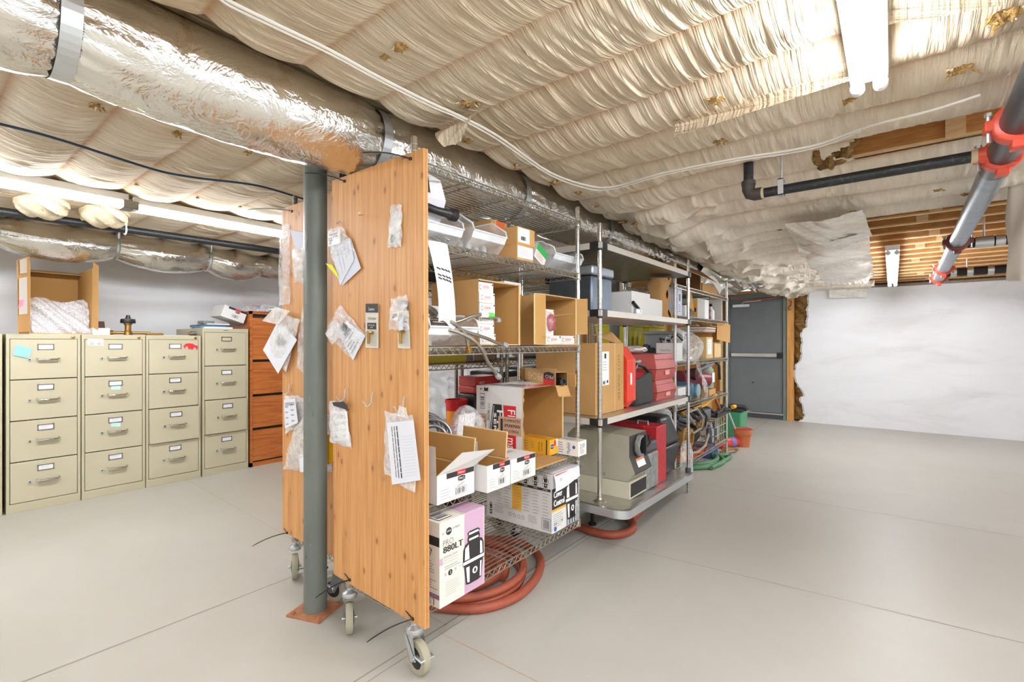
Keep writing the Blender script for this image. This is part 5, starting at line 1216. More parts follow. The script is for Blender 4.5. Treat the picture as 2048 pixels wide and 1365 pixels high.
# PRO45 long carton lying across its top
A, B = Vector((-1.90, 2.50, fz+.0005)), Vector((-1.452, 2.232, fz+.0005)); L_ = (B-A).length; an = math.atan2(B.y-A.y, B.x-A.x)
b = MB(); b.M = Matrix.Translation(A) @ Matrix.Rotation(an, 4, 'Z'); w_, h_ = .075, .078
t = thing('long_carton', 'long narrow brown carton printed PRO45 upside down atop the white carton', 'box', (A+B)/2)
for q in ([(0, 0, 0), (L_, 0, 0), (L_, 0, h_), (0, 0, h_)], [(L_, w_, 0), (0, w_, 0), (0, w_, h_), (L_, w_, h_)], [(0, 0, h_), (L_, 0, h_), (L_, w_, h_), (0, w_, h_)], [(0, w_, 0), (L_, w_, 0), (L_, 0, 0), (0, 0, 0)], [(0, w_, 0), (0, 0, 0), (0, 0, h_), (0, w_, h_)]): b.slab(q, .003, CARD, CARDIN, CARDED)
b.poly([(L_*.70, -.001, .003), (L_*.97, -.001, .003), (L_*.97, -.001, h_*.42), (L_*.70, -.001, h_*.42)], RED); b.poly([(L_*.70, -.001, h_*.42), (L_*.97, -.001, h_*.42), (L_*.96, -.001, h_*.85), (L_*.835, -.001, h_*.97), (L_*.71, -.001, h_*.85)], INK)
b.text('PRO', (L_*.95, -.0018, h_*.72), (-1, 0, 0), (0, 0, -1), .020, WHT, 'L', L_*.2)
b.text('PRO45', (L_*.67, -.001, h_*.78), (-1, 0, 0), (0, 0, -1), .046, mat('pale brown ink', '#e4cda6', .7), 'L', L_*.42); b.text('PRO45', (L_*.672, -.0006, h_*.80), (-1, 0, 0), (0, 0, -1), .049, mat('brown ink 2', '#7d5c34', .7), 'L', L_*.43); b.text('FILL VALVE', (L_*.67, -.001, h_*.94), (-1, 0, 0), (0, 0, -1), .008, INK2, 'L', L_*.2)
b.build('box_body', t, smooth=False)
b = MB(); b.M = Matrix.Translation(A) @ Matrix.Rotation(an, 4, 'Z'); b.slab([(L_, 0, 0), (L_, w_, 0), (L_+.035, w_, -.055), (L_+.035, 0, -.055)], .003, CARDED, CARD); b.slab([(L_+.035, 0, -.055), (L_+.035, w_, -.055), (L_+.075, w_-.01, -.05), (L_+.075, .01, -.05)], .003, CARD, CARD); b.build('end_flap', t, smooth=False)
b = MB(); b.M = Matrix.Translation(A) @ Matrix.Rotation(an, 4, 'Z'); b.slab([(L_, w_, 0), (L_, w_, h_), (L_+.06, w_+.02, h_-.01), (L_+.06, w_+.02, 0)], .003, CARD, CARDIN); b.build('end_flap', t, smooth=False)
b = MB(); b.M = Matrix.Translation(A) @ Matrix.Rotation(an, 4, 'Z'); b.lathe((L_-.25, w_*.5, .026), [(.019, 0), (.019, .27), (.013, .27), (.013, .255)], BLACK, 18, 'X'); solo(b, 'black_tube', 'black tube end sticking out of the long brown carton', 'tube')
# yellow and blue cartons
c = Carton(-1.70, 2.245, z+.006, .20, .085, .085, mat('yellow carton', '#e9b02c', .55)); F = '-Y'
c.rect(F, .88, .0, .92, 1, INK, 2); c.lines(F, .1, .15, .3, .85, 4, INK2); c.lines(F, .36, .3, .5, .8, 3, INK2); c.text(F, .66, .2, 'BATHTUB', .008, INK, 2, rot=PI/2, w=.05); c.text(F, .76, .2, 'WAX RING', .008, INK, 2, rot=PI/2, w=.05)
F = '+X'; c.shield(F, .25, .55, .42, .42); c.rect(F, .5, .55, .72, .9, RED, 2); c.rect(F, .75, .5, .97, .95, WHT, 2); c.text(F, .78, .6, '12', .018, RED, 3)
c.lines('+Z', .1, .2, .9, .8, 3, RED)
solo(c.mb, 'yellow_carton', 'yellow carton poking out of the torn white carton', 'box', smooth=False)
c = Carton(-1.51, 2.338, z+.0005, .138, .092, .082, mat('cream carton', '#efeade', .6)); F = '+X'
c.text(F, .18, .52, '210', .024, BLUE, 2, w=.052); c.lines(F, .2, .12, .8, .45, 4, BLUE); c.lines('-Y', .08, .1, .3, .9, 5, BLUE, seed=5); c.text('-Y', .62, .12, 'Mayfield', .022, BLUE, 2, rot=PI/2, w=.06); c.ell('-Y', .8, .6, .07, .12, BLUE, 2); c.lines('+Z', .1, .2, .9, .8, 3, BLUE)
solo(c.mb, 'blue_print_carton', 'cream carton with blue 210 print overhanging the waist shelf end', 'box', smooth=False)
# coiled braided hoses, bag of tubes
b = MB(); rnd = random.Random(9); pts = []
bx = MB(); bx.box((-1.86, 1.53, z), (-1.70, 1.75, z+.125), CARD); 
RU, UU, WU = Vector((.66, .75, 0)), Vector((-.25, .22, .94)), Vector((.75, -.66, .1))
for k in range(7*26):
    a = 2*PI*k/26; n = k/26; r = .085+.022*math.sin(n*1.7)
    pts.append(Vector((-1.775, 1.575, z+.222))+RU*(r*math.cos(a)+.010*n-.03)+UU*(r*.8*math.sin(a)-.006*n)+WU*(.011*n+.004*math.sin(a*3)))
b.tube(pts, .0085, mat('braided steel', '#96989a', .35, .85, bump=.6, bs=300), 8)
solo(b, 'hose_coil', 'coil of grey braided steel hose at the back left of the waist shelf', 'hose')
solo(bx, 'cardboard_box', 'brown box under the braided hose coil', 'box', smooth=False)
b = MB(); b.blob((-1.80, 1.885, z+.15), (.07, .11, .15), FILM, 4, .15, 26, 16); 
for i in range(6): b.cyl((-1.81, 1.82+.022*i, z+.03), (-1.79, 1.83+.022*i, z+.255), .009, WHT, seg=8)
solo(b, 'tube_bag', 'clear bag of white tubes beside the large white carton', 'bag of tubes')
b = MB(); b.box((-1.69, 1.76, z), (-1.66, 1.99, z+.11), CARDTAN); b.box((-1.84, 1.76, z), (-1.69, 1.775, z+.10), CARDTAN); solo(b, 'cardboard_tray', 'low brown tray behind the white boxes', 'tray', smooth=False)

# --- chest shelf: wax ring cartons and hose bin
z = S1[2]+.003
def ring_face(c, F='+X'):
    c.ell(F, .16, .5, .075, .26, INK2, 2); c.ell(F, .16, .5, .05, .17, WHT, 3); c.text(F, .30, .40, 'JOHNI-RING', min(.016, c.d[2]*.3), mat('pale red ink', '#dc6a5c', .6), 2, w=c.fr(F)[1].length*.42); c.rect(F, .9, .75, .98, .9, INK, 2); c.rect(F, .3, .25, .6, .3, INK3, 2)
def ring_box(x, y, zz, w, h, label, rot=0, dx=.1): 
    c = Carton(x, y, zz, dx, w, h, WHITEB, rot); ring_face(c); return solo(c.mb, 'ring_box', label, 'box', 'small white ring boxes in the brown cartons', smooth=False)
bx0, bx1, by0, by1, bz1 = -1.72, -1.42, 1.568, 1.867, z+.292
t, bd = open_box('cardboard_box', 'open brown carton with a stack of small white boxes inside, chest shelf', bx0, by0, z, bx1, by1, bz1, CARD, CARDIN, '+X', flaps=[
    ([(bx1, by1-.012, z), (bx1, by1-.006, z), (bx1, by1-.006, bz1), (bx1, by1-.012, bz1)], 'torn_strip')])
ordn = ['topmost', 'second from the top', 'third from the top', 'fourth from the top', 'second from the bottom', 'lowest']
for i in range(6):
    ring_box(-1.533+.004*(i % 2), 1.577+.006*((i*7) % 3), z+.0055+(5-i)*.0462, .105, .0455, 'small white ring box in the left carton, %s of the stack' % ordn[i])
cx0, cx1, cy0, cy1, cz1 = -1.73, -1.40, 2.10, 2.42, z+.268
t, bd = open_box('cardboard_box', 'open brown carton with small white boxes at its bottom, right end of the chest shelf', cx0, cy0, z, cx1-.03, cy1, cz1, CARD, CARDIN, '+X', flaps=[
    ([(cx1-.03, cy1, z+.06), (cx1+.03, cy1+.02, z+.06), (cx1+.03, cy1+.02, cz1-.004), (cx1-.03, cy1, cz1-.004)], 'side_flap'), ([(cx1-.03, cy0-.0, z), (cx1-.03, cy0+.0, cz1), (cx1+.0, cy0-.145, cz1-.01), (cx1+.0, cy0-.145, z+.004)][::-1], 'side_flap')])
b = MB(); U = Vector((-.03, .145, .0)).normalized()
b.text('15L910VTON', (cx1+.0035, cy0-.075, z+.035), (0, 1, 0), (0, 0, 1), .012, mat('stamp ink', '#8d6a38', .8), 'L', .07); b.build('stamp', t, smooth=False)
for i, (y, zz, w, nm) in enumerate(((2.115, z+.0055, .145, 'bottom left'), (2.262, z+.0055, .145, 'bottom right'), (2.112, z+.052, .075, 'second layer'), (2.112, z+.098, .075, 'third layer'), (2.112, z+.144, .08, 'top layer'))):
    ring_box(cx1-.137, y, zz, w, .0455, 'small white ring box in the right carton, %s' % nm)
ring_box(-1.64, 1.90, z+.2855-.13, .11, .10, 'white ring box standing between the two brown cartons', 0, .12) if False else None
c = Carton(-1.70, 1.895, z, .16, .14, .325, WHITEB); c.rect('+X', 0, 0, 1, .82, CARDTAN, 1); c2 = c
c.ell('+X', .2, .91, .08, .04, INK2, 2); c.text('+X', .35, .895, 'JOHNI-RING', .012, MATS['pale red ink'], 2, w=.06); solo(c.mb, 'ring_box', 'tall carton with a white ring label peeping over the right brown box', 'box', smooth=False)
b = MB(); p = Vector((cx1-.03, 2.135, z+.12))
b.blob(p+Vector((-.0, .02, .0)), (.02, .035, .045), film('red film', '#b0545e', .6), 3, .2); solo(b, 'ring_packet', 'dark red ring in a clear packet inside the right carton', 'packet')
b = MB(); b.slab([(cx1-.06, 2.12, z+.15), (cx1+.05, 2.19, z+.165), (cx1+.05, 2.25, z+.168), (cx1-.06, 2.2, z+.155)], .002, TAN); solo(b, 'cardboard_scrap', 'scrap of brown card on the white boxes in the right carton', 'cardboard', smooth=False)
# hopper bins
def hopper(name, label, x0, xf, y0, y1, zz, h, lip, cat='bin'):
    """clear bin: high back and sides, low front with a rim"""
    t = thing(name, label, cat, ((x0+xf)/2, (y0+y1)/2, zz), 'clear hopper bins'); b = MB(); ny = .012
    def side(y, sg):
        pr = [(x0, 0), (xf-.075, 0), (xf-.01, lip), (xf+.004, lip+.035), (xf-.005, lip+.06), (xf-.03, lip+.075), (xf-.06, h-.02), (xf-.085, h-.003), (xf-.11, h), (x0, h)]
        b.poly([(x, y, zz+q) for x, q in pr], BINP); return pr
    pr = side(y0, -1); side(y1, 1)
    b.poly([(x0, y0, zz), (xf-.075, y0, zz), (xf-.075, y1, zz), (x0, y1, zz)], BINP); b.poly([(xf-.075, y0, zz), (xf-.01, y0, zz+lip), (xf-.01, y1, zz+lip), (xf-.075, y1, zz)], BINP); b.poly([(x0, y0, zz), (x0, y1, zz), (x0, y1, zz+h), (x0, y0, zz+h)], BINP)
    b.build('bin_shell', t, smooth=False)
    b = MB(); rim = [(x0, y0, zz+h)]+[(x, y0, zz+q) for x, q in pr[::-1][1:6]]+[(xf+.004, y0, zz+lip+.03)]
    rim2 = [(p[0], y1, p[2]) for p in rim[::-1]]
    b.tube([Vector(p) for p in rim+rim2], .0045, BINR, 6); b.slab([(xf-.012, y0, zz+lip-.002), (xf-.012, y1, zz+lip-.002), (xf+.004, y1, zz+lip+.03), (xf+.004, y0, zz+lip+.03)], .003, BINR)
    b.build('rim', t)
    return t
hopper('hopper_bin', 'clear hopper bin of braided hoses at the near end of the chest shelf', -1.80, -1.40, 1.265, 1.545, z, .13, .045)
BR = MATS['braided steel']; BR2 = mat('braided hose', '#9c968a', .32, .85, bump=.7, bs=260)
def hose(pts, label, r=.0075, ends=True, tagc=None):
    P_ = [Vector(p) for p in pts]; sm = []
    for i in range(len(P_)-1):
        p0, p1, p2, p3 = P_[max(0, i-1)], P_[i], P_[i+1], P_[min(len(P_)-1, i+2)]
        for k in range(6):
            t_ = k/6; sm.append(.5*((2*p1)+(p2-p0)*t_+(2*p0-5*p1+4*p2-p3)*t_*t_+(3*p1-p0-3*p2+p3)*t_**3))
    sm.append(P_[-1]); t = thing('supply_hose', label, 'hose', P_[0], 'braided supply hoses')
    b = MB(); b.tube(sm, r, BR2, 10); b.build('braid', t)
    b = MB(); d = (sm[-1]-sm[-2]).normalized(); b.tube([sm[-1], sm[-1]+d*.012, sm[-1]+d*.0125, sm[-1]+d*.03], [r*1.15, r*1.15, r*1.7, r*1.7], ZINC if not tagc == 'brass' else BRASS, 8); b.build('end_fitting', t)
    if tagc == 'tag':
        k = int(len(sm)*.62); p = sm[k]; dd = (sm[k+1]-p).normalized(); q = sm[k+4]
        b = MB(); b.tube([p, q], r*1.6, WHT, 10); b.tube([q, q+(q-p)*.9], r*1.65, mat('green tag', '#5fc95a', .5), 10); b.build('hose_tag', t)
hose([(-1.52, 1.30, z+.10), (-1.44, 1.36, z+.085), (-1.40, 1.42, z+.10), (-1.39, 1.50, z+.125), (-1.40, 1.58, z+.135), (-1.41, 1.65, z+.128), (-1.42, 1.69, z+.12)], 'braided hose with a green tag arching over the clear bin', tagc='tag')
hose([(-1.55, 1.29, z+.07), (-1.42, 1.36, z+.068), (-1.37, 1.44, z+.04), (-1.35, 1.50, z-.005), (-1.36, 1.565, z-.075), (-1.37, 1.63, z-.125)], 'braided hose drooping down past the waist rack', tagc=None)
hose([(-1.5, 1.33, z+.085), (-1.40, 1.40, z+.07), (-1.38, 1.48, z+.05), (-1.38, 1.56, z+.035), (-1.385, 1.65, z+.012), (-1.39, 1.70, z+.004)], 'braided hose lying forward along the shelf edge', tagc=None)
hose([(-1.5, 1.28, z+.11), (-1.40, 1.36, z+.10), (-1.385, 1.42, z+.07), (-1.38, 1.45, z+.035), (-1.383, 1.462, z+.0)], 'short braided hose with brass end hanging over the bin', tagc='brass')
pts = [(-1.47+.06*math.cos(a*.9)*.6, 1.285+.05*math.sin(a), z+.11+.028*math.cos(a+.4)+.002*a) for a in [i*.4 for i in range(48)]]
b = MB(); b.tube(pts, .007, BR2, 8); solo(b, 'hose_coil', 'tight coil of braided hose under the hanging paper', 'hose')
b = MB(); b.blob((-1.55, 1.44, z+.07), (.07, .06, .05), FILMW, 8, .3, 20, 12); solo(b, 'plastic_packet', 'crumpled milky packet lying in the hose bin', 'packet')
b = MB(); b.blob((-1.6, 1.36, z+.06), (.06, .05, .045), FILM, 18, .3, 20, 12); solo(b, 'plastic_packet', 'crumpled clear packet at the back of the hose bin', 'packet')
c = Carton(-1.66, 1.46, z+.08, .02, .09, .1, WHITEB); c.bars('+X', .15, .25, .8, .6, 6, 1, frame=False); solo(c.mb, 'label_card', 'white barcode card standing behind the hose bin', 'card', smooth=False)

# --- upper shelf: hopper bins and brown boxes
z = S1[3]+.003
hopper('hopper_bin', 'clear hopper bin with a black pipe fitting and paper, nearest the plywood', -1.82, -1.46, 1.305, 1.515, z, .185, .05)
hopper('hopper_bin', 'clear hopper bin of small parts, second from the plywood', -1.84, -1.475, 1.595, 1.83, z, .185, .07)
hopper('hopper_bin', 'clear hopper bin at the far end of the upper shelf', -1.82, -1.465, 2.245, 2.55, z, .165, .06)
t = thing('pipe_fitting', 'black trap pipe fitting resting in the nearest clear bin', 'fitting', (-1.50, 1.38, z+.08)); b = MB()
b.tube([(-1.55, 1.30, z+.165), (-1.50, 1.33, z+.15), (-1.47, 1.37, z+.135), (-1.455, 1.43, z+.13)], [.018, .018, .016, .019], BLACK, 14); b.build('pipe', t)
b = MB(); b.lathe((-1.455, 1.425, z+.13), [(.018, 0), (.026, .006), (.026, .035), (.02, .036), (.018, .03)], BLACK, 18, 'Y'); b.build('collar', t)
b = MB(); q = [Vector((-1.50, 1.31, z+.19)), Vector((-1.47, 1.42, z+.185)), Vector((-1.475, 1.395, z+.265)), Vector((-1.51, 1.325, z+.30))]; b.slab(q, .0012, PAPER); b.poly([q[0].lerp(q[1], .1)+Vector((.003, 0, .02)), q[0].lerp(q[1], .35)+Vector((.004, 0, .018)), q[3].lerp(q[2], .3)+Vector((.003, 0, -.012)), q[3].lerp(q[2], .1)+Vector((.003, 0, -.015))], INK); b.slab([q[0]+Vector((-.05, .02, -.12)), q[1]+Vector((-.05, 0, -.12)), q[1]+Vector((0, 0, 0)), q[0]], .0012, PAPER)
solo(b, 'paper_sheet', 'white paper sticking up out of the nearest clear bin', 'paper', smooth=False)
for i in range(7):
    rnd = random.Random(i); b = MB(); y = 1.63+.028*i; b.tube([(-1.62+.02*rnd.random(), y, z+.02), (-1.60, y+.01, z+.05+.02*rnd.random()), (-1.58, y-.01, z+.03)], .011, ZINC if i % 2 else WHT, 8)
    solo(b, 'small_part', 'small pipe part lying in the second clear bin', 'part', 'loose parts in the second clear bin')
for i in range(4): b = MB(); b.tube([(-1.68+.03*i, 1.37, z+.03), (-1.62+.03*i, 1.42, z+.06), (-1.58+.03*i, 1.46, z+.03)], .006, ZINC, 7); solo(b, 'hose_end', 'silver hose end lying in the nearest clear bin', 'part', 'hose ends in the nearest clear bin')
c = Carton(-1.86, 1.885, z, .24, .13, .228, CARD); c.rect('+X', .25, 0, .85, 1, mat('orange tape', '#de6a35', .45)); c.rect('+X', .22, .0, .28, 1, CARDED, 2); solo(c.mb, 'cardboard_box', 'tall brown box with orange tape behind the clear bins', 'box', smooth=False)
c = Carton(-1.62, 1.87, z, .18, .135, .078, CARDTAN); c.rect('+X', .03, .15, .97, .9, PAPERB, 1); c.lines('+X', .1, .3, .8, .8, 5, INK3, 2); solo(c.mb, 'cardboard_box', 'small brown box with pale label, lower of the two on the upper shelf', 'box', smooth=False)
c = Carton(-1.62, 1.868, z+.0785, .182, .146, .084, CARDTAN); c.rect('+X', .04, .1, .7, .95, WHT, 1); c.lines('+X', .1, .6, .65, .9, 4, INK3, 2); c.bars('+X', .15, .2, .5, .5, 3, 2, frame=False); solo(c.mb, 'cardboard_box', 'small brown box with white label, upper of the two on the upper shelf', 'box', smooth=False)
c = Carton(0, 0, 0, .12, .10, .085, WHITEB); c.rect('+X', 0, .55, 1, 1, mat('bright green', '#2f9e4b', .5)); c.lines('+X', .1, .1, .9, .5, 4, mat('pale red ink', '#dc6a5c'), 2); retrans(c, Matrix.Translation((-1.57, 2.025, z+.04)) @ Matrix.Rotation(-.5, 4, 'X')); solo(c.mb, 'green_box', 'tilted green and white box beside the far clear bin', 'box', smooth=False)
# hanging sheet at the near end
b = MB(); A = Vector((-1.405, 1.262, 1.645)); 
def hang(u, v): return (-1.408+.03*math.sin(v*2.2)+.012*math.sin(u*3+v*2), 1.262+.105*u+.025*v+.012*v*u, 1.645-.315*v-.02*u*v+.012*math.sin(u*5)*(v > .9))
b.grid(hang, 16, 26, PAPER)
for v in (.32, .40, .44):
    for u in (.1, .3, .5, .7): b.poly([Vector(hang(u, v))+Vector((.002, 0, 0)), Vector(hang(u+.16, v+.015))+Vector((.002, 0, 0)), Vector(hang(u+.16, v+.035))+Vector((.002, 0, 0)), Vector(hang(u, v+.02))+Vector((.002, 0, 0))], INK)
for v in [.1, .16]+[.5+.035*i for i in range(12)]: b.poly([Vector(hang(.2, v))+Vector((.002, 0, 0)), Vector(hang(.8, v+.008))+Vector((.002, 0, 0)), Vector(hang(.8, v+.012))+Vector((.002, 0, 0)), Vector(hang(.2, v+.004))+Vector((.002, 0, 0))], INK3)
solo(b, 'paper_sheet', 'long white paper hanging down beside the plywood edge', 'paper')

# ================================================================== second and back row contents (seen through the racks)
def simple(name, label, cat, x0, y0, z0, dx, dy, dz, m, bev=.004, group=None):
    b = MB(); b.box((x0, y0, z0), (x0+dx, y0+dy, z0+dz), m); return solo(b, name, label, cat, group, bevel=bev)
z = .623; t = thing('red_bucket', 'red bucket with an orange label behind the tube bag', 'bucket', (-2.28, 2.30, z)); b = MB(); b.lathe((-2.28, 2.30, z), [(.062, 0), (.072, .23), (.077, .23), (.077, .25), (.070, .25), (.06, .01)], mat('bucket red', '#c8202a', .35), 28); b.build('pail', t)
b = MB(); b.grid(lambda u, v: (-2.28+.0715*math.cos(-1.9+1.3*u), 2.30+.0715*math.sin(-1.9+1.3*u), z+.08+.1*v), 10, 3, mat('bucket label', '#e8912b', .5)); b.build('bucket_label', t)
simple('white_carton', 'white carton with a brown end behind the braided hose coil', 'box', -2.5, 1.72, z, .2, .16, .2, WHITEB, .002)
t = thing('red_toolbox', 'red plastic tool case on a black case in the second rack', 'tool case', (-2.27, 2.38, .905)); b = MB(); b.box((-2.36, 2.395, .905), (-2.2, 2.66, .955), mat('deep red plastic', '#b33327', .4)); b.build('lower_shell', t, bevel=.01); b = MB(); b.box((-2.355, 2.40, .957), (-2.205, 2.655, 1.02), MATS['deep red plastic']); b.text('HILTI', (-2.2025, 2.44, .97), (0, 1, 0), (0, 0, 1), .016, WHT); b.build('upper_shell', t, bevel=.012)
simple('black_case', 'black case under the red tool case', 'tool case', -2.37, 2.39, z, .17, .16, .281, BLACK, .012)
simple('storage_tote', 'flat yellow green tote on the second rack under the clear bin', 'tote', -2.48, 1.38, 1.128, .36, .85, .07, mat('olive yellow', '#b5a92a', .45), .006)
simple('steel_pan', 'dull steel pan on the second rack', 'pan', -2.45, 2.28, 1.128, .34, .24, .09, STEELD, .01)
simple('dark_crate', 'dark crate high in the second rack', 'crate', -2.48, 1.5, 1.603, .36, .5, .2, BLACKM, .01)
simple('cardboard_box', 'brown box high in the second rack', 'box', -2.46, 2.05, 1.603, .32, .4, .24, CARDTAN, .002)
t = thing('black_case', 'black framed white panel case in the back row rack', 'case', (-2.3, 2.75, .755)); b = MB(); b.box((-2.5, 2.66, .755), (-2.2, 2.98, 1.04), BLACK); b.build('shell', t, bevel=.01); b = MB(); b.box((-2.199, 2.70, .82), (-2.195, 2.94, 1.0), WHT); b.build('panel', t, smooth=False)
simple('dark_tool_bag', 'dark tool bag in the back row rack', 'bag', -2.5, 3.05, .755, .36, .5, .3, BLACKM, .04)
t = thing('grey_case', 'grey case with a black arched handle in the back row rack', 'case', (-2.3, 3.35, 1.135)); b = MB(); b.box((-2.46, 3.1, 1.135), (-2.16, 3.7, 1.25), GREYP); b.build('shell', t, bevel=.03); b = MB(); b.tube([(-2.16, 3.22, 1.24), (-2.14, 3.23, 1.30), (-2.14, 3.27, 1.32), (-2.14, 3.42, 1.32), (-2.14, 3.46, 1.30), (-2.16, 3.47, 1.24)], .014, BLACK, 10); b.build('handle', t)
simple('cardboard_box', 'brown box at the top of the back row rack', 'box', -2.48, 2.75, 1.703, .3, .45, .2, CARDTAN, .002)
simple('dark_crate', 'dark crate at the top of the back row rack', 'crate', -2.48, 3.3, 1.703, .3, .4, .16, BLACKM, .01)
def tote(x, y, z0, label):
    t = thing('yellow_tote', label, 'tote', (x, y, z0)); b = MB(); w, l, h = .17, .24, .22
    b.hexa([(x-w*.85, y-l*.85, z0), (x+w*.85, y-l*.85, z0), (x+w*.85, y+l*.85, z0), (x-w*.85, y+l*.85, z0), (x-w, y-l, z0+h), (x+w, y-l, z0+h), (x+w, y+l, z0+h), (x-w, y+l, z0+h)], YELTOTE)
    for q in (-.5, 0, .5): b.box((x+w*.9, y+l*q-.01, z0+.02), (x+w*.98, y+l*q+.01, z0+h-.02), YELTOTE)
    b.build('tub', t, bevel=.01); b = MB(); b.box((x-w-.012, y-l-.012, z0+h), (x+w+.012, y+l+.012, z0+h+.02), YELTOTE); b.build('rim', t, bevel=.006)
tote(-2.32, 5.45, 1.203, 'yellow plastic tote on the back row rack, right of two'); tote(-2.33, 4.85, 1.203, 'yellow plastic tote behind the far steel column, left of two')

# ================================================================== steel shelf unit contents
# third shelf
z = .7695+.0355
c = Carton(-1.86, 2.622, z, .44, .395, .443, CARD); F = '+X'
c.rect(F, .20, .40, .46, .88, WHT); c.rect(F, .30, .78, .36, .85, INK, 2); c.lines(F, .24, .6, .42, .75, 4, INK3, 2); c.bars(F, .23, .41, .34, .47, 3, 2, frame=False); c.rect(F, .38, .43, .43, .47, INK, 2)
c.text(F, .78, .82, 'HOT WATER', .03, mat('brown stamp', '#8a6032', .8), 1, rot=-PI/2, w=.3); c.rect(F, .66, .0, .68, 1, CARDED, 1)
c.lines('-Y', .1, .3, .5, .7, 2, CARDED)
solo(c.mb, 'cardboard_box', 'large brown carton with tall white label on the steel shelf', 'box', smooth=False)
b = MB(); b.slab([(-1.45, 2.95, z+.4445), (-1.43, 3.02, z+.4445), (-1.5, 3.0, z+.52), (-1.6, 2.9, z+.50)], .004, CARD); solo(b, 'cardboard_scrap', 'loose brown card on top of the large brown carton', 'cardboard', smooth=False)
# red orange case standing on end
t = thing('red_case', 'tall red orange plastic tool case standing on end', 'tool case', (-1.55, 3.11, z)); h = .42; y0, y1 = 3.035, 3.175
def octo(y, ins, m, x0=-1.74, x1=-1.395): 
    return [(x0+ins, y, z+ins*.4+.0), (x1-.035-ins*.4, y, z+ins*.4), (x1-ins*.3, y, z+.05), (x1-ins*.3, y, z+h-.09), (x1-.06-ins*.3, y, z+h-ins*.3), (x0+ins, y, z+h-ins*.3)]
for nm, (ya, ia), (yb, ib) in (('shell', (y0, .03), (y0+.067, 0)), ('lid', (y0+.07, 0), (y1, .03))):
    b = MB(); A = octo(ya, ia, 0); B = octo(yb, ib, 0); n = len(A); b.poly(A, REDP); b.poly(B[::-1], REDP)
    for i in range(n): j = (i+1) % n; b.poly([A[j], A[i], B[i], B[j]], REDP)
    if nm == 'shell': b.box((-1.397, y0+.035, z+.16), (-1.3935, y0+.058, z+.24), WHT)
    b.build(nm, t, smooth=False)
# tool bag
t = thing('tool_bag', 'black and red open tool bag between the red cases', 'tool bag', (-1.55, 3.36, z)); b = MB(); FB = mat('charcoal cloth', '#3b3c3a', .85, bump=.3, bs=120)
b.hexa([(-1.76, 3.2, z), (-1.40, 3.2, z), (-1.41, 3.52, z), (-1.76, 3.52, z), (-1.74, 3.2, z+.2), (-1.42, 3.19, z+.19), (-1.42, 3.53, z+.235), (-1.74, 3.52, z+.2)], FB); b.build('bag_body', t, bevel=.02)
b = MB(); RC = mat('red cloth', '#c3202b', .7); b.grid(lambda u, v: (-1.415-.16*v+.01*math.sin(u*7), 3.2+.3*u+.015*math.sin(v*5), z+.192+.055*u*(1-v)+.03*math.sin(u*4)*v+.055*v*(1-u)), 14, 8, RC); b.build('red_lining', t)
b = MB(); b.tube([(-1.43, 3.2, z+.19), (-1.43, 3.22, z+.26), (-1.45, 3.3, z+.29), (-1.45, 3.42, z+.27), (-1.43, 3.5, z+.21)], .013, BLACK, 8); b.build('handle', t)
b = MB(); b.tube([(-1.55, 3.22, z+.2), (-1.50, 3.3, z+.29), (-1.47, 3.4, z+.31)], .014, ZINC, 8); solo(b, 'hand_tool', 'silver tool shaft standing in the tool bag', 'tool'); b = MB(); b.box((-1.6, 3.36, z+.2), (-1.52, 3.44, z+.30), YELT); solo(b, 'hand_tool', 'yellow tool standing in the tool bag', 'tool', bevel=.015)
def case2(z0, h, y0, y1, m, label, x0=-1.78, x1=-1.395):
    t = thing('red_case', label, 'tool case', ((x0+x1)/2, (y0+y1)/2, z0)); k = z0+h*.42
    for nm, a, b2, ia, ib in (('lower_shell', z0, k-.002, .02, .0), ('upper_shell', k+.002, z0+h, .0, .03)):
        b = MB(); R_ = lambda ins, zz: [(x0+ins, y0+ins, zz), (x1-ins, y0+ins, zz), (x1-ins, y1-ins, zz), (x0+ins, y1-ins, zz)]
        b.hexa(R_(ia, a)+R_(ib, b2), m)
        if nm == 'lower_shell': b.box((x1-.004, (y0+y1)/2-.03, z0+h*.18), (x1-.0, (y0+y1)/2+.06, z0+h*.36), mat('pale badge', '#e9a49a', .5))
        else:
            for q in (.62, .78): b.box((x1-.03*q-.002, y0+.03, z0+h*q), (x1-.022*q+.003, y1-.03, z0+h*(q+.02)), m)
        b.build(nm, t, bevel=.014)
case2(z, .155, 3.55, 3.97, REDOLD, 'faded red tool case, lower of the stacked pair'); case2(z+.157, .20, 3.53, 3.96, REDOLD, 'faded red tool case, upper of the stacked pair')
b = MB(); b.blob((-1.62, 3.62, z+.39), (.1, .14, .03), SHEET, 5, .3, 20, 10); solo(b, 'cloth_bag', 'crumpled pale bag on top of the stacked red cases', 'bag')
# middle shelf
z = 1.405+.0365; t = thing('steel_can', 'galvanised steel bin with a lid on the middle steel shelf', 'bin', (-1.6, 2.8, z)); p = onX(1163, 600, -1.42).y; q = onX(1216, 600, -1.42).y
b = MB(); b.box((-1.76, 2.62, z), (-1.44, 2.89, z+.225), mat('dark galvanised', '#76818d', .42, 1, var=.2, vs=9)); b.build('can_body', t, bevel=.014); b = MB(); b.box((-1.77, 2.61, z+.226), (-1.43, 2.90, z+.29), mat('bright galvanised', '#b2bac2', .38, 1)); b.build('lid', t, bevel=.012); b = MB(); b.tube([(-1.6, 2.9, z+.2), (-1.6, 2.93, z+.19), (-1.6, 2.93, z+.15), (-1.6, 2.9, z+.14)], .006, ZINC, 6); b.build('handle', t)
c = Carton(-1.80, 3.10, z, .40, .32, .165, mat('plain white box', '#e4e3df', .6)); c.rect('-Y', .0, .97, 1, 1, INK3); solo(c.mb, 'white_box', 'plain long white box on the middle steel shelf, nearer one', 'box', smooth=False)
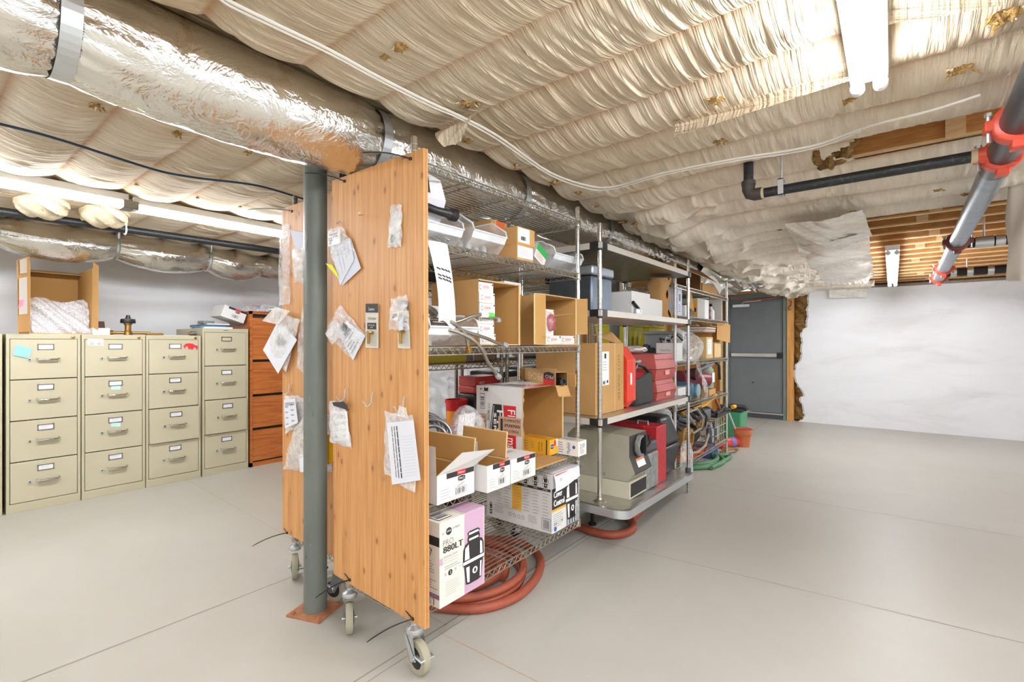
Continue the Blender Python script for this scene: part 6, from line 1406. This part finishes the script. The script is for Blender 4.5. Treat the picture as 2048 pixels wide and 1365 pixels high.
c = Carton(-1.72, 3.43, z, .30, .28, .14, mat('plain white box', '#e4e3df')); solo(c.mb, 'white_box', 'plain white box on the middle steel shelf, farther one', 'box', smooth=False)
t = thing('scraper', 'black handled scraper leaning on the white box', 'tool', (-1.385, 3.16, z)); b = MB(); b.tube([(-1.385, 3.09, z+.085), (-1.385, 3.17, z+.05), (-1.385, 3.20, z+.02)], .011, BLACK, 8); b.build('handle', t); b = MB(); b.box((-1.395, 3.13, z), (-1.375, 3.22, z+.045), ZINC); b.build('blade', t, bevel=.004)
b = MB()
def pb(u, v):
    a = 2*PI*u; w = 1.05-.26*v-.08*math.sin(PI*v*1.5); x, y = -1.50+.085*w*math.copysign(abs(math.cos(a))**.6, math.cos(a)), 3.87+.10*w*math.copysign(abs(math.sin(a))**.6, math.sin(a))
    return (x+.008*math.sin(v*14+u*9), y-.035*math.sin(v*3.2)+.008*math.sin(v*11+u*17), z+.335*v+.006*math.sin(u*13))
b.grid(pb, 40, 30, mat('kraft paper', '#b58a55', .85, bump=.6, bs=25, bd=.01)); b.poly([pb(i/20, 1) for i in range(20)], MATS['kraft paper']); solo(b, 'paper_bag', 'crumpled brown paper bag standing at the far end of the middle steel shelf', 'paper bag')
# tray: machine, boxes
my = 2.80; z = tz(3.03)+.002; z = tz(my)+.001
t = thing('generator', 'beige metal machine with a cable reel on the tray', 'machine', (-1.45, 2.92, z-.02)); x0, x1, y0, y1 = -1.72, -1.272, 2.79, 3.05
b = MB(); b.box((x0, y0, z), (x1, y1, z+.105), BEIGEL); b.box((x1-.001, y0+.012, z+.012), (x1+.003, y1-.01, z+.095), BLACKM); b.build('base', t, bevel=.004)
b = MB(); pr = [(x0, z+.108), (x1-.02, z+.108), (x1+.006, z+.14), (x1+.035, z+.165), (x1-.004, z+.265), (x1-.004, z+.392), (x0+.05, z+.405), (x0, z+.36)]
b.poly([(x, y0, q) for x, q in pr], BEIGE); b.poly([(x, y1, q) for x, q in pr[::-1]], BEIGE)
for i in range(len(pr)):
    j = (i+1) % len(pr); m = mat('dark panel', '#3d3b37', .5, var=.2, vs=15) if i in (2, 3, 4) else BEIGE
    b.poly([(pr[j][0], y0, pr[j][1]), (pr[i][0], y0, pr[i][1]), (pr[i][0], y1, pr[i][1]), (pr[j][0], y1, pr[j][1])], m)
b.build('housing', t, smooth=False)
b = MB(); u = Vector((-.039, 0, .1)).normalized(); n = Vector((.1, 0, .039)).normalized()
for a, e, m, k in ((.25, .75, WHT, 1), (.62, .75, mat('orange warn', '#e8894a', .5), 2)):
    p = Vector((x1+.035, 0, z+.165)); b.poly([p+u*(.107*a)+n*(.001*k)+Vector((0, y0+.07, 0)), p+u*(.107*a)+n*(.001*k)+Vector((0, y1-.07, 0)), p+u*(.107*e)+n*(.001*k)+Vector((0, y1-.07, 0)), p+u*(.107*e)+n*(.001*k)+Vector((0, y0+.07, 0))], m)
b.build('warning_label', t, smooth=False)
b = MB(); pts = []
for k in range(110): a = 2*PI*k/20; pts.append((x1+.02+.010*math.sin(k*.5), (y0+y1)/2-.01+.055*math.cos(a)*(1+.1*math.sin(k)), z+.32+.06*math.sin(a)))
b.tube(pts, .0085, mat('grey cable', '#7f7d79', .55), 7); b.box((x1, (y0+y1)/2+.0, z+.26), (x1+.05, (y0+y1)/2+.02, z+.385), BLACK); b.tube([(x1+.04, (y0+y1)/2+.02, z+.30), (x1+.05, (y0+y1)/2+.07, z+.33), (x1+.04, (y0+y1)/2+.06, z+.38), (x1+.03, (y0+y1)/2+.02, z+.37)], .007, BLACK, 7); b.build('cable_reel', t)
b = MB(); b.lathe((x0+.07, y0, z+.16), [(.014, 0), (.014, -.005), (.0, -.006)], RED, 14, 'Y'); b.build('button', t)
for xx, zz_ in ((x0+.1, z+.158), (x1-.17, z+.135)): b = MB(); b.lathe((xx, y0, zz_), [(.009, 0), (.009, -.004), (.0, -.005)], ZINC, 12, 'Y'); b.build('screw', t)
z = tz(3.14)+.001; t = thing('tool_chest', 'worn grey and black tool chest behind the beige machine', 'tool chest', (-1.5, 3.2, z)); b = MB(); b.box((-1.70, 3.08, z), (-1.30, 3.33, z+.24), mat('worn grey metal', '#8f918e', .5, .2, var=.35, vs=25)); b.build('chest', t, bevel=.01); b = MB(); b.box((-1.70, 3.07, z+.241), (-1.31, 3.34, z+.315), DGREY); b.build('lid', t, bevel=.018)
z = tz(3.45)+.001; t = thing('red_case', 'red metal case on the tray beside the black case', 'tool case', (-1.5, 3.46, z)); b = MB(); b.box((-1.74, 3.38, z), (-1.33, 3.56, z+.42), REDM); b.build('case', t, bevel=.008); b = MB(); b.tube([(-1.5, 3.43, z+.42), (-1.5, 3.43, z+.445), (-1.42, 3.43, z+.445), (-1.42, 3.43, z+.42)], .006, ZINC, 6); b.build('latch', t)
z = tz(3.8)+.002; t = thing('black_case', 'large black ribbed plastic case at the far end of the tray', 'tool case', (-1.55, 3.8, z))
for nm, a, e, i0, i1 in (('lower_shell', 0, .245, .05, .0), ('upper_shell', .25, .47, .0, .07)):
    b = MB(); R_ = lambda ins, zz: [(-1.78+ins, 3.62+ins, zz), (-1.365-ins, 3.62+ins, zz), (-1.365-ins, 4.0-ins, zz), (-1.78+ins, 4.0-ins, zz)]; b.hexa(R_(i0, z+a)+R_(i1, z+e), BLACK); b.build(nm, t, bevel=.03)
b = MB(); b.blob((-1.62, 4.02, .55), (.18, .10, .16), FILMW, 6, .25, 30, 18); b.blob((-1.38, 4.16, .24), (.05, .06, .17), FILM, 16, .3, 24, 16); solo(b, 'plastic_bag', 'big milky plastic bag bulging behind the black case', 'plastic bag')
b = MB(); b.box((-1.86, 3.35, .775-.18), (-1.7, 3.9, .775-.01), CARDTAN) if False else b.box((-1.88, 3.2, tz(3.2)+.001), (-1.76, 3.36, tz(3.2)+.30), CARDTAN); solo(b, 'cardboard_box', 'brown box far back on the tray', 'box', smooth=False)

# ================================================================== far rack contents
def on4(px, z, x=-1.48): return onX(px, 700, x).y
z = 1.758
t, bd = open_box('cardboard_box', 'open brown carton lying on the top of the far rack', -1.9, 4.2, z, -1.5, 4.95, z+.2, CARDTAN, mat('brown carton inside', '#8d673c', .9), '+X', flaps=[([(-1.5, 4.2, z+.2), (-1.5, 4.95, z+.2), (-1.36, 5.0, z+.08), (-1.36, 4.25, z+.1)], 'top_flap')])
b = MB(); b.box((-1.85, 5.0, z), (-1.5, 5.5, z+.09), CARDTAN); solo(b, 'cardboard_box', 'flat brown box at the right end of the far rack top', 'box', smooth=False)
b = MB(); 
for k in range(3): b.tube([(-1.5+.01*k, 5.05+.3*(i/10)+.25*(i/10)**2, z+.10+.06*math.sin(i/10*2.4)-.1*(i/10)**3+.018*k) for i in range(11)], .012, WHT, 8)
solo(b, 'white_hose', 'white tubing bent along the top of the far rack', 'hose')
z = 1.493
c = Carton(-1.66, 4.22, z, .18, .12, .25, mat('pale blue carton', '#d5d9ea', .6)); c.rect('+X', .3, .5, .7, .75, BLACK); c.lines('+X', .2, .1, .8, .4, 4, BLUE); solo(c.mb, 'blue_print_carton', 'pale blue upright carton at the near end of the far rack', 'box', smooth=False)
simple('white_box', 'little white box beside the pale blue carton', 'box', -1.62, 4.42, z, .14, .12, .1, WHITEB, .002)
b = MB(); b.slab([(-1.5, 4.62, z+.08), (-1.5, 4.75, z+.06), (-1.5, 4.66, z+.24), (-1.5, 4.53, z+.25)], .004, CARDTAN); b.box((-1.7, 4.56, z), (-1.52, 4.7, z+.12), mat('brown box dark', '#6e4c2b', .8)); solo(b, 'cardboard_box', 'small dark brown box with a raised flap on the far rack', 'box', smooth=False)
c = Carton(-1.64, 4.78, z, .16, .36, .19, mat('grey carton', '#b9b6b0', .6)); c.rect('-Y', .75, .1, .95, .9, YEL); c.rect('-Y', .78, .3, .92, .5, INK, 2); c.rect('+X', .62, 0, 1, 1, WHT); solo(c.mb, 'grey_carton', 'grey and white carton with yellow stripes on the far rack', 'box', smooth=False)
simple('green_box', 'dark green box behind the grey carton', 'box', -1.88, 5.1, z, .2, .5, .23, mat('dark green', '#2e6a4a', .6), .002)
for y, m, lab in ((5.24, mat('pink bottle', '#c99aa3', .4), 'pinkish bottle right of the grey carton'), (5.34, mat('maroon bottle', '#6d2b3a', .4), 'maroon bottle right of the pinkish one'), (5.46, WHT, 'white spray bottle near the far post')):
    t = thing('bottle', lab, 'bottle', (-1.55, y, z)); b = MB(); b.lathe((-1.55, y, z), [(.035, 0), (.037, .01), (.036, .1), (.015, .13), (.013, .15)], m, 16); b.build('bottle_body', t); b = MB(); b.lathe((-1.55, y, z+.15), [(.016, 0), (.016, .03), (.0, .032)], BLACKM, 12); b.build('cap', t)
simple('foam_board', 'white board leaning at the far end of the far rack', 'board', -1.72, 5.62, z, .24, .02, .24, WHITEB, .001)
z = 1.088
for i, (x, y, h, m) in enumerate(((-1.84, 4.2, .13, BLACK), (-1.77, 4.22, .15, DGREY), (-1.71, 4.2, .12, BLACKM), (-1.80, 4.34, .14, BLACK), (-1.72, 4.35, .11, STEELD))):
    t = thing('power_tool', 'dark power tool head in the clutter at the near end of the far rack', 'tool', (x, y, z), 'dark tool heads on the far rack'); b = MB(); b.lathe((x, y, z), [(.035, 0), (.04, .02), (.04, h*.6), (.025, h*.7), (.025, h), (0, h)], m, 16); b.build('tool_body', t); b = MB(); b.tube([(x, y, z+h*.7), (x+.04, y-.02, z+h*.75), (x+.05, y-.02, z+h*.3)], .012, m, 8); b.build('handle', t)
c = Carton(-1.65, 4.17, z, .175, .17, .16, WHITEB); c.text('-Y', .2, .55, 'Cams/bits', .022, INK2, 1, w=.09); solo(c.mb, 'white_box', 'white box with handwriting at the near end of the far rack', 'box', smooth=False)
for k in range(5): b = MB(); x = -1.63+.03*k; b.tube([(x, 4.25, z+.162), (x+.03*(k % 3-1), 4.27, z+.2+.01*k), (x+.05, 4.3, z+.18+.02*(k % 2))], .008, ZINC if k % 2 else BLACKM, 6); solo(b, 'metal_part', 'metal part sticking out of the white handwritten box', 'part', 'metal parts in the handwritten box')
t = thing('grey_tote', 'grey plastic tote stacked behind the handwritten box', 'tote', (-1.75, 4.62, z)); b = MB(); b.hexa([(-1.87, 4.48, z), (-1.58, 4.48, z), (-1.58, 4.85, z), (-1.87, 4.85, z), (-1.89, 4.46, z+.24), (-1.56, 4.46, z+.24), (-1.56, 4.87, z+.24), (-1.89, 4.87, z+.24)], mat('grey tote', '#9a9c9e', .45)); b.build('tub', t, bevel=.008); b = MB(); b.box((-1.9, 4.45, z+.241), (-1.55, 4.88, z+.27), mat('grey tote', '#9a9c9e')); b.build('lid', t, bevel=.006)
def drapef(u, v):
    y = 4.40+.62*u; return (-1.46+.05*math.sin(u*9+v*4)*.5+.03*math.sin(v*11+u*5)-.14*(1-v)**2, y+.05*math.sin(v*6), z+.28-.3*v-.28*max(0, u-.35)*v**1.5*2.0+.02*math.sin(u*17))
b = MB(); b.grid(drapef, 40, 30, FILMW); b.blob((-1.62, 4.6, z+.13), (.12, .2, .13), FILM, 31, .25, 26, 14); solo(b, 'plastic_bag', 'large milky plastic bag drooping over the shelf edge of the far rack', 'plastic bag')
b = MB()
for k in range(4): b.box((-1.75+.01*k, 4.9, z+.27+.012*k), (-1.46+.01*k, 5.3-.03*k, z+.279+.012*k), PAPER if k % 2 else TAN)
solo(b, 'paper_stack', 'messy stack of papers and sheets on the far rack', 'papers', smooth=False)
c = Carton(-1.66, 5.06, z, .18, .22, .22, CARDED); c.rect('+X', .2, .2, .8, .9, WHT); c.lines('+X', .3, .4, .7, .8, 4, INK3, 2); solo(c.mb, 'cardboard_box', 'pale brown box with white label on the far rack', 'box', smooth=False)
t, bd = open_box('cardboard_box', 'open brown carton with tilted flaps at the right of the far rack', -1.8, 5.32, z+.16, -1.5, 5.62, z+.34, CARDTAN, CARDIN, '+X', flaps=[([(-1.5, 5.5, z+.2), (-1.42, 5.72, z+.16), (-1.42, 5.74, z+.36), (-1.5, 5.52, z+.42)], 'side_flap'), ([(-1.6, 5.3, z+.33), (-1.5, 5.3, z+.33), (-1.46, 4.9, z+.40), (-1.6, 4.9, z+.42)], 'top_flap')])
simple('cardboard_box', 'small pale box at the right end of the far rack', 'box', -1.7, 5.42, z, .2, .24, .155, CARDED, .002)
z = .703
c = Carton(-1.70, 4.18, z, .24, .2, .15, WHITEB); solo(c.mb, 'white_box', 'white box right behind the steel shelf post on the far rack', 'box', smooth=False)
t = thing('blue_pump', 'blue grey motor pump lying on the far rack', 'pump', (-1.55, 4.66, z)); b = MB(); b.cyl((-1.82, 4.6, z+.1), (-1.5, 4.72, z+.09), .08, BLUEM, seg=18); b.box((-1.75, 4.45, z), (-1.5, 4.85, z+.15), BLUEM); b.build('motor', t, bevel=.03); b = MB(); b.lathe((-1.5, 4.78, z+.085), [(.06, 0), (.065, .01), (.065, .03), (.03, .04)], mat('blue light', '#7d9fae', .4), 18, 'X'); b.build('end_cap', t); b = MB(); b.box((-1.499, 4.52, z+.06), (-1.495, 4.6, z+.11), BLACKM); b.build('vent', t)
t = thing('maroon_pump', 'maroon pump motor behind the blue one', 'pump', (-1.6, 5.0, z)); b = MB(); b.cyl((-1.65, 4.75, z+.2), (-1.5, 5.12, z+.17), .075, MAROON, seg=20); b.build('motor', t); b = MB(); b.lathe((-1.5, 4.83, z+.24), [(.05, -.1), (.062, 0), (.03, .01)], mat('dark maroon', '#4e2428', .5), 18, 'X'); b.build('fan_cover', t); b = MB(); b.box((-1.68, 4.8, z), (-1.56, 5.08, z+.13), MAROON); b.build('base', t)
t = thing('gas_tank', 'pale green canister with a black hose on the far rack', 'canister', (-1.57, 5.34, z)); b = MB(); b.lathe((-1.57, 5.34, z+.06), [(.0, 0), (.075, .005), (.08, .03), (.08, .2), (.05, .24), (.02, .26), (.02, .3)], mat('pale green', '#93a08a', .5), 20); b.build('tank', t); b = MB(); b.box((-1.492, 5.3, z+.13), (-1.488, 5.38, z+.23), WHT); b.build('label_patch', t); b = MB(); b.tube([(-1.57, 5.34, z+.35), (-1.5, 5.4, z+.36), (-1.47, 5.48, z+.30), (-1.47, 5.5, z+.15)], .014, BLACK, 8); b.build('hose', t)
simple('cardboard_box', 'brown box under the pale green canister', 'box', -1.66, 5.2, z, .17, .22, .058, CARDTAN, .002)
b = MB(); b.tube([(-1.6, 5.1, z+.26), (-1.48, 5.3, z+.33)], .018, GALV, 10); solo(b, 'pipe_piece', 'grey pipe stub above the maroon pump', 'pipe')
b = MB(); b.cyl((-1.8, 4.62, .72), (-1.8, 4.30, 1.07), .03, GREYP, seg=12); solo(b, 'grey_pipe', 'grey pipe leaning inside the far rack', 'pipe')
p = onY(1410, 700, 8.6); b = MB(); b.cyl((p.x, 8.6, 0), (p.x, 8.6, 2.1), .055, mat('white pipe', '#dedad0', .5), seg=18); solo(b, 'white_pipe', 'white vertical pipe against the stud wall behind the far rack', 'pipe')
# bottom of the far rack
z = .178
t = thing('pump_motor', 'brown flanged pump on the bottom shelf of the far rack', 'pump', (-1.58, 4.72, z)); b = MB(); OM = mat('ochre casting', '#a5793c', .6, .2, var=.2, vs=20)
b.lathe((-1.60, 4.66, z+.17), [(.0, .0), (.10, 0), (.12, .02), (.12, .06), (.085, .07), (.085, .10), (.05, .105), (.05, .06)], OM, 26, 'X'); b.build('flange', t); b = MB(); b.lathe((-1.54, 4.66, z+.17), [(.0, .0), (.047, .01), (.047, .012)], BLACKM, 20, 'X'); b.build('bore', t); b = MB(); b.blob((-1.68, 4.98, z+.14), (.12, .17, .135), mat('dark oily metal', '#3a332c', .5, .5), 41, .25, 24, 14); b.tube([(-1.55, 4.95, z+.26), (-1.52, 5.05, z+.2), (-1.55, 5.15, z+.24)], .025, OM, 10); b.build('motor', t); b = MB(); b.tube([(-1.5, 4.5, z+.05), (-1.46, 4.7, z+.03), (-1.46, 4.95, z+.05), (-1.47, 5.1, z+.14)], .013, mat('pump hose', '#9d8d76', .5), 8); b.build('hose', t)
t = thing('wire_crate', 'wire crate with bottles at the right end of the bottom far shelf', 'crate', (-1.56, 5.45, z)); b = MB(); WM = mat('crate wire', '#b2a78c', .45, .6)
x0, x1, y0, y1, h = -1.72, -1.45, 5.24, 5.66, .27
for zz in (0, .09, .18, .27): b.tube([(x0, y0, z+zz+.004), (x1, y0, z+zz+.004), (x1, y1, z+zz+.004), (x0, y1, z+zz+.004)], .006, WM, 6, closed=True)
for k in range(6):
    y = y0+(y1-y0)*k/5; b.cyl((x1, y, z+.004), (x1, y, z+h), .005, WM, seg=6); b.cyl((x0, y, z+.004), (x0, y, z+h), .004, WM, seg=6)
for k in range(4): x = x0+(x1-x0)*k/3; b.cyl((x, y0, z+.004), (x, y0, z+h), .005, WM, seg=6); b.cyl((x, y1, z+.004), (x, y1, z+h), .005, WM, seg=6); b.cyl((x, y0, z+.004), (x, y1, z+.004), .004, WM, seg=6)
b.build('wire_frame', t)
for k in range(4):
    y = 5.31+.09*k; b = MB(); b.lathe((-1.53, y, z+.012), [(.035, 0), (.035, .13), (.014, .16), (.014, .19)], mat('pale bottle', '#b9c3cc', .3) if k % 2 else mat('dark bottle', '#3c4450', .3), 14); solo(b, 'bottle', 'bottle standing in the wire crate', 'bottle', 'bottles in the wire crate')
simple('metal_box', 'grey metal box on the tools above the brown pump', 'box', -1.62, 4.95, z+.30, .15, .24, .09, mat('grey metal', '#777b7e', .5, .4), .006)
simple('cardboard_box', 'grey white box beside the brown pump, near end of the bottom shelf', 'box', -1.84, 4.22, z, .2, .2, .27, mat('grey box', '#b4b4b0', .6), .002)
b = MB(); b.box((-1.475, 4.28, z), (-1.465, 4.42, z+.10), CARDED); solo(b, 'cardboard_scrap', 'small pale card standing at the front of the bottom far shelf', 'cardboard', smooth=False)
rnd = random.Random(44)
for k in range(9):
    y = 4.25+.13*k; m = (BLACK, BLACKM, DGREY, STEELD)[k % 4]; zz = z+.30+.02*(k % 3); b = MB()
    b.tube([(-1.85, y, zz), (-1.7, y+.06, zz+.05+.04*rnd.random()), (-1.55, y+.05*rnd.uniform(-1, 2), zz+.06*rnd.random()+.02), (-1.5, y+.12, zz-.02)], [.03, .035, .022, .015], m, 10); solo(b, 'dark_tool', 'dark tool in the heap between the two lower far shelves', 'tool', 'dark tools heaped on the far rack')
for k, (y0, m) in enumerate(((4.5, mat('hose grey', '#8d8b86', .5)), (4.62, BLACK))):
    b = MB(); b.tube([(-1.5, y0, .6), (-1.46, y0+.2, .62), (-1.45, y0+.35, .52), (-1.46, y0+.33, .42), (-1.5, y0+.2, .38)], .011, m, 8); solo(b, 'tool_cable', ('grey' if not k else 'black')+' cable looping out of the tool heap', 'cable')
t = thing('yellow_tool', 'yellow tool with a long wooden handle on the far rack', 'tool', (-1.52, 5.2, .5)); b = MB(); b.blob((-1.54, 5.1, .50), (.05, .16, .07), YELT, 51, .2, 18, 10); b.tube([(-1.6, 4.7, .56), (-1.5, 5.1, .62), (-1.48, 5.4, .69)], .02, YELT, 8); b.build('tool_body', t); b = MB(); b.cyl((-1.5, 5.45, .66), (-1.46, 5.62, .40), .018, MATS['oak'], seg=10); b.build('handle', t)
b = MB(); b.box((-1.53, 5.2, .475), (-1.42, 5.75, .50), BLACKM); b.tube([(-1.42, 5.2, .49), (-1.40, 5.15, .53), (-1.42, 5.5, .56), (-1.42, 5.75, .5)], .01, BLACK, 6); solo(b, 'black_bracket', 'black bracket lying over the wire crate', 'bracket')

# ================================================================== on the floor
def coil(name, label, cx, cy, loops, r0, r1, rad, m, tail, seed=1, sq=1.0, z0=None, cat='hose', ph=0):
    rnd = random.Random(seed); pts = []; n = int(loops*40); q = [rnd.uniform(-1, 1) for _ in range(60)]
    for k in range(n):
        a = 2*PI*k/40+ph; l = k/40; f = l/loops; i = int(l) % 50; w = q[i]*(1-(l % 1))+q[i+1]*(l % 1)
        r = r0+(r1-r0)*(.5+.5*math.sin(l*1.9))+.022*w
        pts.append(Vector((cx+r*math.cos(a)+.015*w, cy+r*math.sin(a)*sq+.02*q[i+3]*math.sin(PI*(l % 1)), rad+(rad*1.15)*(int(l*.55) % 3)*.8+.004*abs(w))))
    z_last = pts[-1]; T = [Vector(p) for p in tail]; allp = pts[:]
    if T:
        ctrl = [pts[-6], pts[-1]]+T
        for i in range(1, len(ctrl)-1):
            p0, p1, p2, p3 = ctrl[i-1], ctrl[i], ctrl[i+1], ctrl[min(len(ctrl)-1, i+2)]
            for k in range(10): t_ = k/10; allp.append(.5*((2*p1)+(p2-p0)*t_+(2*p0-5*p1+4*p2-p3)*t_*t_+(3*p1-p0-3*p2+p3)*t_**3))
        allp.append(ctrl[-1])
    b = MB(); b.tube(allp, rad, m, 12); return solo(b, name, label, cat)
coil('hose_coil', 'red rubber hose coiled on the floor under the near rack', -1.79, 1.86, 7.5, .15, .305, .020, REDHOSE, [], 3, 1.06, ph=.4)
def spl(c, n=10):
    c = [Vector(p) for p in c]; o = []
    for i in range(len(c)-1):
        p0, p1, p2, p3 = c[max(0, i-1)], c[i], c[i+1], c[min(len(c)-1, i+2)]
        for k in range(n): t_ = k/n; o.append(.5*((2*p1)+(p2-p0)*t_+(2*p0-5*p1+4*p2-p3)*t_*t_+(3*p1-p0-3*p2+p3)*t_**3))
    return o+[c[-1]]
r = .022
b = MB(); b.tube(spl([(-2.05, 2.22, r), (-1.90, 2.34, r), (-1.74, 2.35, r), (-1.59, 2.275, r), (-1.49, 2.13, r), (-1.435, 1.95, r), (-1.435, 1.80, r), (-1.50, 1.66, r), (-1.64, 1.56, r), (-1.8, 1.51, r)]), r, REDHOSE, 12); solo(b, 'hose_loop', 'outer loop of red hose sweeping clear of the coil', 'hose')
r = .026
b = MB(); b.tube(spl([(-1.80, 2.72, r), (-1.66, 2.80, r), (-1.53, 2.785, r), (-1.42, 2.80, r), (-1.355, 2.88, r), (-1.345, 3.0, r), (-1.40, 3.10, r+.01), (-1.45, 3.15, r), (-1.43, 3.25, r), (-1.47, 3.42, r), (-1.55, 3.6, r)]), r, REDHOSE, 14); solo(b, 'hose_length', 'thick red hose bending out under the sloping tray', 'hose')
coil('hose_coil', 'green garden hose coiled on the floor by the far rack', -1.66, 5.18, 3.2, .22, .3, .021, GRNHOSE, [(-1.46, 5.55, .025), (-1.40, 5.62, .022), (-1.37, 5.5, .022), (-1.38, 5.25, .022), (-1.392, 5.02, .022), (-1.395, 4.93, .022)], 9, 1.4, ph=2.0)
b = MB(); b.lathe((-1.395, 4.935, .022), [(.017, .0), (.017, -.004)], BLACKM, 14, 'Y'); solo(b, 'hose_mouth', 'dark open end of the green hose', 'hose end')
rnd = random.Random(3); b = MB(); pts = []
for k in range(90): a = 2*PI*k/16; pts.append(Vector((-1.66+.13*math.cos(a)*(1+.3*math.sin(k*.37)), 5.1+.32*math.sin(a)*(1+.25*math.sin(k*.61)), .075+.05*(.5+.5*math.sin(k*.9))+.03*math.sin(a*.5))))
b.tube(pts, .009, ORANGE, 7); solo(b, 'extension_cord', 'tangle of orange cord on the green hose coil', 'cord')
t = thing('flower_pot', 'terracotta flower pot on the floor near the grey door', 'flower pot', (-1.42, 6.31, 0)); b = MB(); b.lathe((-1.42, 6.31, 0), [(.0, 0), (.07, 0), (.092, .15), (.104, .15), (.110, .21), (.1, .21), (.095, .17), (.08, .15)], TERRA, 32, cap=False); b.build('pot', t)
b = MB(); b.lathe((-1.42, 6.31, .125), [(.07, 0), (.09, .08), (.092, .093), (.082, .093), (.0, .05)], mat('inner pot', '#a4473a', .6), 28, cap=False); solo(b, 'inner_pot', 'smaller red pot nested in the terracotta pot', 'flower pot')
t = thing('red_cylinder', 'red cylinder with a blue label lying by the flower pot', 'cylinder', (-1.53, 6.15, 0)); b = MB(); A, B = Vector((-1.60, 6.0, .062)), Vector((-1.48, 6.25, .062)); d = (B-A); b.tube([A-d*.06, A, B, B+d*.08], [.03, .06, .06, .035], mat('extinguisher red', '#cf3b34', .4), 20); b.build('cylinder', t); b = MB(); b.tube([A+d*.55, A+d*.8], .0612, mat('blue band', '#7d78b4', .5), 20, caps=False); b.build('label_band', t)
t = thing('green_bin', 'green plastic bin with a dark rim behind the flower pot', 'bin', (-1.68, 6.75, 0)); b = MB(); x, y = -1.66, 6.85
b.hexa([(x-.12, y-.14, 0), (x+.12, y-.14, 0), (x+.12, y+.14, 0), (x-.12, y+.14, 0), (x-.145, y-.18, .36), (x+.145, y-.18, .36), (x+.145, y+.18, .36), (x-.145, y+.18, .36)], GREENB); b.build('tub', t, bevel=.02); b = MB(); b.box((x-.155, y-.19, .36), (x+.155, y+.19, .385), BLACKM); b.build('lid', t, bevel=.01)
b = MB(); b.tube([(x-.1, y-.22, .42), (x+.03, y-.15, .43), (x+.16, y-.1, .42), (x+.19, y-.09, .385)], .028, BLACKM, 10); b.cyl((x+.04, y-.2, .42), (x+.07, y-.12, .43), .026, YELT, seg=10); solo(b, 'power_tool', 'long black and yellow tool lying across the green bin', 'tool')
b = MB(); b.cyl((-1.47, 6.26, .15), (-1.57, 6.12, .52), .011, ZINC, seg=8); solo(b, 'tool_shaft', 'thin pale shaft leaning up from the flower pot', 'tool')
simple('blue_crate', 'blue crate on the floor under the far rack', 'crate', -1.84, 5.4, 0, .3, .3, .12, mat('blue crate', '#2f5fa3', .5), .01)
b = MB(); 
for k in range(3): b.tube([(-1.52, 5.72+.05*k, .02+.02*k), (-1.42+.02*k, 5.85, .05), (-1.40, 5.95+.02*k, .02)], .012, OM, 7)
solo(b, 'metal_scrap', 'small brown metal scraps at the foot of the far rack', 'scrap')

# ================================================================== light, camera, view
w = bpy.data.worlds.new('world'); scene.world = w; w.use_nodes = True
bg = w.node_tree.nodes['Background']; bg.inputs[0].default_value = lin('#eff3f7'); bg.inputs[1].default_value = 1.15
cam = bpy.data.cameras.new('camera'); co = bpy.data.objects.new('camera', cam); COL.objects.link(co)
co.location = (0, 0, CZ); co.rotation_euler = (PI/2, 0, TH); cam.sensor_width = 36; cam.lens = FPX/2048*36; cam.shift_y = (HOR-682.5)/2048; cam.clip_start = .05
scene.camera = co
vs = scene.view_settings; vs.view_transform = 'Standard'; vs.look = 'None'; vs.exposure = -0.06; vs.gamma = 1.0; vs.use_curve_mapping = False
